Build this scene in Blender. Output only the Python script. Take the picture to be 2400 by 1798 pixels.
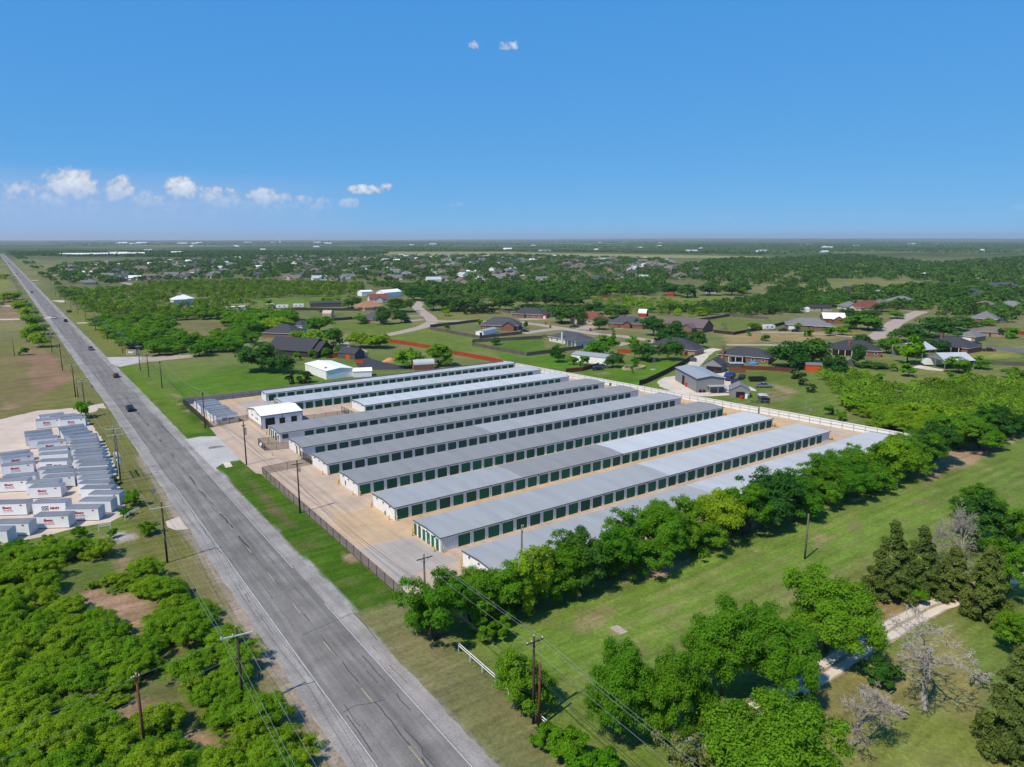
import bpy, math, random
import numpy as np
from mathutils import Vector, Matrix

for _o in list(bpy.data.objects):
    bpy.data.objects.remove(_o, do_unlink=True)
SC = bpy.context.scene
COL = SC.collection
R = math.radians

# ------------------------------------------------------------------ camera, sky, sun, exposure
# world axes: X runs along the storage rows, Y runs along the road, metres
cam_d = bpy.data.cameras.new('camera')
cam = bpy.data.objects.new('camera', cam_d)
COL.objects.link(cam)
cam.location = (0.0, 0.0, 52.5)
cam.rotation_euler = (R(90 - 11.54), 0.0, R(-35.4))
cam_d.sensor_width = 36.0
cam_d.lens = 36.0 * 1670.0 / 2400.0
cam_d.clip_start = 0.5
cam_d.clip_end = 90000.0
SC.camera = cam

SUN_AZ = 258.9      # compass bearing of the sun, clockwise from +Y
SUN_EL = 54.0
world = bpy.data.worlds.new('World')
SC.world = world
world.use_nodes = True
wn = world.node_tree.nodes
wl = world.node_tree.links
for n in list(wn):
    wn.remove(n)
w_out = wn.new('ShaderNodeOutputWorld')
w_bg = wn.new('ShaderNodeBackground')
w_bg.inputs['Strength'].default_value = 0.10
w_sky = wn.new('ShaderNodeTexSky')
w_sky.sky_type = 'NISHITA'
w_sky.sun_disc = False
w_sky.sun_elevation = R(SUN_EL)
w_sky.sun_rotation = R(SUN_AZ)
w_sky.altitude = 300.0
w_sky.air_density = 0.35
w_sky.dust_density = 0.0
w_sky.ozone_density = 6.0

def wmath(op, a, b=None, c=None, clamp=False):
    n = wn.new('ShaderNodeMath')
    n.operation = op
    n.use_clamp = clamp
    for i, v in enumerate((a, b, c)):
        if v is None:
            continue
        if isinstance(v, (int, float)):
            n.inputs[i].default_value = v
        else:
            wl.new(v, n.inputs[i])
    return n.outputs[0]

# tone of the sky: each channel compressed evenly over the whole dome
w_rgb = wn.new('ShaderNodeSeparateColor')
wl.new(w_sky.outputs[0], w_rgb.inputs[0])
w_com = wn.new('ShaderNodeCombineColor')
for _i, (_e, _k) in enumerate(((0.56, 0.300), (0.28, 0.522), (0.10, 0.815))):
    wl.new(wmath('MULTIPLY', wmath('POWER', wmath('MULTIPLY', w_rgb.outputs[_i], 0.15), _e), _k * 10.0), w_com.inputs[_i])

# cumulus low on the horizon: noise shaped in bearing (degrees) and elevation (degrees)
w_tc = wn.new('ShaderNodeTexCoord')
w_sep = wn.new('ShaderNodeSeparateXYZ')
wl.new(w_tc.outputs['Generated'], w_sep.inputs[0])
w_az = wmath('MULTIPLY', wmath('ARCTAN2', w_sep.outputs[0], w_sep.outputs[1]), 57.29578)
w_el = wmath('MULTIPLY', wmath('ARCSINE', w_sep.outputs[2]), 57.29578)
w_cv = wn.new('ShaderNodeCombineXYZ')
wl.new(w_az, w_cv.inputs[0])
wl.new(w_el, w_cv.inputs[1])
w_n1 = wn.new('ShaderNodeTexNoise')
w_n1.inputs['Scale'].default_value = 0.62
w_n1.inputs['Detail'].default_value = 9.0
w_n1.inputs['Roughness'].default_value = 0.62
wl.new(w_cv.outputs[0], w_n1.inputs['Vector'])
w_n2 = wn.new('ShaderNodeTexNoise')
w_n2.inputs['Scale'].default_value = 2.4
w_n2.inputs['Detail'].default_value = 7.0
wl.new(w_cv.outputs[0], w_n2.inputs['Vector'])
# cloud puffs: bearing, elevation, half width, half height, weight
CLOUDS = [(2.0, 2.7, 6.0, 1.2, .62), (10.0, 2.7, 6.5, 1.1, .62), (17.0, 2.6, 4.5, .9, .5), (-0.8, 3.9, 1.6, 1.1, .8), (1.0, 3.4, 1.4, .8, .8), (3.9, 4.0, 1.75, 1.25, 1.2), (6.7, 3.8, 1.1, 1.05, 1.0), (8.6, 3.0, 1.6, .8, .7),
          (10.7, 3.9, 1.3, 1.0, 1.15), (12.6, 3.4, 1.3, .8, .8), (13.9, 3.7, .7, .5, .7), (16.2, 3.55, 1.3, .8, 1.05), (17.6, 3.4, .6, .5, .7),
          (15.0, 2.4, 1.6, .5, .45), (18.9, 3.3, .8, .35, .7), (20.3, 3.25, .5, .35, .6), (19.7, 2.8, .5, .35, .5), (22.2, 3.1, .9, .5, .9),
          (23.6, 4.1, 1.6, .42, 1.0), (25.1, 4.4, .5, .4, .7), (25.0, 2.55, 1.4, .55, .5), (30.4, 2.5, .7, .35, .6), (32.0, 13.9, .5, .35, .75),
          (34.5, 13.85, .9, .4, .7), (40.3, 2.2, .5, .3, .4), (51.2, 1.55, 1.5, .22, .6), (55.8, 1.75, .6, .25, .6), (57.3, 2.05, .4, .22, .45),
          (59.8, 1.75, .8, .3, .6), (62.3, 1.85, 1.0, .25, .5), (-3.5, 3.6, 2.2, 1.0, .8), (-8.0, 4.2, 2.2, 1.3, 1.1), (-14.0, 3.8, 2.6, 1.2, 1.0),
          (-21.0, 4.4, 3.0, 1.4, 1.1), (-30.0, 3.8, 3.0, 1.1, 1.0), (-41.0, 4.2, 3.0, 1.3, 1.0), (70.0, 2.0, 1.2, .3, .5), (82.0, 2.4, 1.6, .4, .5)]
w_acc = None
for (ca, ce, ha, hb, wt) in CLOUDS:
    ca += 0.65 if 0 < ca < 65 else 0.0
    ce -= 0.5 if ce < 10 and ca < 30 else 0.0
    dx = wmath('MULTIPLY', wmath('SUBTRACT', w_az, ca), 0.92 / ha)
    dy = wmath('MULTIPLY', wmath('SUBTRACT', w_el, ce), 1.0 / hb)
    d2 = wmath('ADD', wmath('MULTIPLY', dx, dx), wmath('MULTIPLY', dy, dy))
    b = wmath('MULTIPLY', wmath('SUBTRACT', 1.0, d2, clamp=True), wt)
    w_acc = b if w_acc is None else wmath('MAXIMUM', w_acc, b)
# billows: coverage minus two octaves of noise, so the tops stay crisp and the bodies hollow out
w_d = wmath('ADD', w_acc, wmath('ADD', wmath('MULTIPLY', wmath('SUBTRACT', w_n1.outputs['Fac'], 0.56), 2.6), wmath('MULTIPLY', wmath('SUBTRACT', w_n2.outputs['Fac'], 0.5), 2.0)))
w_d = wmath('MULTIPLY', w_d, wmath('GREATER_THAN', w_acc, 0.001))
w_cl = wmath('MULTIPLY', w_d, 1.6, clamp=True)
# the bases dissolve in the low haze
w_fade = wmath('MULTIPLY', wmath('SUBTRACT', w_el, 2.1), 0.62, clamp=True)
w_hi = wmath('ADD', wmath('MULTIPLY', w_fade, 0.80), 0.10)
w_cl = wmath('MULTIPLY', wmath('MULTIPLY', w_cl, w_hi), 0.9, clamp=True)
w_bri = wmath('ADD', 6.6, wmath('MULTIPLY', wmath('SUBTRACT', w_d, 0.5), 3.2))
w_bri = wmath('MINIMUM', w_bri, 9.2)
w_cc = wn.new('ShaderNodeMix')
w_cc.data_type = 'RGBA'
w_ccol = wn.new('ShaderNodeVectorMath')
w_ccol.operation = 'SCALE'
w_ccol.inputs[0].default_value = (1.0, 1.03, 1.12)
wl.new(w_bri, w_ccol.inputs['Scale'])
wl.new(w_cl, w_cc.inputs['Factor'])
# pale veil hanging under the cumulus bank
w_va = wmath('MULTIPLY', wmath('SUBTRACT', w_az, 2.0), 1.0 / 24.0)
w_ve = wmath('MULTIPLY', wmath('SUBTRACT', w_el, 1.6), 1.0 / 3.2)
w_veil = wmath('MULTIPLY', wmath('MULTIPLY', wmath('SUBTRACT', 1.0, wmath('MULTIPLY', w_va, w_va), clamp=True), wmath('SUBTRACT', 1.0, wmath('MULTIPLY', w_ve, w_ve), clamp=True)), 0.62)
w_vm = wn.new('ShaderNodeMix')
w_vm.data_type = 'RGBA'
w_vm.inputs['B'].default_value = (3.6, 5.0, 8.0, 1.0)
wl.new(w_veil, w_vm.inputs['Factor'])
wl.new(w_com.outputs[0], w_vm.inputs['A'])
wl.new(w_vm.outputs['Result'], w_cc.inputs['A'])
wl.new(w_ccol.outputs[0], w_cc.inputs['B'])
wl.new(w_cc.outputs['Result'], w_bg.inputs['Color'])
wl.new(w_bg.outputs[0], w_out.inputs['Surface'])

sun_d = bpy.data.lights.new('sun', 'SUN')
sun_d.energy = 4.8
sun_d.angle = R(0.53)
sun_d.color = (1.0, 0.89, 0.71)
sun = bpy.data.objects.new('sun', sun_d)
COL.objects.link(sun)
_sd = Vector((-math.sin(R(SUN_AZ)) * math.cos(R(SUN_EL)), -math.cos(R(SUN_AZ)) * math.cos(R(SUN_EL)), -math.sin(R(SUN_EL))))
sun.rotation_euler = _sd.to_track_quat('-Z', 'Y').to_euler()
sun.location = (0, 0, 200)

vs = SC.view_settings
vs.view_transform = 'Standard'
vs.look = 'None'
vs.exposure = 0.0
vs.gamma = 1.0
vs.use_curve_mapping = False
SC.render.engine = 'CYCLES'
SC.cycles.max_bounces = 5
SC.cycles.diffuse_bounces = 2
SC.cycles.glossy_bounces = 2
SC.cycles.transmission_bounces = 2
SC.cycles.transparent_max_bounces = 12
SC.cycles.volume_bounces = 0
SC.cycles.caustics_reflective = False
SC.cycles.caustics_refractive = False
SC.cycles.use_denoising = True
SC.cycles.denoiser = 'OPENIMAGEDENOISE'
SC.cycles.denoising_prefilter = 'ACCURATE'
SC.cycles.denoising_input_passes = 'RGB_ALBEDO_NORMAL'
SC.cycles.use_adaptive_sampling = True
SC.cycles.adaptive_threshold = 0.025

# ------------------------------------------------------------------ helpers
RND = random.Random(11)

def s2l(c):
    c = c / 255.0
    return c / 12.92 if c <= 0.04045 else ((c + 0.055) / 1.055) ** 2.4

def rgb(r, g, b, k=1.0):
    return (s2l(r) * k, s2l(g) * k, s2l(b) * k)

MATS = {}

def mat(name, col, rough=0.8, metal=0.0, var=0.0, vscale=1.0, bump=0.0, bscale=20.0, spec=0.3, obj_var=0.0, stretch=None, coord='Object'):
    """principled material with optional noise variation of its own colour and a fine bump"""
    if name in MATS:
        return MATS[name]
    m = bpy.data.materials.new(name)
    m.use_nodes = True
    nt = m.node_tree
    p = nt.nodes['Principled BSDF']
    p.inputs['Roughness'].default_value = rough
    p.inputs['Metallic'].default_value = metal
    p.inputs['Specular IOR Level'].default_value = spec
    p.inputs['Base Color'].default_value = (*col, 1)
    src = None
    if var > 0 or obj_var > 0 or bump > 0:
        tc = nt.nodes.new('ShaderNodeTexCoord')
        vec = tc.outputs[coord]
        if stretch:
            mp = nt.nodes.new('ShaderNodeMapping')
            mp.inputs['Scale'].default_value = stretch
            nt.links.new(vec, mp.inputs[0])
            vec = mp.outputs[0]
    if var > 0:
        nz = nt.nodes.new('ShaderNodeTexNoise')
        nz.inputs['Scale'].default_value = vscale
        nz.inputs['Detail'].default_value = 6.0
        nz.inputs['Roughness'].default_value = 0.65
        nt.links.new(vec, nz.inputs['Vector'])
        mr = nt.nodes.new('ShaderNodeMapRange')
        mr.inputs['From Min'].default_value = 0.25
        mr.inputs['From Max'].default_value = 0.75
        mr.inputs['To Min'].default_value = 1 - var
        mr.inputs['To Max'].default_value = 1 + var
        nt.links.new(nz.outputs['Fac'], mr.inputs['Value'])
        src = mr.outputs[0]
    if obj_var > 0:
        oi = nt.nodes.new('ShaderNodeObjectInfo')
        mr2 = nt.nodes.new('ShaderNodeMapRange')
        mr2.inputs['To Min'].default_value = 1 - obj_var
        mr2.inputs['To Max'].default_value = 1 + obj_var
        nt.links.new(oi.outputs['Random'], mr2.inputs['Value'])
        if src is None:
            src = mr2.outputs[0]
        else:
            mu = nt.nodes.new('ShaderNodeMath')
            mu.operation = 'MULTIPLY'
            nt.links.new(src, mu.inputs[0])
            nt.links.new(mr2.outputs[0], mu.inputs[1])
            src = mu.outputs[0]
    if src is not None:
        vm = nt.nodes.new('ShaderNodeVectorMath')
        vm.operation = 'SCALE'
        vm.inputs[0].default_value = col
        nt.links.new(src, vm.inputs['Scale'])
        nt.links.new(vm.outputs[0], p.inputs['Base Color'])
    if bump > 0:
        nb = nt.nodes.new('ShaderNodeTexNoise')
        nb.inputs['Scale'].default_value = bscale
        nb.inputs['Detail'].default_value = 4.0
        nt.links.new(vec, nb.inputs['Vector'])
        bp = nt.nodes.new('ShaderNodeBump')
        bp.inputs['Strength'].default_value = bump
        nt.links.new(nb.outputs['Fac'], bp.inputs['Height'])
        nt.links.new(bp.outputs[0], p.inputs['Normal'])
    MATS[name] = m
    return m

def leaf_mat(name, col, hue=0.04, val=0.3, trans=0.35):
    m = bpy.data.materials.new(name)
    m.use_nodes = True
    nt = m.node_tree
    nt.nodes.remove(nt.nodes['Principled BSDF'])
    out = nt.nodes['Material Output']
    oi = nt.nodes.new('ShaderNodeObjectInfo')
    tc = nt.nodes.new('ShaderNodeTexCoord')
    nz = nt.nodes.new('ShaderNodeTexNoise')
    nz.inputs['Scale'].default_value = 0.9
    nz.inputs['Detail'].default_value = 3.0
    nt.links.new(tc.outputs['Object'], nz.inputs['Vector'])
    hs = nt.nodes.new('ShaderNodeHueSaturation')
    hs.inputs['Color'].default_value = (*col, 1)
    def mr(src, lo, hi, a=0.0, b=1.0):
        n = nt.nodes.new('ShaderNodeMapRange')
        n.inputs['From Min'].default_value = a
        n.inputs['From Max'].default_value = b
        n.inputs['To Min'].default_value = lo
        n.inputs['To Max'].default_value = hi
        nt.links.new(src, n.inputs['Value'])
        return n.outputs[0]
    h = mr(oi.outputs['Random'], 0.5 - hue, 0.5 + hue)
    v1 = mr(oi.outputs['Random'], 1 + val * .5, 1 - val * .5)
    v2 = mr(nz.outputs['Fac'], 1 - val, 1 + val, .3, .7)
    mu = nt.nodes.new('ShaderNodeMath')
    mu.operation = 'MULTIPLY'
    nt.links.new(v1, mu.inputs[0])
    nt.links.new(v2, mu.inputs[1])
    nt.links.new(h, hs.inputs['Hue'])
    nt.links.new(mu.outputs[0], hs.inputs['Value'])
    df = nt.nodes.new('ShaderNodeBsdfDiffuse')
    tr = nt.nodes.new('ShaderNodeBsdfTranslucent')
    nt.links.new(hs.outputs[0], df.inputs[0])
    nt.links.new(hs.outputs[0], tr.inputs[0])
    mx = nt.nodes.new('ShaderNodeMixShader')
    mx.inputs[0].default_value = trans
    nt.links.new(df.outputs[0], mx.inputs[1])
    nt.links.new(tr.outputs[0], mx.inputs[2])
    nt.links.new(mx.outputs[0], out.inputs['Surface'])
    MATS[name] = m
    return m

class MB:
    """collects polygons with material slots, then links them as one mesh object"""
    def __init__(self):
        self.v = []
        self.f = []
        self.m = []
    def quad(self, a, b, c, d, k=0):
        n = len(self.v)
        self.v += [a, b, c, d]
        self.f.append((n, n + 1, n + 2, n + 3))
        self.m.append(k)
    def tri(self, a, b, c, k=0):
        n = len(self.v)
        self.v += [a, b, c]
        self.f.append((n, n + 1, n + 2))
        self.m.append(k)
    def poly(self, pts, k=0):
        n = len(self.v)
        self.v += list(pts)
        self.f.append(tuple(range(n, n + len(pts))))
        self.m.append(k)
    def box(self, x0, x1, y0, y1, z0, z1, k=0):
        n = len(self.v)
        self.v += [(x0, y0, z0), (x1, y0, z0), (x1, y1, z0), (x0, y1, z0), (x0, y0, z1), (x1, y0, z1), (x1, y1, z1), (x0, y1, z1)]
        for q in ((0, 3, 2, 1), (4, 5, 6, 7), (0, 1, 5, 4), (1, 2, 6, 5), (2, 3, 7, 6), (3, 0, 4, 7)):
            self.f.append(tuple(n + i for i in q))
            self.m.append(k)
    def tube(self, pts, radii, sides=6, k=0, cap=True):
        pts = [Vector(p) for p in pts]
        if not isinstance(radii, (list, tuple)):
            radii = [radii] * len(pts)
        rings = []
        for i, p in enumerate(pts):
            d = (pts[min(i + 1, len(pts) - 1)] - pts[max(i - 1, 0)])
            if d.length < 1e-6:
                d = Vector((0, 0, 1))
            d.normalize()
            a = d.orthogonal().normalized() if abs(d.z) < 0.95 else Vector((1, 0, 0)) - d * d.x
            a.normalize()
            b = d.cross(a)
            n = len(self.v)
            for s in range(sides):
                t = 2 * math.pi * s / sides
                self.v.append(tuple(p + (a * math.cos(t) + b * math.sin(t)) * radii[i]))
            rings.append(n)
        for i in range(len(rings) - 1):
            for s in range(sides):
                t = (s + 1) % sides
                self.f.append((rings[i] + s, rings[i] + t, rings[i + 1] + t, rings[i + 1] + s))
                self.m.append(k)
        if cap:
            self.f.append(tuple(rings[0] + s for s in reversed(range(sides))))
            self.m.append(k)
            self.f.append(tuple(rings[-1] + s for s in range(sides)))
            self.m.append(k)
    def mesh(self, name, mats, smooth=False):
        me = bpy.data.meshes.new(name)
        me.from_pydata([tuple(p) for p in self.v], [], self.f)
        if not isinstance(mats, (list, tuple)):
            mats = [mats]
        for x in mats:
            me.materials.append(x)
        if len(mats) > 1:
            me.polygons.foreach_set('material_index', self.m)
        if smooth:
            me.polygons.foreach_set('use_smooth', [True] * len(me.polygons))
        me.update()
        return me
    def build(self, name, mats, parent=None, smooth=False):
        return link(name, self.mesh(name, mats, smooth), parent)

def link(name, data, parent=None, loc=None, rz=None, scale=None):
    o = bpy.data.objects.new(name, data)
    COL.objects.link(o)
    if parent is not None:
        o.parent = parent
    if loc is not None:
        o.location = loc
    if rz is not None:
        o.rotation_euler = (0, 0, rz)
    if scale is not None:
        o.scale = scale
    return o

def tag(o, label=None, cat=None, group=None, kind=None):
    if label:
        o['label'] = label
    if cat:
        o['category'] = cat
    if group:
        o['group'] = group
    if kind:
        o['kind'] = kind
    return o

def thing(name, label, cat, loc=(0, 0, 0), rz=0.0, group=None):
    return tag(link(name, None, None, loc, rz), label, cat, group)

ORD = ['first', 'second', 'third', 'fourth', 'fifth', 'sixth', 'seventh', 'eighth', 'ninth', 'tenth', 'eleventh', 'twelfth', 'thirteenth',
       'fourteenth', 'fifteenth', 'sixteenth', 'seventeenth', 'eighteenth', 'nineteenth', 'twentieth', 'twenty-first', 'twenty-second', 'twenty-third',
       'twenty-fourth', 'twenty-fifth', 'twenty-sixth', 'twenty-seventh', 'twenty-eighth', 'twenty-ninth', 'thirtieth']

# numpy value noise, used for painting the ground cover
_rs = np.random.RandomState(5)
_TAB = _rs.rand(256, 256)

def vnoise(x, y):
    xi = np.floor(x).astype(int)
    yi = np.floor(y).astype(int)
    fx = x - xi
    fy = y - yi
    fx = fx * fx * (3 - 2 * fx)
    fy = fy * fy * (3 - 2 * fy)
    g = lambda a, b: _TAB[a & 255, b & 255]
    return (g(xi, yi) * (1 - fx) + g(xi + 1, yi) * fx) * (1 - fy) + (g(xi, yi + 1) * (1 - fx) + g(xi + 1, yi + 1) * fx) * fy

def fbm(x, y, s, o=4):
    t = 0.0
    a = 0.5
    for i in range(o):
        t = t + a * vnoise(x / s + 17.3 * i, y / s + 5.1 * i)
        s *= 0.5
        a *= 0.5
    return t / (1 - 0.5 ** o)

def inside(poly, x, y):
    c = np.zeros(x.shape, bool)
    n = len(poly)
    for i in range(n):
        x1, y1 = poly[i]
        x2, y2 = poly[(i + 1) % n]
        if y1 == y2:
            continue
        k = ((y1 > y) != (y2 > y)) & (x < (x2 - x1) * (y - y1) / (y2 - y1) + x1)
        c ^= k
    return c

def sdist(poly, x, y):
    d = np.full(x.shape, 1e9)
    n = len(poly)
    for i in range(n):
        x1, y1 = poly[i]
        x2, y2 = poly[(i + 1) % n]
        dx, dy = x2 - x1, y2 - y1
        L = dx * dx + dy * dy + 1e-9
        t = np.clip(((x - x1) * dx + (y - y1) * dy) / L, 0, 1)
        d = np.minimum(d, np.hypot(x - x1 - t * dx, y - y1 - t * dy))
    return np.where(inside(poly, x, y), d, -d)

# ------------------------------------------------------------------ ground: one sheet to the horizon, its cover painted per vertex
VIVID = (0.040, 0.094, 0.007)
LAWN = (0.078, 0.140, 0.022)
PASTURE = (0.118, 0.150, 0.042)
DRYG = (0.165, 0.150, 0.070)
VERGE = (0.120, 0.128, 0.042)
DIRT = (0.250, 0.180, 0.130)
CLAY = (0.190, 0.130, 0.095)
GRAVEL = (0.470, 0.405, 0.330)
SCRUB = (0.105, 0.122, 0.045)
FARF = (0.070, 0.100, 0.048)
PALE = (0.165, 0.185, 0.110)
WOODC = (0.026, 0.055, 0.014)

def glines():
    a = [-26000, -9000, -3000, -1200, -500, -220, -110, -60, -35]
    x = -20.0
    while x < 27000:
        a.append(x)
        x += max(0.55, 0.0115 * max(abs(x), 1.0))
    return np.array(a)
GX = glines()
GY = glines()
gx, gy = np.meshgrid(GX, GY, indexing='ij')
gx = gx.ravel()
gy = gy.ravel()
N_G = gx.size
wig = fbm(gx, gy, 9.0) - 0.5
wig2 = fbm(gx + 311, gy - 77, 45.0) - 0.5
dist = np.hypot(gx, gy)
cov = np.empty((N_G, 3))
base_m = np.clip(0.5 + 2.4 * (fbm(gx, gy, 60.0) - 0.5), 0, 1)[:, None]
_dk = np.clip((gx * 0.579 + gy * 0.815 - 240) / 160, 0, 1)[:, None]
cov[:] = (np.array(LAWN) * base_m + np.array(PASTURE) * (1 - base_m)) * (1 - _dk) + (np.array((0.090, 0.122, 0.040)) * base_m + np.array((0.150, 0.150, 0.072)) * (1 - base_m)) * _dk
# far country: fields, pale strips and dark woods in long flat patches
ca_, sa_ = math.cos(R(35.4)), math.sin(R(35.4))
lx = gx * ca_ - gy * sa_          # across the view
ly = gx * sa_ + gy * ca_          # away from the camera
fn = fbm(lx * 0.5 + 4000, ly * 1.1, 900.0, 4)
far_k = np.clip((ly - 1500) / 900, 0, 1)
woodn = np.clip((fbm(lx * 0.42 + 900, ly * 0.9 + 1300, 620.0, 4) - 0.30) * 6, 0, 1)
farc = np.array(FARF) * (1 - fn[:, None]) + np.array(PALE) * fn[:, None]
cov = cov * (1 - far_k[:, None]) + farc * far_k[:, None]
wood = woodn * far_k

def paint(poly, col, feather=0.8, amp=1.6, k=1.0, mottle=0.0):
    xs = [p[0] for p in poly]
    ys = [p[1] for p in poly]
    pad = feather + amp + 2
    i = np.where((gx > min(xs) - pad) & (gx < max(xs) + pad) & (gy > min(ys) - pad) & (gy < max(ys) + pad))[0]
    if i.size == 0:
        return
    d = sdist(poly, gx[i], gy[i]) + wig[i] * amp * 2.0
    a = np.clip(d / feather + 0.5, 0, 1) * k
    if mottle > 0:
        a = a * np.clip(0.5 + (fbm(gx[i] + 50, gy[i], 3.5, 3) - 0.5 + wig2[i]) * 4 * mottle + (1 - mottle) * 0.5, 0, 1)
    cov[i] = cov[i] * (1 - a[:, None]) + np.array(col) * a[:, None]
    wood[i] *= (1 - a)

def rect(u0, u1, v0, v1):
    return [(u0, v0), (u1, v0), (u1, v1), (u0, v1)]

# verges and fields left of the road
paint(rect(-80, 24, 20, 140), SCRUB, 3, 3)
paint(rect(-400, 24, 205, 460), VERGE, 4, 4)
paint([(-4.42,395.46), (8.13,405.07), (16.10,389.93), (16.40,307.97), (1.56,263.70), (-5.02,260.29)], (0.150, 0.120, 0.066), 4, 5, 0.9, 0.5)
paint([(6.88,383.05), (16.34,385.19), (16.64,323.41), (12.64,293.65), (6.02,290.50), (3.78,313.98)], (0.215, 0.130, 0.10), 3, 4, 0.95, 0.35)
paint([(-4.91,286.00), (0.11,273.31), (0.25,264.63), (-5.00,266.29)], DIRT, 3, 3, 0.6, 0.6)
paint([(-2.80,762.98), (9.14,700.51), (9.01,576.02), (-3.62,576.53)], CLAY, 3, 5, 0.85)
paint([(-0.9,1189.7), (7.6,1149.6), (4.0,936.6), (-2.0,941.0)], (0.14, 0.17, 0.03), 4, 5, 0.85)
paint([(6.09,444.80), (10.87,451.98), (13.49,380.83), (4.95,386.90)], CLAY, 3, 4, 0.5, 0.6)
paint(rect(14.0, 22.6, 100, 215), (0.112, 0.122, 0.036), 1.5, 1.2)
paint(rect(18.3, 22.9, 30, 122), (0.145, 0.138, 0.066), 1.2, 1.4)
paint(rect(21.6, 23.0, 20, 190), (0.24, 0.205, 0.18), 0.9, 0.8, 0.9)
# bare soil in the mesquite thicket
for pl in ([(2.37,117.35), (6.24,118.36), (8.19,113.78), (11.33,112.70), (12.43,105.32), (9.46,96.03), (5.00,98.56), (8.77,101.48), (5.86,110.52)],
           [(9.99,129.10), (12.81,127.81), (11.73,121.66), (10.05,122.20)],
           [(7.34,86.22), (10.43,84.02), (11.51,78.55), (7.12,80.40), (3.82,83.06), (4.16,84.74)],
           [(10.95,75.83), (12.34,74.25), (12.93,69.56), (12.49,68.35), (8.80,70.97)], [(11.86,71.42), (13.56,70.22), (13.01,66.86), (10.88,68.38)]):
    paint(pl, (0.225, 0.155, 0.11), 1.2, 2.2, 0.95, 0.35)
paint([(2.72,132.14), (9.76,127.14), (7.93,118.67), (1.74,123.06)], (0.075, 0.115, 0.026), 2, 2)
paint([(11.28,139.56), (12.59,139.58), (14.73,137.43), (14.23,135.92), (12.15,136.18), (11.28,138.01)], (0.33, 0.30, 0.31), 0.8, 1.0, 0.95)
paint([(-1.56,138.41), (0.93,138.86), (4.32,138.75), (7.56,139.72), (10.80,139.57), (11.06,136.32), (7.32,137.20), (4.16,136.57), (0.82,136.71), (-1.60,137.34)], (0.30, 0.28, 0.26), 0.8, 1.6, 0.9, 0.6)
# mown right-of-way in front of the storage yard
paint(rect(35, 43.4, 20, 172), VIVID, 0.8, 0.8)
paint([(38.90,158.59), (40.27,155.49), (39.48,128.16), (39.43,124.41), (37.88,127.01), (37.28,134.49)], (0.105, 0.085, 0.050), 1.2, 1.6, 0.85, 0.4)
paint([(41.89,108.61), (44.02,107.10), (42.60,103.80), (40.84,105.40)], DIRT, 0.8, 0.8, 0.9)
paint([(39.05,87.46), (41.58,85.66), (39.68,81.92), (37.09,82.31), (36.90,85.88)], (0.27, 0.21, 0.135), 0.9, 1.2, 0.95)
paint(rect(34.9, 36.0, 20, 168), (0.25, 0.255, 0.28), 0.4, 0.7, 0.9)
paint(rect(35.4, 43.6, 20, 88.5), (0.125, 0.135, 0.060), 1.5, 1.6, 0.95)
paint([(36.41,81.37), (40.52,80.35), (39.71,64.64), (34.81,56.81), (35.37,66.66)], (0.165, 0.150, 0.090), 2.0, 2.5, 0.75, 0.5)
paint([(38.92,240.67), (45.05,254.73), (42.78,208.67), (42.81,198.29), (35.42,200.05), (35.77,223.25)], VIVID, 1.0, 1.2)
paint([(43.41,261.45), (45.54,261.07), (45.05,254.73), (42.83,256.31)], DIRT, 1, 1.2, 0.7)
paint([(41.55,245.69), (43.23,244.49), (42.74,242.84), (40.99,243.59)], DIRT, 0.6, 0.5, 0.9)
paint([(40.94,233.59), (43.16,233.86), (42.36,230.74), (40.69,231.48)], DIRT, 0.6, 0.5, 0.9)
paint([(40.69,214.07), (43.06,215.60), (42.60,213.51), (40.81,213.19)], DIRT, 0.6, 0.5, 0.9)
# lawn west of the white hall, field above it
paint([(46.38,281.88), (79.33,308.58), (91.69,281.47), (95.38,255.99), (70.68,253.42), (45.30,256.02)], (0.062, 0.140, 0.012), 2, 3)
paint(rect(35.5, 41, 205, 330), (0.075, 0.14, 0.014), 2, 2)
paint(rect(35.5, 50, 335, 640), (0.115, 0.135, 0.035), 3, 4)
# lawns behind the yard
paint([(153.19,322.28), (197.99,312.78), (176.22,254.22), (182.01,219.48), (194.97,224.96), (188.19,254.20), (190.57,301.09), (198.40,337.20), (168.34,358.56)], (0.062, 0.135, 0.014), 2, 3)
paint([(192.15,253.72), (206.29,249.00), (194.65,222.71), (183.13,219.93), (180.02,237.68)], (0.055, 0.150, 0.008), 1.5, 2)
paint([(183.30,211.49), (192.35,213.37), (225.91,219.49), (238.22,208.26), (232.21,202.92), (185.58,181.78), (182.17,196.74)], (0.060, 0.140, 0.010), 1.5, 2)
paint([(187.80,208.29), (193.45,206.32), (190.80,202.14), (185.02,204.27)], DRYG, 1.5, 1.5, 0.8)
paint([(207.38,375.52), (205.78,326.25), (190.53,305.08), (168.78,310.79), (198.05,364.23)], (0.105, 0.135, 0.035), 3, 3)
paint([(190.69,301.67), (232.17,300.00), (228.47,274.83), (217.14,264.06), (195.04,262.45)], (0.060, 0.130, 0.014), 1.5, 2)
paint([(227.43,292.54), (234.19,291.29), (218.75,269.01), (211.36,268.17)], DRYG, 2, 2, 0.7)
paint([(368.12,304.12), (406.55,311.18), (385.89,275.71), (335.53,256.13)], (0.095, 0.130, 0.030), 2, 2)
paint([(323.66,252.38), (361.31,250.60), (320.19,221.58), (297.17,227.82)], (0.235, 0.185, 0.090), 4, 4, 0.9)
paint([(356.75,247.37), (379.13,225.15), (377.96,202.19), (343.66,210.13), (316.58,219.03)], (0.235, 0.185, 0.090), 4, 4, 0.9)
paint([(412.71,241.71), (432.96,220.14), (386.14,202.11), (384.50,221.33)], (0.155, 0.150, 0.055), 3, 4)
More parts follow.
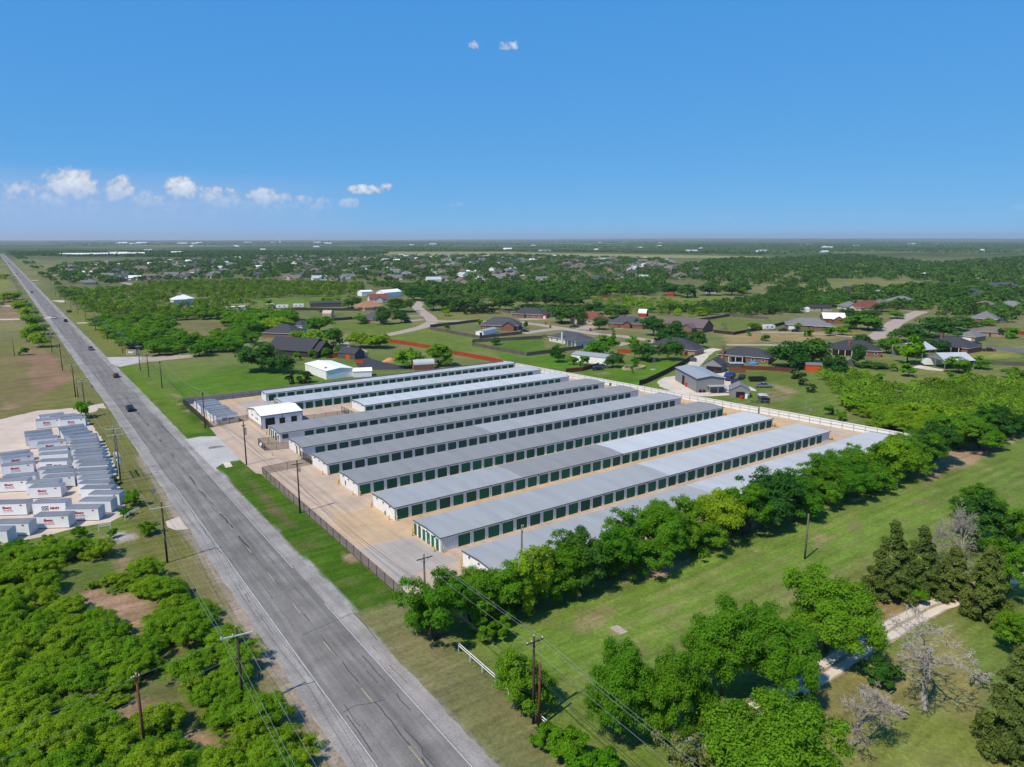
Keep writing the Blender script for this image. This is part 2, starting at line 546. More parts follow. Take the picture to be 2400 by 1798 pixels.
paint([(238.77,173.94), (255.55,165.47), (233.57,138.00), (189.11,104.90), (196.04,135.18), (218.65,148.61)], (0.085, 0.132, 0.026), 2, 3)
paint([(226.99,153.90), (225.48,146.49), (222.57,140.49), (214.09,138.86), (219.77,147.82)], DIRT, 2, 2, 0.8)
paint([(211.20,148.58), (216.70,144.66), (208.80,135.32), (200.95,136.23)], (0.16, 0.14, 0.085), 2, 2, 0.8)
paint([(275.06,143.90), (294.04,137.24), (348.77,116.63), (310.15,102.99), (262.35,119.59), (249.21,128.93)], (0.125, 0.150, 0.045), 3, 4)
paint([(260.68,135.12), (263.04,133.44), (254.45,127.97), (251.42,130.13)], DIRT, 1, 1, 0.9)
paint([(362.07,145.29), (409.69,138.17), (367.29,123.19), (347.88,136.98)], (0.165, 0.180, 0.050), 2, 3)
paint([(454.4,468.2), (539.4,440.4), (539.4,377.7), (471.61,384.63), (441.18,447.46)], PASTURE, 5, 6)
paint([(730.5,491.2), (832.9,500.6), (913.5,414.5), (867.9,368.8), (729.5,340.6), (584.2,360.6), (635.2,426.5)], (0.130, 0.145, 0.050), 6, 8)
paint([(178.26,634.30), (237.82,638.09), (240.47,590.10), (192.40,557.94), (162.46,579.21)], (0.085, 0.145, 0.025), 4, 6)
paint([(168.46,438.01), (196.22,418.28), (205.55,388.93), (171.61,360.44), (156.35,396.26)], (0.085, 0.135, 0.025), 3, 4)
paint([(172.13,360.07), (206.85,373.83), (203.87,320.31), (190.10,267.51), (170.71,289.83), (163.97,343.19)], (0.095, 0.145, 0.028), 3, 4)
paint([(244.14,435.84), (284.72,416.52), (274.24,387.52), (233.01,408.36)], (0.125, 0.140, 0.045), 3, 4)
paint([(85.57,489.13), (115.69,483.51), (102.85,421.49), (76.47,394.78), (70.75,414.91)], (0.12, 0.115, 0.05), 3, 5)
# long mown field south of the hedgerow, with the bare strip under the trees
paint([(44.30,74.84), (52.03,78.24), (71.61,73.41), (88.56,73.26), (114.10,76.45), (229.08,74.36), (148.19,45.79), (112.27,56.76), (88.74,61.24), (64.61,57.71), (49.94,59.97), (46.05,65.86)], (0.094, 0.152, 0.030), 2, 3)
FIELD = [(44.30,74.84), (54.63,74.30), (75.49,71.88), (117.23,68.78), (153.39,67.10), (144.34,59.63), (106.21,55.07), (88.74,61.24), (64.61,57.71), (49.94,59.97), (46.05,65.86)]
paint(FIELD, (0.104, 0.180, 0.028), 2, 3, 0.75)
for pl in ([(74.39,76.48), (82.46,76.88), (87.24,72.78), (80.20,72.35), (71.96,72.55)], [(93.53,74.16), (103.74,74.92), (111.60,76.37), (108.86,74.72), (97.67,73.54)], [(99.74,70.13), (101.64,69.17), (100.10,68.36), (99.18,69.24)],
           [(110.22,74.20), (111.65,72.74), (109.99,71.75), (108.80,73.03)], [(162.24,75.17), (179.95,75.67), (198.17,77.59), (224.42,72.71), (217.04,70.11), (189.76,69.97), (162.91,68.21)],
           [(135.52,73.58), (137.89,71.90), (136.14,70.91), (134.01,72.43)]):
    paint(pl, DIRT, 0.9, 2.2, 1.0, 0.15)
_pr = random.Random(44)
for _k in range(26):
    _u, _v = _pr.uniform(60, 190), _pr.uniform(52, 76)
    _s = _pr.uniform(.5, 1.5)
    paint([(_u - _s * 1.6, _v - _s), (_u + _s * 1.6, _v - _s * .8), (_u + _s * 1.8, _v + _s), (_u - _s * 1.4, _v + _s * .9)], _pr.choice((DIRT, DRYG, (0.16, 0.14, 0.075))), 0.9, 1.2, _pr.uniform(.35, .85))
for _v in (56.0, 60.5, 64.0, 67.5):
    paint([(62, _v - .35), (120, _v - .2), (185, _v + 1.0), (185, _v + 1.5), (120, _v + .4), (62, _v + .3)], (0.165, 0.165, 0.070), 1.0, 1.2, .55, .5)
# yard with the dirt track at the lower corner
paint([(69.73,44.85), (77.87,41.12), (101.06,37.79), (81.20,24.20), (77.58,20.86), (58.79,31.53), (54.84,34.34)], (0.165, 0.160, 0.062), 2, 3)
paint([(72.21,33.86), (81.21,30.96), (82.70,26.40), (76.87,22.57), (64.89,29.88)], (0.115, 0.160, 0.032), 3, 3, 0.8)
paint([(103.13,51.71), (112.40,45.12), (105.40,41.95), (89.61,42.85), (96.22,47.89)], (0.185, 0.150, 0.070), 2, 2)
# suburb ground
SUB = [(39.7,1126.8), (169.8,1634.3), (595.3,2088.3), (1185.9,1668.7), (1294.4,1200.4), (792.4,591.9), (504.0,465.6), (371.9,675.2), (228.61,661.26), (103.8,911.8), (48.4,905.2)]
paint(SUB, (0.100, 0.112, 0.052), 12, 16)
paint([(1161.0,2503.2), (1638.0,2305.0), (1571.5,2211.4), (1832.5,1288.7), (1673.6,1176.6), (1435.7,1373.5), (1306.0,1662.8), (1155.7,1944.9), (949.0,1966.8)], (0.185, 0.205, 0.085), 14, 20)
wsel = [(17.8,2753.6), (170.5,2469.9), (577.5,2026.2), (862.1,1978.3), (1090.0,2303.6), (1108.0,2540.8), (823.5,2883.8), (220.5,3171.6), (22.6,3312.1)]
i_ = np.where(inside(wsel, gx, gy))[0]
wood[i_] = 1.0
# mowing stripes and speckle live in the shader; broad tone here
cov *= (1 + 0.34 * (fbm(gx + 9, gy + 5, 14.0) - 0.5) + 0.30 * wig)[:, None]
cov = np.clip(cov * np.array([1.24, 1.16, 1.05]), 0.004, 0.8)

me = bpy.data.meshes.new('ground')
nx, ny = len(GX), len(GY)
vz = np.zeros(N_G)
vz = np.where(dist > 3000, 14.0 * (fbm(lx * 0.3, ly * 0.6, 2500.0, 3) - 0.5) * np.clip((dist - 3000) / 4000, 0, 1), 0.0)
rise = np.clip((dist - 9000) / 9000, 0, 1) * np.clip((lx + 2000) / 9000, -0.3, 1)
vz = vz + 34.0 * rise
me.vertices.add(N_G)
me.vertices.foreach_set('co', np.stack([gx, gy, vz], 1).ravel())
ii, jj = np.meshgrid(np.arange(nx - 1), np.arange(ny - 1), indexing='ij')
q = np.stack([ii * ny + jj, (ii + 1) * ny + jj, (ii + 1) * ny + jj + 1, ii * ny + jj + 1], -1).reshape(-1, 4)
me.loops.add(q.size)
me.loops.foreach_set('vertex_index', q.ravel())
me.polygons.add(len(q))
me.polygons.foreach_set('loop_start', np.arange(len(q)) * 4)
me.polygons.foreach_set('loop_total', np.full(len(q), 4))
me.polygons.foreach_set('use_smooth', np.ones(len(q), bool))
ca = me.color_attributes.new('cover', 'FLOAT_COLOR', 'POINT')
ca.data.foreach_set('color', np.concatenate([cov, wood[:, None]], 1).astype(np.float32).ravel())
me.update()
me.validate()

gm = bpy.data.materials.new('ground_cover')
gm.use_nodes = True
nt = gm.node_tree
gp = nt.nodes['Principled BSDF']
gp.inputs['Roughness'].default_value = 0.95
gp.inputs['Specular IOR Level'].default_value = 0.05
ga = nt.nodes.new('ShaderNodeAttribute')
ga.attribute_name = 'cover'
gt = nt.nodes.new('ShaderNodeTexCoord')

def gnoise(scale, detail=4, rough=0.6, stretch=None, rz=0.0):
    n = nt.nodes.new('ShaderNodeTexNoise')
    n.inputs['Scale'].default_value = scale
    n.inputs['Detail'].default_value = detail
    n.inputs['Roughness'].default_value = rough
    if stretch:
        mp = nt.nodes.new('ShaderNodeMapping')
        mp.inputs['Rotation'].default_value = (0, 0, rz)
        mp.inputs['Scale'].default_value = stretch
        nt.links.new(gt.outputs['Object'], mp.inputs[0])
        nt.links.new(mp.outputs[0], n.inputs['Vector'])
    else:
        nt.links.new(gt.outputs['Object'], n.inputs['Vector'])
    return n.outputs['Fac']

def gmr(src, lo, hi, a=0.3, b=0.7):
    n = nt.nodes.new('ShaderNodeMapRange')
    n.inputs['From Min'].default_value = a
    n.inputs['From Max'].default_value = b
    n.inputs['To Min'].default_value = lo
    n.inputs['To Max'].default_value = hi
    nt.links.new(src, n.inputs['Value'])
    return n.outputs[0]

def gmul(a, b):
    n = nt.nodes.new('ShaderNodeMath')
    n.operation = 'MULTIPLY'
    nt.links.new(a, n.inputs[0])
    nt.links.new(b, n.inputs[1])
    return n.outputs[0]

fine = gmul(gmr(gnoise(1.7, 6, 0.75), 0.62, 1.38), gmr(gnoise(0.28, 4), 0.84, 1.16))
stripe = gmr(gnoise(1.0, 3, 0.5, (0.05, 0.75, 1.0)), 0.80, 1.20)
mulc = gmul(fine, stripe)
sc_ = nt.nodes.new('ShaderNodeVectorMath')
sc_.operation = 'SCALE'
nt.links.new(ga.outputs['Color'], sc_.inputs[0])
nt.links.new(mulc, sc_.inputs['Scale'])
# dry straw flecks
straw = nt.nodes.new('ShaderNodeMix')
straw.data_type = 'RGBA'
straw.inputs['B'].default_value = (0.19, 0.165, 0.075, 1)
nt.links.new(gmul(gmr(gnoise(0.16, 5, 0.7), 0, 1, 0.49, 0.68), gmr(gnoise(3.0, 3), 0.0, 0.85)), straw.inputs['Factor'])
nt.links.new(sc_.outputs[0], straw.inputs['A'])
# far woods: canopy speckle
wm = nt.nodes.new('ShaderNodeMix')
wm.data_type = 'RGBA'
wcol = nt.nodes.new('ShaderNodeMix')
wcol.data_type = 'RGBA'
wcol.inputs['A'].default_value = (0.014, 0.030, 0.009, 1)
wcol.inputs['B'].default_value = (0.055, 0.105, 0.022, 1)
nt.links.new(gmr(gnoise(0.05, 4, 0.7), 0, 1), wcol.inputs['Factor'])
nt.links.new(gmul(ga.outputs['Alpha'], gmr(gnoise(0.012, 5, 0.7), 0.35, 1.0, 0.35, 0.5)), wm.inputs['Factor'])
nt.links.new(straw.outputs['Result'], wm.inputs['A'])
nt.links.new(wcol.outputs['Result'], wm.inputs['B'])
nt.links.new(wm.outputs['Result'], gp.inputs['Base Color'])
gb = nt.nodes.new('ShaderNodeBump')
gb.inputs['Strength'].default_value = 0.5
gb.inputs['Distance'].default_value = 0.25
nt.links.new(gnoise(2.4, 5, 0.7), gb.inputs['Height'])
nt.links.new(gb.outputs[0], gp.inputs['Normal'])
me.materials.append(gm)
ground = tag(link('ground', me), 'flat grassy country of lawns, dry fields and bare soil', None, None, 'structure')

# ------------------------------------------------------------------ paved sheets
def asphalt(name, base, patchy=0.22, along=0.0, tint=None):
    m = bpy.data.materials.new(name)
    m.use_nodes = True
    t = m.node_tree
    p = t.nodes['Principled BSDF']
    p.inputs['Roughness'].default_value = 0.92
    p.inputs['Specular IOR Level'].default_value = 0.15
    tc = t.nodes.new('ShaderNodeTexCoord')
    def nz(scale, det, stretch=None):
        n = t.nodes.new('ShaderNodeTexNoise')
        n.inputs['Scale'].default_value = scale
        n.inputs['Detail'].default_value = det
        n.inputs['Roughness'].default_value = 0.68
        v = tc.outputs['Object']
        if stretch:
            mp = t.nodes.new('ShaderNodeMapping')
            mp.inputs['Scale'].default_value = stretch
            t.links.new(v, mp.inputs[0])
            v = mp.outputs[0]
        t.links.new(v, n.inputs['Vector'])
        return n.outputs['Fac']
    def mr(s, lo, hi):
        n = t.nodes.new('ShaderNodeMapRange')
        n.inputs['From Min'].default_value = .3
        n.inputs['From Max'].default_value = .7
        n.inputs['To Min'].default_value = lo
        n.inputs['To Max'].default_value = hi
        t.links.new(s, n.inputs['Value'])
        return n.outputs[0]
    def mul(a, b):
        n = t.nodes.new('ShaderNodeMath')
        n.operation = 'MULTIPLY'
        t.links.new(a, n.inputs[0])
        t.links.new(b, n.inputs[1])
        return n.outputs[0]
    f = mul(mr(nz(3.5, 5), 1 - patchy * .7, 1 + patchy * .7), mr(nz(0.16, 5), 1 - patchy, 1 + patchy))
    if along > 0:
        f = mul(f, mr(nz(1.0, 4, (0.9, 0.02, 1.0)), 1 - along, 1 + along))
    s = t.nodes.new('ShaderNodeVectorMath')
    s.operation = 'SCALE'
    s.inputs[0].default_value = base
    t.links.new(f, s.inputs['Scale'])
    t.links.new(s.outputs[0], p.inputs['Base Color'])
    b = t.nodes.new('ShaderNodeBump')
    b.inputs['Strength'].default_value = 0.35
    b.inputs['Distance'].default_value = 0.03
    t.links.new(nz(14.0, 3), b.inputs['Height'])
    t.links.new(b.outputs[0], p.inputs['Normal'])
    MATS[name] = m
    return m

M_ROAD = asphalt('road_asphalt', (0.182, 0.172, 0.160), 0.24, 0.30)
M_SHOULDER = asphalt('shoulder_chipseal', (0.275, 0.256, 0.238), 0.30, 0.18)
M_YARD = asphalt('yard_concrete', (0.450, 0.345, 0.260), 0.16, 0.14)
M_YARD2 = asphalt('yard_concrete_tan', (0.490, 0.350, 0.215), 0.15, 0.12)
M_GREYC = asphalt('grey_concrete', (0.370, 0.330, 0.295), 0.12, 0.0)
M_APRON = asphalt('apron_asphalt', (0.420, 0.405, 0.385), 0.16, 0.0)
M_GRAVEL = asphalt('crushed_limestone', (0.520, 0.425, 0.355), 0.14, 0.0)
M_CALICHE = asphalt('white_caliche', (0.560, 0.490, 0.410), 0.18, 0.0)
M_LANE = asphalt('lane_concrete', (0.370, 0.300, 0.250), 0.14, 0.0)
M_BLACKTOP = asphalt('new_blacktop', (0.050, 0.050, 0.058), 0.12, 0.0)
M_CRACK = mat('tar_seal', (0.045, 0.045, 0.048), 0.6)
M_WHITELINE = mat('worn_white_paint', (0.42, 0.42, 0.42), 0.8, var=0.35, vscale=2.5)
M_YELLOWLINE = mat('worn_yellow_paint', (0.38, 0.30, 0.17), 0.8, var=0.45, vscale=1.5)
LEVEL = [0]

def sheet(name, poly, m, z, ragged=0.0, parent=None, step=2.0):
    """flat paved sheet, its outline optionally broken up; z is its height in metres"""
    pts = []
    n = len(poly)
    rr = random.Random(len(name) * 7 + int(abs(poly[0][0]) * 13))
    for i in range(n):
        x1, y1 = poly[i]
        x2, y2 = poly[(i + 1) % n]
        L = math.hypot(x2 - x1, y2 - y1)
        k = max(1, int(L / step)) if ragged > 0 else 1
        k = min(k, 260)
        for j in range(k):
            t = j / k
            x, y = x1 + (x2 - x1) * t, y1 + (y2 - y1) * t
            if ragged > 0 and j > 0:
                o = (rr.random() - .5) * 2 * ragged
                x += -(y2 - y1) / L * o
                y += (x2 - x1) / L * o
            pts.append((x, y, z))
    import mathutils
    tris = mathutils.geometry.tessellate_polygon([[Vector(p) for p in pts]])
    me = bpy.data.meshes.new(name)
    fs = []
    for t in tris:
        a, b, c = (Vector(pts[i]) for i in t)
        fs.append(t if (b - a).cross(c - a).z > 0 else t[::-1])
    me.from_pydata(pts, [], fs)
    me.materials.append(m)
    me.update()
    o = link(name, me, parent)
    if parent is None:
        o['kind'] = 'structure'
    return o

ROADC = [(-120, 29.3), (60, 29.3), (180, 29.35), (260, 29.4), (370, 28.6), (700, 26.6), (1100, 24.2), (2000, 18.5), (3400, 8.0)]
def roadx(v):
    for (a, x), (b, y) in zip(ROADC, ROADC[1:]):
        if v <= b:
            return x + (y - x) * (v - a) / (b - a)
    return ROADC[-1][1]
def ribbon(o0, o1, v0, v1, step=20.0):
    vs_ = np.arange(v0, v1 + 0.01, (v1 - v0) / max(1, int((v1 - v0) / step)))
    return [(roadx(v) + o0, v) for v in vs_] + [(roadx(v) + o1, v) for v in vs_[::-1]]
road = sheet('road_shoulder', ribbon(-6.5, 6.15, -120, 3400, 4.0), M_SHOULDER, 0.012, 0.22, None, 1.6)
tag(road, 'pale chip sealed shoulder either side of the highway')
lanes = sheet('road', ribbon(-4.1, 4.05, -120, 3400), M_ROAD, 0.018)
tag(lanes, 'worn grey two lane asphalt highway running to the horizon')
mk = MB()
for s in (-3.95, 3.85):
    vv = -60.0
    while vv < 900:
        L = 14.0
        if RND.random() < (0.93 if vv < 150 else 0.7):
            a, b = roadx(vv) + s, roadx(vv + L) + s
            mk.quad((a - .06, vv, .024), (a + .06, vv, .024), (b + .06, vv + L, .024), (b - .06, vv + L, .024))
        vv += L
tag(mk.build('edge_line', M_WHITELINE), 'worn white edge lines along the highway lanes', None, None, 'structure')
mk = MB()
for k in range(-6, 30):
    v0 = 59.9 - 3.1 + 12.2 * k
    mk.quad((roadx(v0) - .05, v0, .024), (roadx(v0) + .07, v0, .024), (roadx(v0 + 3.2) + .07, v0 + 3.2, .024), (roadx(v0 + 3.2) - .05, v0 + 3.2, .024))
tag(mk.build('centre_line', M_YELLOWLINE), 'faded yellow centre dashes of the highway', None, None, 'structure')
# tar-sealed cracks and the dark worn joint along the centre
def squiggle(b, pts, w, z=0.023):
    for (x0, y0), (x1, y1) in zip(pts, pts[1:]):
        d = Vector((x1 - x0, y1 - y0, 0)).normalized()
        n = Vector((-d.y, d.x, 0)) * w
        b.quad((x0 - n.x, y0 - n.y, z), (x0 + n.x, y0 + n.y, z), (x1 + n.x, y1 + n.y, z), (x1 - n.x, y1 - n.y, z))
cr = MB()
rr = random.Random(3)
for (u0, v0, v1, w) in [(29.55, 40, 60, .05), (29.5, 60, 95, .05), (29.5, 98, 118, .04), (29.45, 120, 175, .12), (29.4, 178, 215, .13), (29.4, 220, 330, .12), (27.0, 60, 70, .03), (26.4, 66, 74, .03), (31.3, 72, 80, .03), (31.4, 98, 160, .03),
                        (27.3, 80, 150, .03), (25.0, 120, 160, .04), (24.4, 90, 120, .03), (34.2, 70, 80, .03), (27.4, 160, 240, .06), (25.6, 200, 300, .08)]:
    v = v0
    x = u0
    pts = []
    while v < v1:
        pts.append((x + roadx(v) - 29.3, v))
        v += 0.7 + rr.random() * 0.8
        x = u0 + (x - u0) * 0.8 + (rr.random() - .5) * 0.22
        if rr.random() < 0.30 and len(pts) > 2:
            squiggle(cr, pts, w * (0.5 + rr.random() * 0.7))
            pts = []
            v += rr.random() * 3.5
    if len(pts) > 1:
        squiggle(cr, pts, w)
for pts in ([(32.20,78.38), (32.23,76.09), (32.14,74.75), (32.27,71.88)], [(32.27,68.86), (32.06,67.44), (32.22,65.20)], [(30.18,62.78), (30.31,60.88), (30.38,59.10), (30.00,58.25), (30.10,55.83), (29.95,54.31)],
            [(25.95,68.61), (25.93,67.04), (25.94,64.58), (25.80,61.52)], [(25.85,69.26), (27.40,69.62), (28.66,69.06), (30.69,68.58)], [(27.61,87.63), (31.34,88.34), (35.28,89.09)], [(35.54,89.16), (35.52,84.87), (35.26,80.58)]):
    squiggle(cr, pts, 0.045)
tag(cr.build('road_crack', M_CRACK), 'black tar sealed cracks and joints in the highway', None, None, 'structure')

# storage yard paving
yard = sheet('yard_pavement', [(43.2, 86.5), (43.0, 159), (42.2, 160), (42.0, 172), (42.6, 197), (43.2, 207), (43.4, 242.6), (168.2, 242.8), (188.0, 99.5), (190.5, 82.8), (56, 82.8), (50, 84.0)], M_YARD, 0.014)
tag(yard, 'tan concrete yard between the storage rows')
sheet('yard_pavement', [(44.64,119.99), (45.61,109.00), (48.42,109.75), (55.39,108.49), (58, 109.5), (174, 109.3), (174, 116.1), (56, 116.5), (55.46,126.10), (50.65,125.98), (49.10,124.16), (48.74,130.36)], M_YARD2, 0.020)
sheet('yard_pavement', [(52.24,242.70), (67.10,242.93), (66.12,237.59), (58.49,235.68), (52.33,231.14)], M_YARD2, 0.020, 0.3)
sheet('yard_pavement', [(174, 109.2), (186.5, 109.2), (179.0, 163), (173.6, 163)], M_YARD2, 0.020, 0.3)
gp_ = sheet('yard_pavement', [(45.01,108.28), (48.05,108.63), (54.72,107.51), (55.21,100.27), (56.69,94.83), (49.05,95.12), (44.82,90.89)], M_GREYC, 0.026)
tag(gp_, 'greyer newer concrete slab before the nearest storage rows')
sheet('yard_pavement', [(58.49,235.68), (66.12,237.59), (68.93,232.41), (66.59,224.90), (62.17,224.15), (58.59,226.69)], M_GREYC, 0.026)
sheet('lawn_strip', [(52.77,246.54), (67.92,245.74), (67.10,242.93), (52.35,243.14)], mat('lawn_green', (0.045, 0.09, 0.014), 0.95, var=0.3, vscale=1.0), 0.026, 0.2)
apron = sheet('apron', [(34.9, 200.6), (35.6, 199.4), (39, 199.9), (42.6, 197.9), (42.5, 190), (42.4, 182), (41.9, 172.2), (38.4, 172.6), (35.8, 169.5), (35.2, 166)], M_APRON, 0.024, 0.1)
tag(apron, 'pale asphalt entrance apron joining the highway to the yard')
sheet('apron_patch', [(38.22,187.84), (39.32,188.33), (41.07,187.92), (42.23,186.26), (40.64,186.12), (39.10,186.15), (38.06,186.51)], M_ROAD, 0.030, 0.1)
drain = sheet('culvert_slab', [(38.00,172.69), (39.53,172.16), (39.16,168.10), (37.57,168.01)], M_CALICHE, 0.05)
tag(sheet('gravel_lot', [(-5.89,253.54), (4.38,260.33), (14.23,257.85), (13.59,245.68), (15.65,239.92), (16.88,219.46), (17.20,191.01), (15.70,166.99), (14.89,153.93), (14.63,149.64), (11.45,146.95), (6.79,147.57), (1.73,146.33), (-5.52,146.33), (-7.99,147.79), (-8.99,234.98)], M_GRAVEL, 0.014, 0.35), 'crushed limestone lot under the white containers')
sheet('gravel_drive', [(14.23,257.85), (19.29,259.33), (22.32,260.19), (22.19,251.43), (20.35,253.70), (19.23,248.85), (13.59,245.68)], M_GRAVEL, 0.016, 0.15)
sheet('gravel_drive', [(20.04,141.22), (22.67,142.51), (22.80,134.90), (20.78,135.69), (19.82,138.00)], M_GRAVEL, 0.016, 0.15)
sheet('side_drive', [(34.73,363.26), (47.76,356.18), (44.08,338.01), (36.02,332.27), (33.97,343.24)], M_APRON, 0.022, 0.15)
sheet('side_drive', [(45.58,355.55), (67.95,348.51), (66.35,340.79), (43.86,338.17)], M_LANE, 0.017, 0.3)
for a in ([(35.68,526.13), (41.54,524.29), (41.03,518.50), (35.64,519.30)], [(33.18,728.80), (42.67,724.91), (41.08,701.14), (37.94,703.38), (33.95,719.84)], [(30.6,1101.1), (38.5,1098.6), (37.9,1083.6), (31.4,1088.2)], [(-3.10,694.46), (9.33,691.69), (9.10,681.00), (-3.15,684.98)], [(-3.61,580.72), (9.28,574.11), (9.06,565.85), (-3.65,571.58)], [(20.01,575.15), (24.79,577.97), (24.43,565.05), (20.50,564.43)]):
    sheet('side_drive', a, M_GRAVEL, 0.022, 0.1)
# residential lanes
LANES = []
def lane(name, pts, w, m, z, label=None, rag=0.12):
    LANES.append((pts, w))
    L, Rr = [], []
    for i, p in enumerate(pts):
        a = Vector(pts[max(i - 1, 0)])
        b = Vector(pts[min(i + 1, len(pts) - 1)])
        d = (b - a).normalized()
        L.append((p[0] - d.y * w / 2, p[1] + d.x * w / 2))
        Rr.append((p[0] + d.y * w / 2, p[1] - d.x * w / 2))
    o = sheet(name, L + Rr[::-1], m, z, rag)
    if label:
        tag(o, label)
    return o
lane('lane', [(165.38,356.11), (186.94,368.05), (203.69,379.55), (222.18,399.84), (233.62,425.10), (247.72,462.77), (261.52,496.89), (281.03,526.63), (296.95,549.96)], 8.0, M_LANE, 0.016, 'curving tan residential lane beyond the red fence')
lane('lane', [(223.77,402.68), (240.18,391.02), (248.07,383.81), (266.16,365.70), (267.95,337.16), (267.40,294.15), (272.96,278.50), (272.98,260.18), (268.77,242.94)], 7.5, M_LANE, 0.019, 'long straight residential lane behind the storage yard')
lane('lane', [(293.02,226.68), (318.60,207.43), (307.69,212.75), (321.82,200.60)], 6.0, M_LANE, 0.017)
lane('lane', [(349.07,246.51), (366.11,231.30), (373.53,208.19), (374.84,196.04)], 5.0, M_LANE, 0.017)
lane('lane', [(370.51,193.71), (391.60,201.15), (456.87,225.26), (505.90,240.58), (545.81,250.93)], 9.5, M_LANE, 0.021, 'pinkish residential street running away on the far side')
for a, w in (([(291.99,324.84), (273.53,314.96)], 9), ([(235.26,321.01), (258.70,325.49), (268.38,323.06)], 8), ([(245.21,256.48), (257.46,260.87)], 6), ([(274.77,378.40), (292.49,371.42)], 9), ([(271.65,303.40), (299.30,305.60)], 1.6), ([(226.16,439.38), (235.24,432.93)], 4), ([(208.29,409.70), (223.08,415.42)], 5), ([(499.55,240.57), (494.88,248.41)], 3), ([(540.29,254.85), (542.05,264.05)], 3), ([(107.9,1148.4), (118.9,1038.4), (120.6,924.6)], 10)):
    lane('driveway', a, w, M_LANE, 0.024, None, 0.05)
lane('driveway', [(278.66,220.33), (271.11,219.02), (257.55,211.85), (244.65,203.63), (229.01,193.74), (220.53,188.53)], 5.5, M_CALICHE, 0.016, 'pale caliche drive curving down to the grey workshop', 0.2)
sheet('driveway', [(209.05,185.06), (203.82,185.56), (195.08,181.00), (189.53,174.82), (185.67,162.84), (189.19,154.57), (197.98,150.30), (208.92,158.26), (210.83,148.84), (214.94,153.98), (218.16,163.11), (233.51,181.13), (247.43,193.51), (239.67,191.31), (216.40,179.84), (203.66,176.40)], M_CALICHE, 0.020, 0.3)
bt = sheet('blacktop_drive', [(125.47,320.03), (133.32,320.28), (131.58,307.22), (136.03,306.84), (131.73,298.98), (129.89,289.94), (131.80,271.67), (136.06,259.61), (132.44,256.76), (119.75,264.71), (115.45,265.65), (116.27,273.68), (121.31,288.60), (125.15,301.02)], M_BLACKTOP, 0.018, 0.2)
tag(bt, 'fresh black asphalt drive beside the white hall')
sheet('driveway', [(144.07,362.16), (146.60,356.71), (134.67,325.33), (138.15,316.85), (137.67,311.35), (131.12,306.17), (131.89,316.91), (128.49,323.71), (134.71,341.07)], M_LANE, 0.016, 0.2)
sheet('driveway', [(389.95,152.20), (400.97,135.09), (384.58,129.30), (383.58,134.23), (388.08,153.53), (409.90,163.06)], asphalt('old_blacktop', (0.13, 0.13, 0.135), 0.15), 0.018, 0.15)
sheet('driveway', [(303.58,140.88), (311.39,141.61), (308.41,130.51), (304.68,129.79), (302.68,134.58)], M_CALICHE, 0.018, 0.1)
# dirt track at the lower right: two wheel paths on a rutted strip
tr_ = lane('dirt_track', [(52, 42.6), (66.5, 42.5), (77.3, 42.3), (88.8, 42.4), (105.4, 42.0), (114.3, 40.6), (130, 38)], 3.4, mat('track_soil', (0.33, 0.255, 0.165), 0.95, var=0.25, vscale=0.8), 0.012, 'rutted dirt track between the large trees', 0.35)
for off in (-0.85, 0.85):
    lane('wheel_rut', [(52, 42.6 + off), (66.5, 42.5 + off), (77.3, 42.3 + off), (88.8, 42.4 + off), (105.4, 42.0 + off), (114.3, 40.6 + off), (130, 38 + off)], 1.15, M_CALICHE, 0.018, None, 0.2)['kind'] = 'structure'
slab = MB()
_c = [(62.58,64.91), (63.86,64.73), (63.82,62.60), (62.49,62.70)]
for k in range(4):
    a, b, c, d = [Vector((*p, 0)) for p in _c]
    t0, t1 = k / 4 + .01, (k + 1) / 4 - .01
    p = [a.lerp(b, 0.0).lerp(d.lerp(c, 0.0), t0), a.lerp(d, t1), b.lerp(c, t1), b.lerp(c, t0)]
    slab.poly([(q.x, q.y, 0.14) for q in (a.lerp(d, t0), a.lerp(d, t1), b.lerp(c, t1), b.lerp(c, t0))][::-1])
    for q0, q1 in ((a.lerp(d, t0), b.lerp(c, t0)), (b.lerp(c, t1), a.lerp(d, t1)), (a.lerp(d, t1), a.lerp(d, t0)), (b.lerp(c, t0), b.lerp(c, t1))):
        slab.quad((q0.x, q0.y, 0), (q1.x, q1.y, 0), (q1.x, q1.y, .14), (q0.x, q0.y, .14))
tag(slab.build('concrete_slab', mat('slab_concrete', (0.40, 0.33, 0.28), 0.9, var=0.2, vscale=1.5)), 'small weathered concrete slab lying in the mown field', 'slab')

# ------------------------------------------------------------------ storage rows
M_WALLW = mat('white_metal_wall', (0.83, 0.83, 0.82), 0.5, var=0.05, vscale=0.6, spec=0.4)
M_PIER = mat('grey_metal_pier', (0.58, 0.58, 0.58), 0.5, spec=0.4)
M_TRIM = mat('slate_trim', (0.075, 0.105, 0.105), 0.5, spec=0.4)
M_DOORG = mat('green_door', (0.003, 0.105, 0.048), 0.5, var=0.12, vscale=0.7, obj_var=0.28, spec=0.25)
M_DOORD = mat('dark_green_door', (0.018, 0.078, 0.056), 0.5, var=0.12, vscale=0.7, obj_var=0.28, spec=0.25)
M_YEL = mat('yellow_paint', (0.72, 0.44, 0.015), 0.5, var=0.12, vscale=6.0)
M_BLACK = mat('black_metal', (0.014, 0.014, 0.015), 0.5)
M_DARK = mat('dark_opening', (0.010, 0.010, 0.012), 0.7)
M_GLASS = mat('window_glass', (0.025, 0.032, 0.040), 0.08, spec=0.6)
M_LAMP = mat('lamp_housing', (0.06, 0.06, 0.055), 0.5)

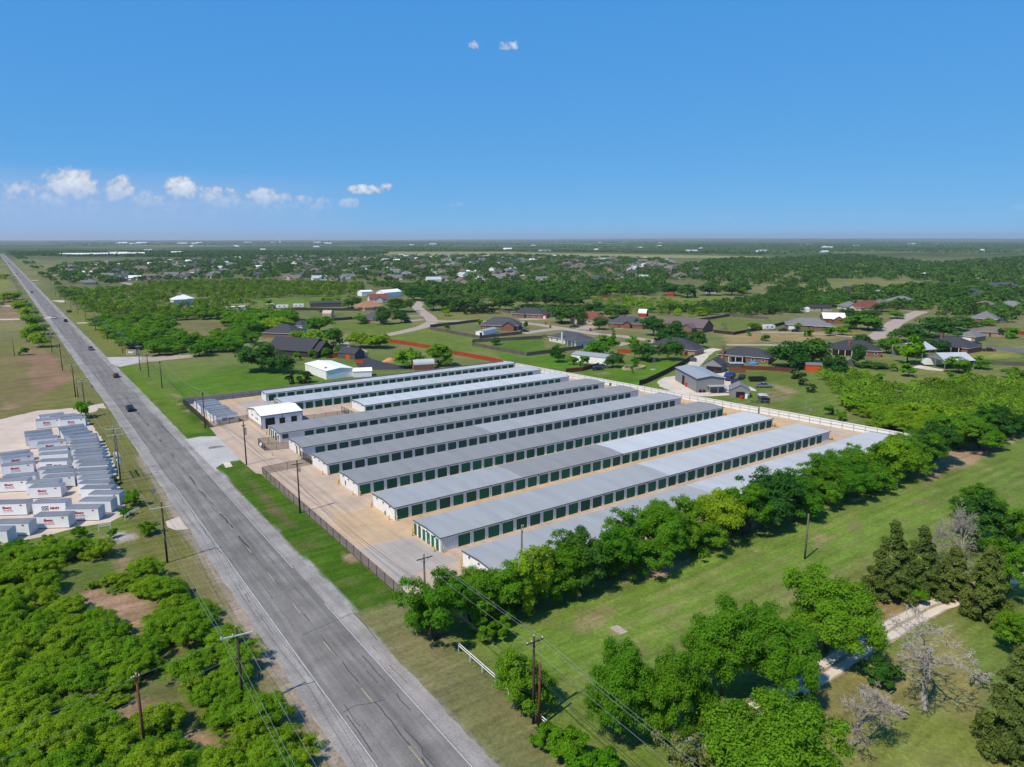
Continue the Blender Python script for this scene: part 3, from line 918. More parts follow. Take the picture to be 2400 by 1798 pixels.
def roof_mat(name, col, rough=0.42):
    return mat(name, col, rough, 0.15, var=0.13, vscale=0.45, spec=0.4, stretch=(1.0, 0.10, 1.0), coord='Object')
RM_LIGHT = roof_mat('galvalume_light', (0.47, 0.48, 0.48))
RM_NEW = roof_mat('galvalume_new', (0.53, 0.55, 0.555))
RM_MID = roof_mat('galvalume_mid', (0.365, 0.37, 0.365))
RM_GREY = roof_mat('galvalume_grey', (0.27, 0.27, 0.266), 0.55)
RM_WHITE = mat('white_roof', (0.86, 0.86, 0.86), 0.45, var=0.04, vscale=0.3)
EAVE = 2.62
DOORW, DOORH = 2.46, 2.16

def door_mesh(name, w, h, m, slats=9):
    b = MB()
    for i in range(slats):
        z0, z1 = h * i / slats, h * (i + 1) / slats
        zm = (z0 + z1) / 2
        b.quad((0, 0, z0), (w, 0, z0), (w, -.028, zm), (0, -.028, zm))
        b.quad((0, -.028, zm), (w, -.028, zm), (w, 0, z1), (0, 0, z1))
    return b.mesh(name, m)
DM_G = door_mesh('door_green', DOORW, DOORH, M_DOORG)
DM_D = door_mesh('door_dark', DOORW, DOORH, M_DOORD)
DM_S = door_mesh('door_small', 0.95, 2.12, M_DOORG)

# u0, u1, v_near, depth, first door, last door, roof sections, dark doors?, label detail
ROWS = [
    (66.2, 166.7, 232.3, 4.9, 67.1, 163.35, [(66.2, RM_LIGHT)], False, 'narrow storage row with pale roof against the far boundary wall'),
    (66.4, 166.4, 214.8, 9.4, 67.05, 160.0, [(66.4, RM_LIGHT)], False, 'pale roofed storage row, second from the far boundary wall'),
    (85.6, 166.4, 197.9, 9.6, 86.0, 159.9, [(85.6, RM_NEW)], False, 'shorter storage row with very pale roof behind the white hall'),
    (54.5, 168.9, 181.5, 9.5, 61.27, 163.7, [(54.5, RM_GREY)], True, 'grey roofed storage row with an office window, beside the white hall'),
    (54.9, 169.4, 165.4, 9.5, 58.2, 163.4, [(54.9, RM_GREY)], True, 'grey roofed storage row beside the small black gate enclosure'),
    (55.0, 172.3, 149.4, 9.4, 55.5, 167.1, [(55.0, RM_GREY), (100.0, RM_MID)], True, 'grey roofed storage row behind the corner of the black fence'),
    (55.3, 172.6, 133.1, 9.5, 55.75, 169.95, [(55.3, RM_GREY)], False, 'grey roofed storage row, fourth from the hedgerow trees'),
    (55.5, 173.3, 116.5, 9.5, 56.05, 170.5, [(55.5, RM_MID), (85.4, RM_GREY), (115.0, RM_NEW)], False, 'storage row whose roof has pale, grey and bright sections'),
    (55.7, 173.5, 99.4, 9.5, 59.27, 167.6, [(55.7, RM_MID), (112.0, RM_LIGHT)], False, 'long storage row with six narrow green doors on its end'),
    (56.2, 181.6, 83.4, 9.5, None, None, [(56.2, RM_MID), (110.0, RM_LIGHT)], False, 'nearest storage row, mostly hidden behind the hedgerow trees'),
]

def rib_roof(b, x0, x1, y0, y1, ze, zr, k):
    """low gable of ribbed panels between x0 and x1, eaves at y0 and y1"""
    ym = (y0 + y1) / 2
    xs = []
    x = x0
    while x < x1 - 0.3:
        xs += [(x, 0.0), (x + .52, 0.0), (x + .54, .045), (x + .59, .045)]
        x += .61
    xs.append((x1, 0.0))
    xs = [(min(a, x1), h) for a, h in xs]
    for (a, ha), (c, hc) in zip(xs, xs[1:]):
        if c - a < 1e-4:
            continue
        b.quad((a, y0, ze + ha), (c, y0, ze + hc), (c, ym, zr + hc), (a, ym, zr + ha), k)
        b.quad((a, ym, zr + ha), (c, ym, zr + hc), (c, y1, ze + hc), (a, y1, ze + ha), k)

def storage_row(idx, spec):
    u0, u1, vn, dep, d0, d1, secs, darkd, label = spec
    L = u1 - u0
    root = thing('storage_building', label, 'storage building', (u0, vn, 0), 0, 'rows of self storage units')
    rise = 0.26 if dep > 6 else 0.16
    # body
    b = MB()
    rec = 0.14
    b.box(0.02, L - .02, rec, dep, 0, EAVE - .02, 0)
    b.poly([(0.02, rec, EAVE - .02), (0.02, dep / 2, EAVE + rise - .03), (0.02, dep, EAVE - .02)][::-1], 0)
    b.poly([(L - .02, rec, EAVE - .02), (L - .02, dep / 2, EAVE + rise - .03), (L - .02, dep, EAVE - .02)], 0)
    doors = []
    if d0 is not None:
        n = round((d1 - d0) / 3.075)
        doors = [d0 - u0 + (d1 - d0) * i / n for i in range(n + 1)]
    edges = [0.02]
    for d in doors:
        edges += [d, d + DOORW]
    edges.append(L - .02)
    b.box(0.02, L - .02, 0.02, rec - .003, DOORH, EAVE - .04, 0)          # header band
    for i in range(0, len(edges), 2):
        a, c = edges[i], edges[i + 1]
        w = c - a
        if w < 0.05:
            continue
        if w < 1.3:
            b.box(a, a + .11, 0.0, rec - .003, 0, DOORH - .003, 0)
            b.box(c - .11, c, 0.0, rec - .003, 0, DOORH - .003, 0)
            if w > .26:
                b.box(a + .113, c - .113, 0.075, rec - .004, 0, DOORH - .003, 1)
                b.box((a + c) / 2 - .05, (a + c) / 2 + .05, 0.04, .072, 0, DOORH - .003, 0)
        else:
            x = a
            while x < c - .05:                                             # ribbed blank wall
                e = min(x + .3, c)
                b.box(x, e - .1 if e - x > .15 else e, 0.05, rec - .003, 0, DOORH - .003, 0)
                if e - x > .15:
                    b.box(e - .1, e, 0.0, rec - .004, 0, DOORH - .004, 1)
                x = e
    # ribbed gable end towards the road
    y = 0.25
    while y < dep - .2:
        b.box(-.025, 0.017, y, y + .07, 0.0, EAVE - .05, 0)
        y += .305
    b.build('wall', [M_WALLW, M_PIER], root)
    dm = DM_D if darkd else DM_G
    for d in doors:
        link('door', dm, root, (d, rec - .03, 0.02))
    # roof
    r = MB()
    bounds = [s[0] - u0 for s in secs] + [L]
    bounds[0] = -.12
    bounds[-1] = L + .12
    mats_ = []
    for i, s in enumerate(secs):
        mats_.append(s[1])
        rib_roof(r, bounds[i], bounds[i + 1], -.18, dep + .18, EAVE, EAVE + rise, i)
    r.build('roof', mats_, root)
    t = MB()
    t.box(-.14, L + .14, -.26, -.185, EAVE - .13, EAVE + .035, 0)
    for xx in (-.175, L + .123):
        t.poly([(xx, -.2, EAVE - .16), (xx, dep / 2, EAVE + rise - .16), (xx, dep / 2, EAVE + rise + .07), (xx, -.2, EAVE + .05)], 0)
        t.poly([(xx + .05, -.2, EAVE - .16), (xx + .05, dep / 2, EAVE + rise - .16), (xx + .05, dep / 2, EAVE + rise + .07), (xx + .05, -.2, EAVE + .05)][::-1], 0)
        t.quad((xx, -.2, EAVE + .05), (xx, dep / 2, EAVE + rise + .07), (xx + .05, dep / 2, EAVE + rise + .07), (xx + .05, -.2, EAVE + .05))
        t.poly([(xx, dep / 2, EAVE + rise - .16), (xx, dep + .2, EAVE - .16), (xx, dep + .2, EAVE + .05), (xx, dep / 2, EAVE + rise + .07)], 0)
        t.quad((xx, dep / 2, EAVE + rise + .07), (xx, dep + .2, EAVE + .05), (xx + .05, dep + .2, EAVE + .05), (xx + .05, dep / 2, EAVE + rise + .07))
    t.build('fascia', M_TRIM, root)
    ds = MB()
    ds.box(-.05, .05, -.27, -.265 + .2, EAVE - .42, EAVE - .135)
    dsm = ds.mesh('downspout', M_TRIM)
    if doors:
        for i in range(3, len(doors), 4):
            link('downspout', dsm, root, (doors[i] - .30, 0.02, 0))
    lm = MB()
    lm.box(-.22, -.03, -.14, .14, 0, .2)
    lmm = lm.mesh('wall_light', M_LAMP)
    for yy in ((1.8, 4.6, 7.4) if dep > 6 else (2.4,)):
        if idx not in (1,):
            link('wall_light', lmm, root, (0, yy, EAVE - .48))
    return root

ROWROOT = [storage_row(i, s) for i, s in enumerate(ROWS)]
# narrow doors on the road ends
for ri, ys in ((8, (.55, 2.15, 3.75, 5.35, 6.95, 8.5)), (1, (.6, 2.1, 3.6, 5.1, 6.6, 8.1)), (3, (4.6, 6.3, 8.0))):
    for y in ys:
        o = link('small_door', DM_S, ROWROOT[ri], (-.035, y + .95, .02), R(-90))
# extras: doors, windows and panels on single rows
def plate(name, root, x0, x1, y0, y1, z0, z1, m):
    b = MB()
    b.box(x0, x1, y0, y1, z0, z1)
    return b.build(name, m, root)
plate('office_door', ROWROOT[3], -.05, 0.0, 2.6, 3.6, 0.02, 2.1, M_DARK)
plate('office_window', ROWROOT[3], -.05, 0.0, .55, 1.3, .8, 2.0, M_GLASS)
w_ = plate('office_window', ROWROOT[3], 0.75, 2.35, -.035, .1, .95, 2.1, M_GLASS)
plate('office_door', ROWROOT[4], -.05, 0.0, 3.5, 4.3, .02, 2.1, M_GLASS)
plate('office_door', ROWROOT[4], -.05, 0.0, 1.2, 2.0, .02, 2.1, M_GLASS)
plate('electric_panel', ROWROOT[6], -.16, -.03, 6.2, 6.5, .5, 1.5, mat('panel_grey', (.25, .26, .27), .5))
plate('electric_panel', ROWROOT[7], -.22, -.03, 3.7, 4.1, .1, .7, MATS['panel_grey'])
plate('electric_panel', ROWROOT[8], -.2, -.04, 3.6, 3.9, .5, 1.0, MATS['panel_grey'])

# ------------------------------------------------------------------ yellow bollards
bb = MB()
bb.tube([(0, 0, 0), (0, 0, 1.02), (0, 0, 1.09), (0, 0, 1.12)], [.095, .095, .06, .01], 10)
BOL = bb.mesh('bollard', M_YEL, True)
def bollards(pts, where):
    for i, (x, y) in enumerate(pts):
        o = link('bollard', BOL, None, (x, y, 0))
        tag(o, '%s yellow bollard %s' % ('nearer' if i == 0 else 'farther', where), 'bollard', 'yellow bollards guarding the building corners')
RW = {9: 'nearest storage row', 8: 'storage row with narrow end doors', 7: 'storage row with three roof tones', 6: 'fourth storage row from the hedgerow', 5: 'storage row by the black fence corner'}
for ri, nm in RW.items():
    u0, u1, vn, dep = ROWS[ri][:4]
    if ri != 9:
        bollards([(u0 + .35, vn - .45), (u0 - .75, vn + .8)], 'at near road corner of the ' + nm)
    if ri != 5:
        bollards([(u0 - .75, vn + dep - .7), (u0 - .1, vn + dep + .5)], 'at far road corner of the ' + nm)
bollards([(53.79,191.00), (54.52,192.64)], 'beside the grey roofed office row')
bollards([(49.34,171.23)], 'in front of the small gate enclosure')
bollards([(54.20,166.03)], 'beside the glass doors of the second grey row')
def guard(x, y, label):
    b = MB()
    for (dx, dy) in ((0, 0), (.9, .15), (.1, -.9)):
        b.tube([(dx, dy, 0), (dx, dy, 1.1)], .1, 8)
    b.box(-.05, .95, -.05, .2, .55, .7)
    b.box(-.05, .1, -.9, .05, .8, .95)
    root = thing('corner_guard', label, 'bollard', (x, y, 0), 0, 'yellow corner guards at the far ends')
    b.build('rail', M_YEL, root)
for ri, lb in ((5, 'yellow pipe corner guard at the far end of the sixth row'), (6, 'yellow pipe corner guard at far end beside the white fence bend'), (7, 'yellow pipe corner guard at far end of the three toned roof'), (8, 'yellow pipe corner guard at far end of the longest visible row')):
    u0, u1, vn, dep = ROWS[ri][:4]
    guard(u1 + .5, vn - .1, lb)

# ------------------------------------------------------------------ white metal hall with the bay doors
def gable_roof(b, x0, x1, y0, y1, ze, zr, k=0, ov=.3, th=.1):
    ym = (y0 + y1) / 2
    x0 -= ov
    x1 += ov
    sl = (zr - ze) / (ym - y0)
    ya, yb = y0 - ov, y1 + ov
    za = ze - sl * ov
    for (p, q, zp, zq) in ((ya, ym, za, zr), (ym, yb, zr, za)):
        b.quad((x0, p, zp + th), (x1, p, zp + th), (x1, q, zq + th), (x0, q, zq + th), k)
        b.quad((x0, q, zq), (x1, q, zq), (x1, p, zp), (x0, p, zp), k)
    for x, s in ((x0, 1), (x1, -1)):
        pts = [(x, ya, za), (x, ym, zr), (x, yb, za), (x, yb, za + th), (x, ym, zr + th), (x, ya, za + th)]
        b.poly(pts if s < 0 else pts[::-1], k)
    b.quad((x0, ya, za), (x1, ya, za), (x1, ya, za + th), (x0, ya, za + th), k)
    b.quad((x0, yb, za + th), (x1, yb, za + th), (x1, yb, za), (x0, yb, za), k)

def ribs(b, x0, x1, y, z0, z1, sp=.3, k=1, d=.05):
    x = x0
    while x < x1 - .1:
        b.box(x, x + .1, y - d, y, z0, z1, k)
        x += sp

root = thing('metal_hall', 'white metal hall with bay doors and a white gable roof in the yard', 'metal building', (54.6, 197.6, 0))
b = MB()
LH, DH, EH_ = 11.7, 12.6, 3.8
b.box(0, LH, 0, DH, 0, EH_, 0)
b.poly([(0, 0, EH_), (0, DH / 2, EH_ + 1.0), (0, DH, EH_)][::-1], 0)
b.poly([(LH, 0, EH_), (LH, DH / 2, EH_ + 1.0), (LH, DH, EH_)], 0)
ribs(b, .2, LH - .1, -.003, 0, EH_ - .1, .32, 1, .05)
b.build('wall', [M_WALLW, M_PIER], root)
b = MB()
b.box(-.04, -.004, .1, DH - .1, 0, 1.15)
b.build('stone_base', mat('cut_stone', (.40, .34, .28), .9, var=.3, vscale=2.5, bump=.4, bscale=6), root)
b = MB()
gable_roof(b, 0, LH, 0, DH, EH_, EH_ + 1.0, 0, .12, .08)
b.build('roof', RM_WHITE, root)
b = MB()
b.box(-.16, LH + .16, -.2, -.125, EH_ - .18, EH_ + .08)
for x in (-.05, LH / 2, LH - .12):
    b.box(x, x + .16, -.075, -.056, 0, EH_ - .2)
b.box(-.16, -.122, -.1, DH / 2, EH_, EH_ + .01)
for s in (0, 1):
    y0, y1 = (-.15, DH / 2) if s == 0 else (DH / 2, DH + .15)
    z0, z1 = (EH_ - .1, EH_ + .95) if s == 0 else (EH_ + .95, EH_ - .1)
    b.quad((-.17, y0, z0 - .15), (-.17, y0, z0 + .14), (-.17, y1, z1 + .14), (-.17, y1, z1 - .15))
b.build('fascia', M_TRIM, root)
for (x0, x1, z1) in ((1.1, 3.7, 3.0), (5.0, 6.6, 2.6), (8.4, 10.0, 2.6)):
    b = MB()
    b.box(x0, x1, -.09, -.06, 0.02, z1)
    b.build('bay_door', M_DARK, root)
b = MB()
for (y, z) in ((6.3, 4.3), (8.6, 3.6), (3.4, 3.6)):
    b.box(-.16, -.02, y - .12, y + .12, z, z + .18)
b.build('wall_light', M_LAMP, root)
b = MB()
b.box(.2, 8.5, DH + .01, DH + 3.2, 2.5, 2.62)
for x in (.3, 4.2, 8.4):
    b.tube([(x, DH + 3.1, 0), (x, DH + 3.1, 2.5)], .06, 6)
b.build('lean_to_roof', MATS['galvalume_grey'], root)

def text_mesh(body, size, m, extrude=.004, shear=0.0, bold=0.0):
    cu = bpy.data.curves.new('lettering', 'FONT')
    cu.body = body
    cu.size = size
    cu.align_x = 'CENTER'
    cu.align_y = 'CENTER'
    cu.shear = shear
    cu.offset = bold
    cu.resolution_u = 2
    o = bpy.data.objects.new('lettering', cu)
    COL.objects.link(o)
    dg = bpy.context.evaluated_depsgraph_get()
    me = bpy.data.meshes.new_from_object(o.evaluated_get(dg))
    bpy.data.objects.remove(o)
    me.materials.clear()
    me.materials.append(m)
    return me
M_RED = mat('logo_red', (0.42, 0.025, 0.035), .5)
M_LOGOB = mat('logo_black', (0.012, 0.014, 0.02), .5)
M_SIGNW = mat('sign_white', (0.78, 0.78, 0.78), .5)
TX_GO = text_mesh('GO', .74, M_SIGNW, bold=.02)
TX_MINIS = text_mesh("MINI'S", .62, M_RED, bold=.035)
TX_BRAND = text_mesh('Emery', .62, M_RED, shear=.2, bold=.04)
# lettering on the hall's end wall: two dark blurred word blocks
for (y, z, s) in ((8.4, 2.55, .86), (4.2, 2.35, .86)):
    t = link('lettering', text_mesh('Storage' if y < 6 else 'Mini', .95, M_LOGOB, bold=.02), root, (-.045, y, z))
    t.rotation_euler = (R(90), 0, R(-90))
    t.scale = (s, s, s)

# ------------------------------------------------------------------ portable containers
M_CONT = mat('container_white', (0.80, 0.81, 0.82), .5, var=.05, vscale=.8, obj_var=.04)
M_CROOF = mat('container_roof', (0.205, 0.212, 0.225), .55, .1, var=.18, vscale=.35, obj_var=.14)
CL, CW, CH = 6.05, 2.42, 2.46
def cont_meshes():
    b = MB()
    b.box(-CL / 2, CL / 2, 0, CW, .14, CH - .06, 0)
    for x in (-CL / 2 - .02, CL / 2 - .1):
        for y in (-.02, CW - .1):
            b.box(x, x + .12, y, y + .12, .1, CH - .05, 0)
    x = -CL / 2 + .3
    while x < CL / 2 - .3:
        b.box(x, x + .015, -.012, -.002, .22, CH - .2, 0)
        x += .61
    body = b.mesh('wall', M_CONT)
    b = MB()
    b.box(-CL / 2 - .04, CL / 2 + .04, -.04, CW + .04, CH - .06, CH - .02, 0)
    b.quad((-CL / 2 - .04, -.04, CH - .018), (CL / 2 + .04, -.04, CH - .018), (CL / 2 + .04, CW / 2, CH + .05), (-CL / 2 - .04, CW / 2, CH + .05))
    b.quad((-CL / 2 - .04, CW / 2, CH + .05), (CL / 2 + .04, CW / 2, CH + .05), (CL / 2 + .04, CW + .04, CH - .018), (-CL / 2 - .04, CW + .04, CH - .018))
    for x in (-CL / 2 - .04, CL / 2 + .04):
        b.tri((x, -.04, CH - .018), (x, CW / 2, CH + .05), (x, CW + .04, CH - .018))
    roof = b.mesh('roof', M_CROOF)
    b = MB()
    b.box(-CL / 2 - .02, CL / 2 + .02, .02, .14, 0, .13)
    b.box(-CL / 2 - .02, CL / 2 + .02, CW - .14, CW - .02, 0, .13)
    skid = b.mesh('skid', M_BLACK)
    b = MB()
    for i in range(10):
        z0 = .2 + i * .205
        b.quad((CL / 2 + .004, .16, z0), (CL / 2 + .004, CW - .16, z0), (CL / 2 + .024, CW - .16, z0 + .1), (CL / 2 + .024, .16, z0 + .1))
        b.quad((CL / 2 + .024, .16, z0 + .1), (CL / 2 + .024, CW - .16, z0 + .1), (CL / 2 + .004, CW - .16, z0 + .205), (CL / 2 + .004, .16, z0 + .205))
    door = b.mesh('roll_door', mat('container_door', (0.52, 0.53, 0.55), .5, obj_var=.1))
    b = MB()
    n = 14
    b.poly([(.24 * math.cos(t * 2 * math.pi / n), -.02, .15 * math.sin(t * 2 * math.pi / n)) for t in range(n)])
    badge = b.mesh('badge', M_RED)
    b = MB()
    b.poly([(-.62, -.014, -.42), (.58, -.014, -.42), (.62, -.014, .42), (-.5, -.014, .42), (-.66, -.014, .30)])
    goplate = b.mesh('logo_plate', M_LOGOB)
    b = MB()
    for k in range(11):
        if k in (3, 7):
            continue
        b.box(-.85 + k * .155, -.85 + k * .155 + .11, -.018, -.008, 0, .17)
    phone = b.mesh('phone_line', M_RED)
    b = MB()
    b.box(-.95, .95, -.018, -.008, 0, .06)
    under = b.mesh('web_line', M_RED)
    return body, roof, skid, door, badge, goplate, phone, under
CM = cont_meshes()
def container(A, B, logo, label, group):
    """A and B are the top corners of the long side facing the camera"""
    a, c = Vector((*A, 0)), Vector((*B, 0))
    d = c - a
    rz = math.atan2(d.y, d.x)
    m = (a + c) / 2
    root = thing('storage_container', label, 'container', (m.x, m.y, 0), rz, group)
    link('wall', CM[0], root)
    link('roof', CM[1], root)
    link('skid', CM[2], root)
    link('roll_door', CM[3], root)
    if logo == 'go':
        link('logo_plate', CM[5], root, (-.72, 0, 1.35))
        for t, x in ((TX_GO, -.72), (TX_MINIS, 1.0)):
            o = link('lettering', t, root, (x, -.022, 1.32))
            o.rotation_euler = (R(90), 0, 0)
    elif logo == 'word':
        o = link('lettering', TX_BRAND, root, (-.55, -.022, 1.62))
        o.rotation_euler = (R(90), 0, 0)
        link('phone_line', CM[6], root, (-.35, 0, 1.02))
        link('web_line', CM[7], root, (-.35, 0, .78))
        link('badge', CM[4], root, (2.05, 0, 2.05))
    elif logo == 'badge':
        link('badge', CM[4], root, (2.05, 0, 2.05))
    return root
CZ = 2.46
LOT = [
    ((-8.86,149.21), (-4.82,146.49), '', 'container cut off at the frame edge, first of the front row'),
    ((-6.06,151.22), (-1.31,148.23), 'badge', 'container second in the front row, with a faint badge'),
    ((-0.22,151.25), (4.97,148.11), 'word', 'container in front of the black and red logo one, with red script'),
    ((4.71,152.37), (9.99,148.90), 'word', 'container nearest the verge corner of the lot with red script'),
    ((7.32,155.52), (12.28,152.11), '', 'container with shaded red striped end nearest the round bush'),
    ((9.09,158.97), (14.31,155.38), 'badge', 'container half behind the round bush, end of the long stack'),
    ((8.11,163.37), (13.41,160.15), '', 'white container second in the slanted rank by the verge'),
    ((7.95,167.24), (13.43,164.10), 'badge', 'white container third in the slanted rank by the verge'),
    ((8.25,170.37), (13.90,167.82), '', 'white container fourth in the slanted rank by the verge'),
    ((8.24,173.61), (14.00,171.12), '', 'white container fifth in the slanted rank by the verge'),
    ((8.23,176.95), (14.14,174.46), '', 'white container sixth in the slanted rank by the verge'),
    ((9.04,180.99), (14.91,178.25), '', 'white container seventh in the slanted rank by the verge'),
    ((8.76,183.87), (14.72,181.31), '', 'white container eighth in the slanted rank by the verge'),
    ((8.55,187.20), (14.52,184.91), '', 'white container ninth in the slanted rank by the verge'),
    ((8.67,190.39), (14.82,188.28), '', 'white container tenth in the slanted rank by the verge'),
    ((9.01,193.43), (15.26,191.31), '', 'white container eleventh in the slanted rank by the verge'),
    ((8.66,196.71), (14.71,194.91), '', 'white container twelfth in the slanted rank by the verge'),
    ((8.81,199.71), (14.94,197.81), '', 'white container thirteenth in the slanted rank by the verge'),
    ((9.00,202.72), (15.13,200.95), '', 'white container fourteenth in the slanted rank by the verge'),
    ((9.19,205.94), (15.28,204.35), '', 'white container fifteenth in the slanted rank by the verge'),
    ((9.36,209.22), (15.43,207.86), '', 'white container sixteenth in the slanted rank by the verge'),
    ((8.57,212.61), (14.41,213.03), '', 'first of three white containers at the back of the rank'),
    ((8.31,216.66), (14.30,216.99), '', 'second of three white containers at the back of the rank'),
    ((7.91,220.80), (13.98,221.08), '', 'third of three white containers at the back of the rank'),
    ((9.33,231.68), (14.51,230.43), 'word', 'farther white container with script logo near the roadside bush'),
    ((8.94,235.53), (13.86,234.70), '', 'white container just behind the far scripted pair'),
    ((3.43,234.44), (9.10,233.62), 'word', 'farther white container with script logo standing apart on gravel'),
    ((7.43,237.43), (11.68,236.24), '', 'low white container second from the far edge of the lot'),
    ((4.89,239.73), (9.86,240.08), '', 'white container at the far edge of the gravel lot'),
    ((1.31,220.52), (5.27,220.24), '', 'white container at the open gravel side, rear of three'),
    ((1.43,216.72), (5.28,216.72), '', 'white container at the open gravel side, middle of three'),
    ((1.47,212.33), (6.42,211.84), '', 'white container at the open gravel side, front of three'),
    ((2.55,206.86), (8.64,206.20), 'word', 'white container with pale script logo before the open gravel'),
    ((2.24,200.56), (8.73,198.56), '', 'first container behind the smaller black and red logo'),
    ((2.12,195.94), (8.38,193.59), '', 'second container behind the smaller black and red logo'),
    ((1.82,189.74), (7.62,186.90), 'go', 'container with the smaller black and red logo'),
    ((-4.88,200.92), (0.56,200.70), '', 'rearmost container of the column at the frame edge'),
    ((-4.68,197.03), (1.49,197.30), 'word', 'upper scripted container of the column at the frame edge'),
    ((-5.04,190.59), (1.25,189.31), 'word', 'middle scripted container of the column at the frame edge'),
    ((-4.73,181.06), (1.20,179.08), 'badge', 'container with a corner badge behind the lower scripted one'),
    ((-6.09,178.77), (-0.41,175.90), 'word', 'lower scripted container of the column at the frame edge'),
    ((-6.34,163.16), (-1.16,160.14), 'word', 'scripted container at the frame edge behind the front row'),
    ((-0.12,159.29), (5.02,156.28), 'go', 'container with the larger black and red logo near the front'),
    ((-0.53,170.30), (5.10,167.50), 'word', 'container with red script standing clear on the gravel'),
    ((-0.87,173.74), (4.86,171.16), '', 'container hidden behind the red scripted one standing clear'),
    ((2.16,175.89), (8.02,173.48), 'badge', 'container with corner badge in the middle of the lot'),
    ((2.16,179.63), (8.13,177.03), '', 'container behind the badged one in the middle of the lot'),
    ((1.45,182.85), (7.46,180.66), '', 'container just before the smaller black and red logo'),
]
for A, B, lg, lb in LOT:
    container(A, B, lg, lb, 'white portable containers on the gravel lot')
for i, (y, dx) in enumerate(((210.4, 0), (213.1, -.35), (216.0, -.45), (219.3, -.1), (222.3, -.3), (226.4, -.7), (229.6, -.5), (233.0, -.7))):
    container((45.6 + dx, y), (51.65 + dx, y), 'go' if i == 0 else '', ['container with the black and red logo inside the yard fence', 'second container in the fenced row beside the yard gate', 'third container in the fenced row beside the yard gate', 'fourth container in the fenced row beside the yard gate', 'fifth container in the fenced row beside the yard gate', 'sixth container in the fenced row beside the yard gate', 'seventh container in the fenced row beside the yard gate', 'eighth container in the fenced row, by the boundary wall'][i], 'white portable containers inside the yard fence')

# ------------------------------------------------------------------ fences
def mesh_mat(name, col, op):
    m = bpy.data.materials.new(name)
    m.use_nodes = True
    t = m.node_tree
    p = t.nodes['Principled BSDF']
    p.inputs['Base Color'].default_value = (*col, 1)
    p.inputs['Roughness'].default_value = .6
    p.inputs['Alpha'].default_value = op
    MATS[name] = m
    return m
M_LINK = mesh_mat('chain_link_wire', (0.025, 0.024, 0.024), .42)
M_LINKD = mesh_mat('screened_chain_link', (0.018, 0.018, 0.018), .86)

def chain_fence(A, B, label, h=1.85, sp=3.05, wire=None, name='chain_link_fence', rails=(1.0,), lm=M_BLACK, pr=.045):
    a, c = Vector((*A, 0)), Vector((*B, 0))
    d = c - a
    L = d.length
    root = thing(name, label, 'fence', (a.x, a.y, 0), math.atan2(d.y, d.x))
    n = max(1, round(L / sp))
    pb = MB()
    pb.tube([(0, 0, 0), (0, 0, h), (0, 0, h + .03)], [pr, pr, .01], 6)
    pm = pb.mesh('post', lm)
    for i in range(n + 1):
        link('post', pm, root, (L * i / n, 0, 0))
    for z in rails:
        rb = MB()
        rb.tube([(0, 0, h * z - .03), (L, 0, h * z - .03)], pr * .75, 6)
        rb.build('rail', lm, root)
    if wire is not None:
        wb = MB()
        wb.quad((0, .02, .04), (L, .02, .04), (L, .02, h - .05), (0, .02, h - .05))
        wb.build('wire_mesh', wire, root)
    return root
chain_fence((43.1, 158.0), (43.1, 88.6), 'long black chain link fence between the lawn and the yard', 1.85, 3.05, M_LINK, rails=(1.0, .04))
chain_fence((43.15, 158.1), (54.7, 159.0), 'black chain link fence across the yard to the grey row', 1.85, 5.8, M_LINK)
chain_fence((54.85, 159.1), (54.4, 165.0), 'black slatted gate between two grey roofed rows', 1.9, 1.4, mesh_mat('slat_gate', (.02, .02, .02), .6), 'yard_gate', rails=(1.0, .5, .05))
chain_fence((54.6, 175.0), (49.2, 176.6), 'short black fence closing the gate enclosure on the far side', 1.8, 2.7, M_LINK)
chain_fence((49.4, 182.6), (54.3, 182.0), 'short black fence from the office row to the gate enclosure', 1.8, 2.4, M_LINK)
chain_fence((49.2, 176.7), (49.3, 182.5), 'black sliding gate panel with white notices beside the office row', 1.85, 1.9, mesh_mat('gate_screen', (.02, .02, .02), .55), 'sliding_gate', rails=(1.0, .5, .05))
chain_fence((43.3, 243.0), (43.1, 208.4), 'dark screened chain link fence beside the fenced containers', 1.95, 3.0, M_LINKD, rails=(1.0, .04))
chain_fence((43.3, 208.2), (54.5, 210.6), 'black rolling gate below the fenced containers', 1.7, 3.2, M_LINK, 'yard_gate', rails=(1.0, .05))
chain_fence((66.6, 199.0), (80.6, 198.2), 'tall black chain link fence behind the white hall', 1.9, 3.4, M_LINK, rails=(1.0,))
chain_fence((80.8, 204.4), (80.9, 191.3), 'black chain link fence beside the short pale roofed row', 1.9, 2.6, M_LINK)
for i, (p, lb) in enumerate((((50.44,180.91), 'upper'), ((49.92,178.77), 'lower'))):
    b = MB()
    b.box(-.03, .03, -.5, .5, -.35, .35)
    o = b.build('notice_board', M_SIGNW)
    o.location = (49.1, 179.3 + i * .9, 1.25 - i * .55)
    tag(o, '%s white notice on the black sliding gate' % lb, 'sign')

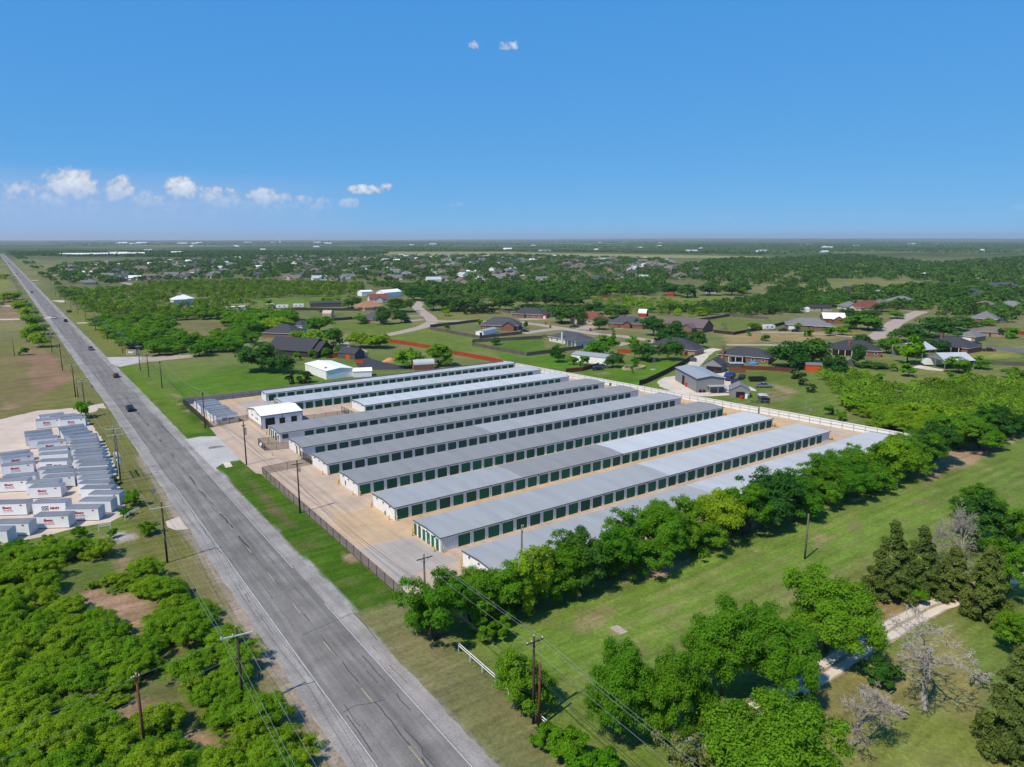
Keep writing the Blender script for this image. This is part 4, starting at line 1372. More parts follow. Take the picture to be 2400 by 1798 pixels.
# boundary walls of sheet metal with a pipe rail fence in front
def panel_wall(A, B, h, label, m, side):
    a, c = Vector((*A, 0)), Vector((*B, 0))
    d = c - a
    L = d.length
    root = thing('boundary_wall', label, 'wall', (a.x, a.y, 0), math.atan2(d.y, d.x))
    n = round(L / 3.05)
    b = MB()
    w = L / n
    x = 0
    while x < w - .05:
        b.box(x, min(x + .26, w), 0.012, .03, 0.02, h)
        x += .3
    b.box(0, w, .031, .05, 0.02, h - .01)
    pm = b.mesh('panel', m)
    for i in range(n):
        link('panel', pm, root, (w * i, 0, 0))
    pb = MB()
    pb.tube([(0, 0, 0), (0, 0, h * .9)], .035, 6)
    pm = pb.mesh('post', M_BLACK)
    for i in range(n + 1):
        link('post', pm, root, (w * i, side * .10, 0))
    for z in (.45, .86):
        rb = MB()
        rb.tube([(0, side * .10, h * z), (L, side * .10, h * z)], .03, 6)
        rb.build('rail', M_BLACK, root)
    return root
M_WALLS = mat('white_sheet_wall', (0.78, 0.78, 0.77), .5, var=.04, vscale=.5)
M_WALLN = mat('shade_grey_sheet_wall', (0.30, 0.305, 0.32), .5, var=.06, vscale=.5)  # same white sheet, with the grazing-sun shade put into its colour
panel_wall((43.2, 243.1), (168.0, 243.3), 1.9, 'long sheet metal boundary wall behind the farthest row, greyed by painted shade', M_WALLN, -1)
panel_wall((168.3, 243.2), (183.9, 128.9), 1.9, 'white sheet metal boundary wall along the far ends of the rows', M_WALLS, -1)
panel_wall((184.1, 128.6), (190.6, 82.5), 2.1, 'taller white sheet metal wall stretch nearest the hedgerow', M_WALLS, -1)

def plank_fence(pts, h, m, label, sp=2.4, name='wood_fence'):
    """boards are one part per bay; posts single"""
    a0 = pts[0]
    root = thing(name, label, 'fence', (a0[0], a0[1], 0))
    for (A, B) in zip(pts, pts[1:]):
        a, c = Vector((A[0] - a0[0], A[1] - a0[1], 0)), Vector((B[0] - a0[0], B[1] - a0[1], 0))
        d = c - a
        L = d.length
        rz = math.atan2(d.y, d.x)
        n = max(1, round(L / sp))
        w = L / n
        b = MB()
        k = max(4, int(w / .3))
        rr = random.Random(int(L * 10))
        for i in range(k):
            b.box(w * i / k + .01, w * (i + 1) / k - .01, -.012, .012, .04, h * (1 + (rr.random() - .5) * .04))
        b.box(0, w, .014, .06, h * .3, h * .3 + .09)
        b.box(0, w, .014, .06, h * .75, h * .75 + .09)
        bm_ = b.mesh('fence_bay', m)
        pb = MB()
        pb.box(-.06, .06, .02, .14, 0, h + .02)
        pm = pb.mesh('post', m)
        dn = d.normalized()
        for i in range(n):
            p = a + dn * (w * i)
            link('fence_bay', bm_, root, tuple(p), rz)
            link('post', pm, root, tuple(p), rz)
        link('post', pm, root, tuple(c), rz)
    return root
M_REDF = mat('red_cedar_stain', (0.34, 0.048, 0.014), .75, var=.2, vscale=1.2, obj_var=.1)
M_GREYF = mat('weathered_cedar', (0.115, 0.098, 0.088), .9, var=.28, vscale=1.2, obj_var=.14)
M_DARKF = mat('dark_stain_fence', (0.035, 0.028, 0.028), .85, var=.2, vscale=1.2, obj_var=.1)
M_BROWNF = mat('brown_fence', (0.20, 0.075, 0.035), .85, var=.2, vscale=1.2, obj_var=.1)
M_MAROON = mat('maroon_fence', (0.125, 0.030, 0.022), .85, var=.2, vscale=1.2, obj_var=.1)
plank_fence([(158.74,333.74), (165.3, 300.5), (165.6, 280.6), (169.3, 256.0), (169.9, 244.4)], 1.8, M_REDF, 'long bright red stained plank fence crossing the lawn')
plank_fence([(246.49,382.29), (205.90,374.27), (201.4, 366.2), (203.9, 316.4), (233.3, 318.4)], 1.75, M_GREYF, 'weathered grey plank fence round the brick house and metal shed')
plank_fence([(231.0, 297.2), (193.3, 306.5), (187.2, 297.7), (190.4, 256.2), (224.1, 257.6), (229, 262)], 1.8, M_GREYF, 'weathered grey plank fence enclosing the green back lawn')
plank_fence([(233.85,300.65), (235.96,297.30)], 1.8, M_GREYF, 'short grey plank fence joining the white brick house')
plank_fence([(198.95,217.40), (186.51,213.32), (178.79,214.69)], 1.7, M_MAROON, 'maroon plank fence running to the boundary wall')
plank_fence([(246.48,207.96), (230.31,199.56), (208.65,189.35), (188.56,180.69), (184.38,179.80)], 2.0, M_DARKF, 'dark stained plank fence sloping past the grey workshop')
plank_fence([(239.77,186.09), (242.94,177.33), (250.49,168.80), (253.18,163.00)], 1.7, M_MAROON, 'maroon plank fence behind the parked trucks')
plank_fence([(231.93,177.34), (236.77,173.13)], 1.9, M_BROWNF, 'short tan cedar fence bay beside the parked trucks')
plank_fence([(230.86,239.79), (234.24,234.60)], 1.8, M_REDF, 'red fence bay left of the tree shaded house')
plank_fence([(249.55,215.57), (256.72,215.87)], 1.8, M_REDF, 'red fence bay right of the tree shaded house')
plank_fence([(359.32,302.37), (402.23,309.74), (408.32,283.78)], 1.8, M_GREYF, 'plank fence along the far side of the play lawn')
plank_fence([(324.91,260.58), (326.38,247.50), (366.01,253.91), (411.06,265.60)], 1.8, M_DARKF, 'dark plank fence along the near side of the play lawn')
plank_fence([(440.05,306.14), (440.56,296.25)], 1.8, M_GREYF, 'grey plank fence run beyond the play lawn')
plank_fence([(169.15,529.06), (212.92,492.69)], 1.8, M_DARKF, 'dark plank fence behind the distant trailers')
plank_fence([(150.95,450.45), (169.67,441.12), (188.25,441.84)], 1.8, M_DARKF, 'dark plank fence behind the open lawn by the curve')
plank_fence([(295.60,433.93), (291.41,411.77)], 1.8, M_GREYF, 'grey plank fence at the cedar row')
plank_fence([(338.90,126.68), (339.81,120.50), (344.71,115.21)], 1.7, M_GREYF, 'pale grey plank fence beyond the twin round trees')
plank_fence([(115.05,303.02), (119.51,302.43)], 1.8, M_REDF, 'short red fence beside the dark gabled shed')
plank_fence([(120.01,284.73), (121.91,281.02)], 1.6, M_REDF, 'red gate fence at the blacktop drive')
plank_fence([(467.62,168.58), (456.81,154.81)], 1.9, M_REDF, 'red fence at the edge of the view')

def pipe_fence(pts, h, label):
    a0 = pts[0]
    root = thing('pipe_fence', label, 'fence', (a0[0], a0[1], 0))
    for A, B in zip(pts, pts[1:]):
        a, c = Vector((A[0] - a0[0], A[1] - a0[1], 0)), Vector((B[0] - a0[0], B[1] - a0[1], 0))
        n = max(1, round((c - a).length / 3.0))
        for z in (h, h * .72):
            b = MB()
            b.tube([(a.x, a.y, z), (c.x, c.y, z)], .055, 6)
            b.build('rail', M_WP, root)
        for i in range(n + 1):
            p = a.lerp(c, i / n)
            b = MB()
            b.tube([(p.x, p.y, 0), (p.x, p.y, h)], .055, 6)
            b.build('post', M_WP, root)
M_WP = mat('white_pipe', (0.72, 0.72, 0.70), .5)
pipe_fence([(42.72,72.05), (42.70,60.81)], 1.25, 'white pipe rail fence along the verge beside the field')
pipe_fence([(42.67,55.52), (42.69,52.53)], 1.25, 'short white pipe rail fence behind the tall brown pole')
pipe_fence([(13.88,145.95), (14.76,147.42), (16.78,148.88)], 1.1, 'white pipe gate at the edge of the container lot')
pipe_fence([(9.28,143.21), (11.15,143.18)], 1.2, 'leaning white pipe gate beside the rubble strip')

# ------------------------------------------------------------------ utility poles and wires
M_POLE = mat('creosote_pole', (0.060, 0.040, 0.030), .9, var=.3, vscale=2.0, stretch=(6, 6, .6))
M_POLEG = mat('grey_pole', (0.135, 0.120, 0.105), .9, var=.25, vscale=2.0, stretch=(6, 6, .6))
M_POLER = mat('red_brown_pole', (0.150, 0.050, 0.026), .9, var=.25, vscale=2.0, stretch=(6, 6, .6))
M_STEEL = mat('galvanised_steel', (0.42, 0.44, 0.46), .45, .3)
M_INS = mat('porcelain', (0.62, 0.62, 0.62), .25)
M_ARMW = mat('pale_fibreglass_arm', (0.56, 0.57, 0.56), .5)
M_WIRE = mat('aluminium_wire', (0.30, 0.31, 0.32), .4, .4)
M_WIREB = mat('black_cable', (0.030, 0.030, 0.032), .6)

def pole(x, y, h, label, m=None, arm=1.25, armz=.55, armm=None, arm_az=0.0, trans=0, lean=(0, 0), braces=True):
    m = m or M_POLE
    root = thing('utility_pole', label, 'utility pole', (x, y, 0), arm_az, 'wooden utility poles')
    b = MB()
    b.tube([(0, 0, 0), (lean[0] * .5, lean[1] * .5, h * .5), (lean[0], lean[1], h)], [.17, .15, .115], 8)
    b.build('shaft', m, root, True)
    if arm > 0:
        z = h - armz
        b = MB()
        b.box(-arm, arm, -.22, -.11, z - .07, z + .06)
        if braces:
            b.tube([(-arm * .6, -.17, z - .05), (0, -.16, z - .75)], .022, 4)
            b.tube([(arm * .6, -.17, z - .05), (0, -.16, z - .75)], .022, 4)
        b.build('crossarm', armm or m, root)
        ib = MB()
        ib.tube([(0, 0, 0), (0, 0, .1), (0, 0, .2), (0, 0, .24)], [.035, .07, .06, .02], 6)
        im = ib.mesh('insulator', M_INS)
        for xx in (-arm + .12, arm - .12, -.45):
            link('insulator', im, root, (xx, -.165, z + .06))
        link('insulator', im, root, (lean[0], lean[1], h))
    for k in range(trans):
        b = MB()
        b.tube([(0, 0, 0), (0, 0, .75), (0, 0, .85)], [.22, .22, .05], 10)
        o = b.build('transformer', M_STEEL, root)
        o.location = (.38 - .0 * k, .05, h - 2.4 - k * .9)
    return root
PX = 42.2
pole(PX, 55.3, 10.6, 'tall brown utility pole behind the white pipe fence by the field', None, 1.15, .55)
st = thing('stub_pole', 'leaning red brown stub pole beside the tall brown pole', 'utility pole', (42.35, 54.5, 0))
b = MB()
b.tube([(0, 0, 0), (.12, .05, 7.6)], [.15, .12], 8)
b.build('shaft', M_POLER, st, True)
pole(PX, 79.9, 10.7, 'utility pole rising out of the corner trees beside the yard', M_POLEG, 1.2, .5)
pole(PX, 130.6, 10.8, 'dark utility pole standing at the long black fence', None, 1.1, .75, None, R(-8), 1)
pole(PX, 167.6, 10.6, 'dark utility pole at the entrance with a grey transformer', None, .55, .9, None, 0, 2)
pole(42.1, 208.4, 10.5, 'dark utility pole at the corner of the screened fence', None, .5, .5)
pole(42.4, 275.1, 9.9, 'utility pole on the lawn, nearest of three by the scrub', None, .9, .4)
pole(42.1, 300.6, 9.1, 'utility pole on the lawn, middle of three by the scrub', None, 1.0, .4)
pole(41.6, 317.6, 10.2, 'utility pole with pale equipment beside the stone entrance sign', M_POLEG, 1.3, .3, M_ARMW, 0, 2)
pole(59.0, 80.5, 10.4, 'grey utility pole behind the hedgerow at the nearest row', M_POLEG, 1.0, .4, M_POLEG, R(50))
pole(16.65, 75.7, 10.6, 'utility pole with a wide pale crossarm in the mesquite thicket', None, 1.75, .9, M_ARMW, R(-8), 0, (0, 0), False)
pole(16.97, 122.0, 10.6, 'utility pole with a pale crossarm beside the gravel drive', None, 1.75, .9, M_ARMW, R(-8), 0, (0, 0), False)
pole(6.5, 74.8, 9.2, 'thin brown utility pole deep in the mesquite thicket', M_POLER, .35, .2)
pa = pole(16.4, 172.4, 10.9, 'nearer of the twin poles carrying the transformer bank', M_POLEG, 1.6, .45, M_ARMW, R(-4))
pb_ = pole(16.6, 177.9, 10.9, 'farther of the twin poles carrying the transformer bank', M_POLEG, 1.6, .35, M_ARMW, R(-4))
bank = thing('transformer_bank', 'white steel rack and transformers between the twin grey poles', 'transformer', (16.5, 175.1, 0))
b = MB()
b.box(-.05, .1, -2.6, 2.6, 5.0, 5.2)
b.box(-.05, .1, -2.6, 2.6, 3.4, 3.55)
for y in (-1.7, -.6, .5, 1.6):
    b.box(-.55, .55, y - .05, y + .05, 5.2, 5.3)
b.build('rack', mat('white_steel', (.7, .72, .73), .4), bank)
tb = MB()
tb.tube([(0, 0, 0), (0, 0, .95), (0, 0, 1.05)], [.3, .3, .08], 10)
tm = tb.mesh('transformer', M_STEEL)
for y in (-1.4, 0, 1.4):
    link('transformer', tm, bank, (.45, y, 3.6))
b = MB()
b.tube([(-.3, -2.4, 0), (-.3, -2.4, 1.4), (-.3, -2.4, 5.0)], .07, 6)
b.tube([(-.45, 2.2, 3.2), (-.45, 2.2, 5.3), (.4, 2.2, 5.3)], .06, 6)
b.build('conduit', MATS['white_steel'], bank)
LP = [(16.0, 242.5, 11.4), (15.9, 275.9, 11.6), (16.0, 335.7, 11.3), (15.6, 395.4, 10.8)]
for i, (x, y, h) in enumerate(LP):
    pole(x, y, h, ['utility pole beside the round roadside bush beyond the containers', 'utility pole with a stub beside it on the far verge', 'utility pole past the bare clay patch on the far verge', 'thick transformer pole beside the roadside scrub'][i], M_POLEG if i == 3 else None, 1.2, .5, M_ARMW if i < 2 else None, 0, 2 if i == 3 else 0)
st = thing('stub_pole', 'short stub pole beside a taller pole on the far verge', 'utility pole', (16.5, 274.6, 0))
b = MB()
b.tube([(0, 0, 0), (0, 0, 6.3)], [.15, .12], 8)
b.build('shaft', M_POLEG, st, True)
for i in range(14):
    y = 450 + i * 58
    pole(roadx(y) - 13.0, y, 10.5, '%s small pole of the distant left roadside line' % ORD[i], M_POLEG, 1.1, .5)
for i in range(10):
    y = 372 + i * 52
    pole(roadx(y) + 13.5, y, 9.8, '%s small pole of the distant right roadside line' % ORD[i], M_POLEG, .9, .4)
for i, (x, y, h, lb) in enumerate(((*(0.97,391.63), 8.5, 'lone pole standing in the dry field left of the road'), (*(103.99,61.94), 8.0, 'thin pole poking above the large pecan by the field'), (*(906.2,545.0), 9, 'pale pole in the far woods clearing'))):
    pole(x, y, h, lb, M_POLEG, 0)

def wire(name, pts, label, m=None, r=.018, sag=.9, steps=10):
    b = MB()
    for (a, c) in zip(pts, pts[1:]):
        a, c = Vector(a), Vector(c)
        L = (c - a).length
        s = sag * (L / 45.0) ** 2 if L < 60 else sag * 1.6
        pp = []
        for i in range(steps + 1):
            t = i / steps
            p = a.lerp(c, t)
            p.z -= s * 4 * t * (1 - t)
            pp.append(tuple(p))
        b.tube(pp, r, 4)
    return tag(b.build(name, m or M_WIRE), label, 'wire', 'overhead lines')
RP = [(PX, -10.0, 10.6), (PX, 55.3, 10.6), (PX, 79.9, 10.7), (PX, 130.6, 10.8), (PX, 167.6, 10.6), (42.1, 208.4, 10.5), (42.4, 275.1, 9.9), (42.1, 300.6, 9.1), (41.6, 317.6, 10.2), (roadx(372) + 13.5, 372, 9.8), (roadx(476) + 13.5, 476, 9.8), (roadx(580) + 13.5, 580, 9.8)]
wire('power_line', [(x - 1.0, y, z - .32) for x, y, z in RP], 'outer conductor of the line along the yard fence, road side', None, .017)
wire('power_line', [(x, y, z + .25) for x, y, z in RP], 'top conductor of the line along the yard fence', None, .017)
wire('power_line', [(x + 1.0, y, z - .32) for x, y, z in RP], 'outer conductor of the line along the yard fence, yard side', None, .017)
wire('telephone_cable', [(x - .15, y, 6.4) for x, y, z in RP], 'thick black cable slung low along the yard fence line', M_WIREB, .028, .7)
wire('telephone_cable', [(x + .12, y, 5.9) for x, y, z in RP], 'lower black cable slung along the yard fence line', M_WIREB, .022, .9)
QP = [(16.65, 10.0, 10.6), (16.65, 75.7, 10.6), (16.97, 122.0, 10.6), (16.4, 172.4, 10.9), (16.6, 177.9, 10.9), (16.0, 242.5, 11.4), (15.9, 275.9, 11.6), (16.0, 335.7, 11.3), (15.6, 395.4, 10.8), (roadx(450) - 13, 450, 10.5), (roadx(566) - 13, 566, 10.5)]
wire('power_line', [(x - 1.6, y, z - .75) for x, y, z in QP], 'inner conductor over the mesquite thicket', None, .017)
wire('power_line', [(x, y, z + .25) for x, y, z in QP], 'middle conductor over the mesquite thicket', None, .017)
wire('power_line', [(x + 1.6, y, z - .75) for x, y, z in QP], 'roadside conductor over the mesquite thicket', None, .017)
wire('telephone_cable', [(x, y, 6.6) for x, y, z in QP], 'lower cable over the mesquite thicket', M_WIRE, .02)
wire('service_line', [(16.65, 75.7, 9.8), (6.5, 74.8, 9.0), (-12, 72.0, 8.6)], 'upper service wire crossing the thicket to the thin pole')
wire('service_line', [(16.65, 75.7, 7.2), (6.5, 74.8, 6.4), (-12, 72.0, 6.0)], 'lower service wire crossing the thicket to the thin pole')

# ------------------------------------------------------------------ vehicles
M_TYRE = mat('tyre_rubber', (0.012, 0.012, 0.012), .8)
M_RIM = mat('wheel_rim', (0.45, 0.46, 0.47), .3, .6)
M_CHROME = mat('chrome', (0.7, 0.7, 0.72), .15, .9)
M_HEAD = mat('headlight_lens', (0.75, 0.75, 0.72), .1)
M_TAIL = mat('tail_light', (0.35, 0.01, 0.01), .3)
def paint_m(name, col, metal=.2):
    return mat(name, col, .25, metal, spec=.6)
PAINTS = {'black': paint_m('paint_black', (.010, .010, .014)), 'charcoal': paint_m('paint_charcoal', (.022, .022, .028)), 'red': paint_m('paint_red', (.22, .012, .020)), 'maroon': paint_m('paint_maroon', (.075, .010, .014)),
          'silver': paint_m('paint_silver', (.30, .31, .33), .5), 'white': paint_m('paint_white', (.72, .72, .72), 0), 'blue': paint_m('paint_blue', (.015, .055, .33)), 'grey': paint_m('paint_grey', (.08, .085, .095))}
def loft(b, secs, k=0):
    """secs: list of (x, half width, z bottom, z top, top half width); closed body lofted along x"""
    prev = None
    for (x, w, z0, z1, wt) in secs:
        zm = z0 + (z1 - z0) * .55
        ring = [(x, -w * .94, z0), (x, -w, zm), (x, -wt, z1), (x, wt, z1), (x, w, zm), (x, w * .94, z0)]
        n = len(b.v)
        b.v += ring
        if prev is None:
            b.f.append(tuple(n + i for i in range(6)))
        else:
            for i in range(6):
                j = (i + 1) % 6
                b.f.append((prev + i, n + i, n + j, prev + j))
            b.m += [k] * 5
        b.m.append(k)
        prev = n
    b.f.append(tuple(prev + i for i in reversed(range(6))))
    b.m.append(k)
VM = {}
def vmesh(kind):
    if kind in VM:
        return VM[kind]
    r = {}
    b = MB()
    if kind == 'pickup':
        L, W, wb, wr = 5.7, .98, 3.6, .40
        loft(b, [(-2.85, .90, .52, .98, .86), (-2.7, .98, .42, 1.08, .93), (-.75, .98, .40, 1.10, .93), (1.25, .98, .40, 1.12, .92), (2.3, .97, .42, 1.08, .86), (2.75, .93, .50, 1.00, .80), (2.88, .86, .55, .9, .74)])
        bed = (-2.62, -.85)
        cab = [(-.82, .90, 1.09, 1.12, .88), (-.70, .88, 1.09, 1.72, .70), (.35, .88, 1.09, 1.82, .70), (.55, .88, 1.09, 1.80, .69), (1.35, .88, 1.09, 1.13, .84)]
    elif kind == 'suv':
        L, W, wb, wr = 4.7, .94, 2.8, .36
        loft(b, [(-2.35, .86, .45, .95, .80), (-2.2, .94, .36, 1.02, .88), (1.0, .94, .34, 1.02, .88), (1.9, .92, .38, .98, .82), (2.35, .84, .46, .84, .74)])
        bed = None
        cab = [(-2.25, .84, 1.0, 1.1, .80), (-1.95, .86, 1.0, 1.62, .66), (-.4, .87, 1.0, 1.74, .68), (.35, .87, 1.0, 1.68, .67), (1.15, .86, 1.0, 1.04, .80)]
    else:
        L, W, wb, wr = 4.7, .91, 2.75, .33
        loft(b, [(-2.35, .80, .42, .85, .74), (-2.15, .90, .32, .95, .80), (-1.2, .91, .30, .96, .84), (.9, .91, .30, .94, .84), (1.8, .89, .34, .86, .78), (2.35, .78, .40, .70, .66)])
        bed = None
        cab = [(-1.75, .82, .93, .97, .78), (-.95, .82, .93, 1.38, .62), (.05, .82, .93, 1.43, .62), (.35, .82, .93, 1.40, .61), (1.15, .82, .92, .95, .76)]
    r['bed'] = None
    r['body_b'] = b
    c = MB()
    loft(c, cab)
    r['glass'] = c.mesh('cabin_glass', M_GLASS)
    t = MB()
    mid = cab[1:4]
    loft(t, [(x, wt + .015, zt - .045, zt + .02, wt - .04) for (x, w, z0, zt, wt) in mid])
    r['top_b'] = t
    if bed:
        q = MB()
        q.box(bed[0], bed[1], -.78, .78, 1.085, 1.105)
        r['bed'] = q.mesh('cargo_bed', M_BLACK)
    for (nm, sides) in (('wheel', 1),):
        w_ = MB()
        w_.tube([(0, -.12, 0), (0, -.11, 0), (0, .11, 0), (0, .12, 0)], [wr * .8, wr, wr, wr * .8], 14)
        w_.tube([(0, -.135, 0), (0, .135, 0)], wr * .55, 10, 1)
        r['wheel'] = w_.mesh('wheel', [M_TYRE, M_RIM])
    r['wpos'] = [(sx * wb / 2, sy * (W - .10), wr) for sx in (-1, 1) for sy in (-1, 1)]
    h_ = MB()
    h_.box(-.02, .04, -.16, .16, -.07, .07)
    r['head'] = h_.mesh('headlight', M_HEAD)
    r['tail'] = h_.mesh('tail_light', M_TAIL)
    xf, xr = (2.82, -2.84) if kind == 'pickup' else (2.27, -2.33)
    zh = .82 if kind != 'sedan' else .64
    r['lights'] = (xf, xr, zh, W - .28)
    VM[kind] = r
    return r
BODYC = {}
def vehicle(kind, colour, x, y, rz, label, name=None, z=0.0):
    r = vmesh(kind)
    key = (kind, colour)
    if key not in BODYC:
        BODYC[key] = (r['body_b'].mesh('body', PAINTS[colour], False), r['top_b'].mesh('cab_roof', PAINTS[colour], False))
    root = thing(name or {'pickup': 'pickup_truck', 'suv': 'parked_car', 'sedan': 'car'}[kind], label, 'pickup' if kind == 'pickup' else 'car', (x, y, z), rz, 'vehicles')
    link('body', BODYC[key][0], root)
    link('cab_roof', BODYC[key][1], root)
    link('cabin_glass', r['glass'], root)
    if r['bed']:
        link('cargo_bed', r['bed'], root)
    for p in r['wpos']:
        link('wheel', r['wheel'], root, p)
    xf, xr, zh, yy = r['lights']
    for s in (-1, 1):
        link('headlight', r['head'], root, (xf, s * yy, zh))
        link('tail_light', r['tail'], root, (xr, s * yy, zh))
    return root
DN, UP = R(-90), R(90)
def onroad(p, kind, col, away, label):
    x, y = p
    vehicle(kind, col, x, y, UP if away else DN, label, 'car' if kind != 'pickup' else None, .02)
onroad(((27.99,244.30)[0] + .0, (27.99,244.30)[1]), 'pickup', 'black', False, 'black pickup driving towards the camera, nearest on the highway')
onroad((31.75,307.98), 'suv', 'red', True, 'dark red car driving away, second nearest on the highway')
onroad((31.18,392.34), 'pickup', 'silver', True, 'silver pickup driving away near the stone entrance sign')
onroad((30.59,535.99), 'pickup', 'black', True, 'black pickup driving away beyond the side road')
onroad((25.92,562.29), 'suv', 'white', False, 'white car coming down the highway beyond the side road')
onroad((23.27,842.52), 'suv', 'black', False, 'small dark car on the distant highway')
onroad((20.9,1174.1), 'pickup', 'white', False, 'small white truck on the distant highway')
onroad((25.7,1192.1), 'suv', 'white', True, 'tiny white car beside the distant white truck')
onroad((20.1,1289.8), 'suv', 'black', False, 'tiny dark car behind the distant white truck')
onroad((17.3,1805.4), 'suv', 'grey', True, 'tiny grey car at the far end of the highway')
onroad((11.7,1825.8), 'suv', 'black', False, 'tiny black car at the far end of the highway')
sx, sy = (37.47,604.06)
vehicle('suv', 'black', sx, sy, R(60), 'dark car waiting on the verge by a driveway')
for (p, k, c, az, lb) in (((216.72,162.58), 'pickup', 'charcoal', 200, 'black pickup parked nearest the grey workshop'), ((219.48,167.34), 'pickup', 'maroon', 200, 'maroon pickup parked behind the black one'), ((225.88,171.24), 'pickup', 'blue', 205, 'bright blue pickup parked beside the cedar fence'), ((224.90,172.66), 'sedan', 'blue', 205, 'blue car tucked behind the maroon pickup'), ((225.59,166.47), 'pickup', 'black', 205, 'black truck bed trailing behind the blue pickup'),
                          ((218.54,151.70), 'pickup', 'silver', -36, 'silver pickup parked on the grass'), ((240.42,203.88), 'suv', 'grey', 120, 'grey car parked on the pale drive by the dark fence'), ((227.92,180.95), 'suv', 'maroon', 240, 'maroon vehicle under the grey carport'),
                          ((193.17,211.73), 'suv', 'charcoal', -20, 'dark car parked on the grass by the long white shed'), ((197.94,213.71), 'suv', 'grey', -30, 'grey car behind the dark one by the long white shed'), ((240.08,325.00), 'suv', 'black', -30, 'black car parked outside the brick house with metal shed'), ((276.90,325.20), 'pickup', 'charcoal', -30, 'dark pickup on the driveway under the shade trees'),
                          ((287.52,331.88), 'suv', 'black', -30, 'dark car on the driveway under the shade trees'), ((241.11,455.35), 'pickup', 'white', 70, 'white pickup parked on the curving lane'), ((207.42,406.40), 'suv', 'black', 0, 'dark car in the drive of the house at the curve'),
                          ((396.91,160.49), 'suv', 'red', -30, 'red car in front of the white garage'), ((394.71,154.14), 'pickup', 'charcoal', -35, 'dark pickup beside the red car'), ((377.00,141.10), 'pickup', 'maroon', -40, 'dark maroon pickup at the end of the old blacktop'), ((405.91,163.67), 'suv', 'white', -35, 'white car beside the garage door'),
                          ((114.47,265.31), 'pickup', 'charcoal', 60, 'dark pickup parked beside the white barn'), ((363.82,242.35), 'pickup', 'charcoal', -20, 'dark pickup beside the white trailer'), ((366.09,235.67), 'suv', 'charcoal', -25, 'dark car in front of the grey hipped house'), ((514.30,188.32), 'suv', 'silver', -30, 'pale car beside the far grey house')):
    vehicle(k, c, p[0], p[1], R(az), lb)
# red car half hidden behind the hall
vehicle('sedan', 'red', 62.5, 214.6, R(0), 'bright red car behind the white metal hall')

def trailer(p, rz, L, W, Hh, col, label, flat=False):
    root = thing('trailer', label, 'trailer', (p[0], p[1], 0), rz, 'parked trailers')
    b = MB()
    if flat:
        b.box(-L / 2, L / 2, -W / 2, W / 2, .6, .75)
        b.box(-L / 2, L / 2, -W / 2, -W / 2 + .06, .75, Hh)
        b.box(-L / 2, L / 2, W / 2 - .06, W / 2, .75, Hh)
        b.box(-L / 2, -L / 2 + .06, -W / 2 + .062, W / 2 - .062, .75, Hh)
    else:
        pr = [(-L / 2, .5), (L / 2 - .6, .5), (L / 2, 1.1), (L / 2 - .15, Hh - .25), (L / 2 - .7, Hh), (-L / 2 + .2, Hh), (-L / 2, Hh - .2)]
        b.poly([(x, -W / 2, z) for x, z in pr])
        b.poly([(x, W / 2, z) for x, z in pr][::-1])
        for (x0, z0), (x1, z1) in zip(pr, pr[1:] + pr[:1]):
            b.quad((x0, W / 2, z0), (x1, W / 2, z1), (x1, -W / 2, z1), (x0, -W / 2, z0))
    b.build('body', col, root)
    if not flat:
        for (x, w) in ((-L * .28, 1.0), (L * .12, 1.3)):
            g = MB()
            g.box(x, x + w, -W / 2 - .02, -W / 2 - .004, 1.5, 2.2)
            g.build('window', M_GLASS, root)
        g = MB()
        g.box(-L / 2 + .2, L / 2 - .4, -W / 2 - .016, -W / 2 - .003, 1.0, 1.18)
        g.build('stripe', mat('trailer_stripe', (.12, .12, .14), .5), root)
    wb_ = MB()
    wb_.tube([(0, -.12, 0), (0, .12, 0)], .36, 12)
    wm_ = wb_.mesh('wheel', M_TYRE)
    for sx in (-.45, .45):
        for sy in (-1, 1):
            link('wheel', wm_, root, (sx, sy * (W / 2 - .13), .36))
    t = MB()
    t.tube([(L / 2, -.5, .55), (L / 2 + 1.2, 0, .5)], .05, 5)
    t.tube([(L / 2, .5, .55), (L / 2 + 1.2, 0, .5)], .05, 5)
    t.build('tow_bar', M_BLACK, root)
    return root
M_RV = mat('caravan_white', (.72, .73, .74), .4, var=.04)
trailer((226.14,159.89), R(-30), 6.2, 2.2, 1.7, M_BLACK, 'black dump trailer parked on the grass above the silver pickup', True)
trailer((361.60,250.40), R(-25), 7.0, 2.4, 3.0, M_RV, 'white camper trailer beside the dark plank fence')
trailer((550.1,446.5), R(-30), 9.5, 2.4, 3.3, M_RV, 'white fifth wheel trailer at the far lawn edge')
trailer((650.7,387.6), R(-30), 9, 2.4, 3.2, M_RV, 'white caravan in the far yard')
trailer((673.6,358.8), R(-30), 7, 2.4, 3.0, M_RV, 'second white caravan near the far metal shed')
trailer((314.43,138.54), R(140), 7.5, 2.45, 3.1, M_RV, 'pale motor home parked under the open metal barn')
trailer((167.35,558.00), R(0), 6, 2.4, 2.8, M_RV, 'white trailer at the edge of the green field')
trailer((172.04,543.33), R(-30), 9, 2.4, 2.8, M_RV, 'longer white trailer beside the distant sheds')
trailer((184.28,542.53), R(-30), 8, 2.4, 3.0, M_RV, 'white trailer in the row of distant sheds')

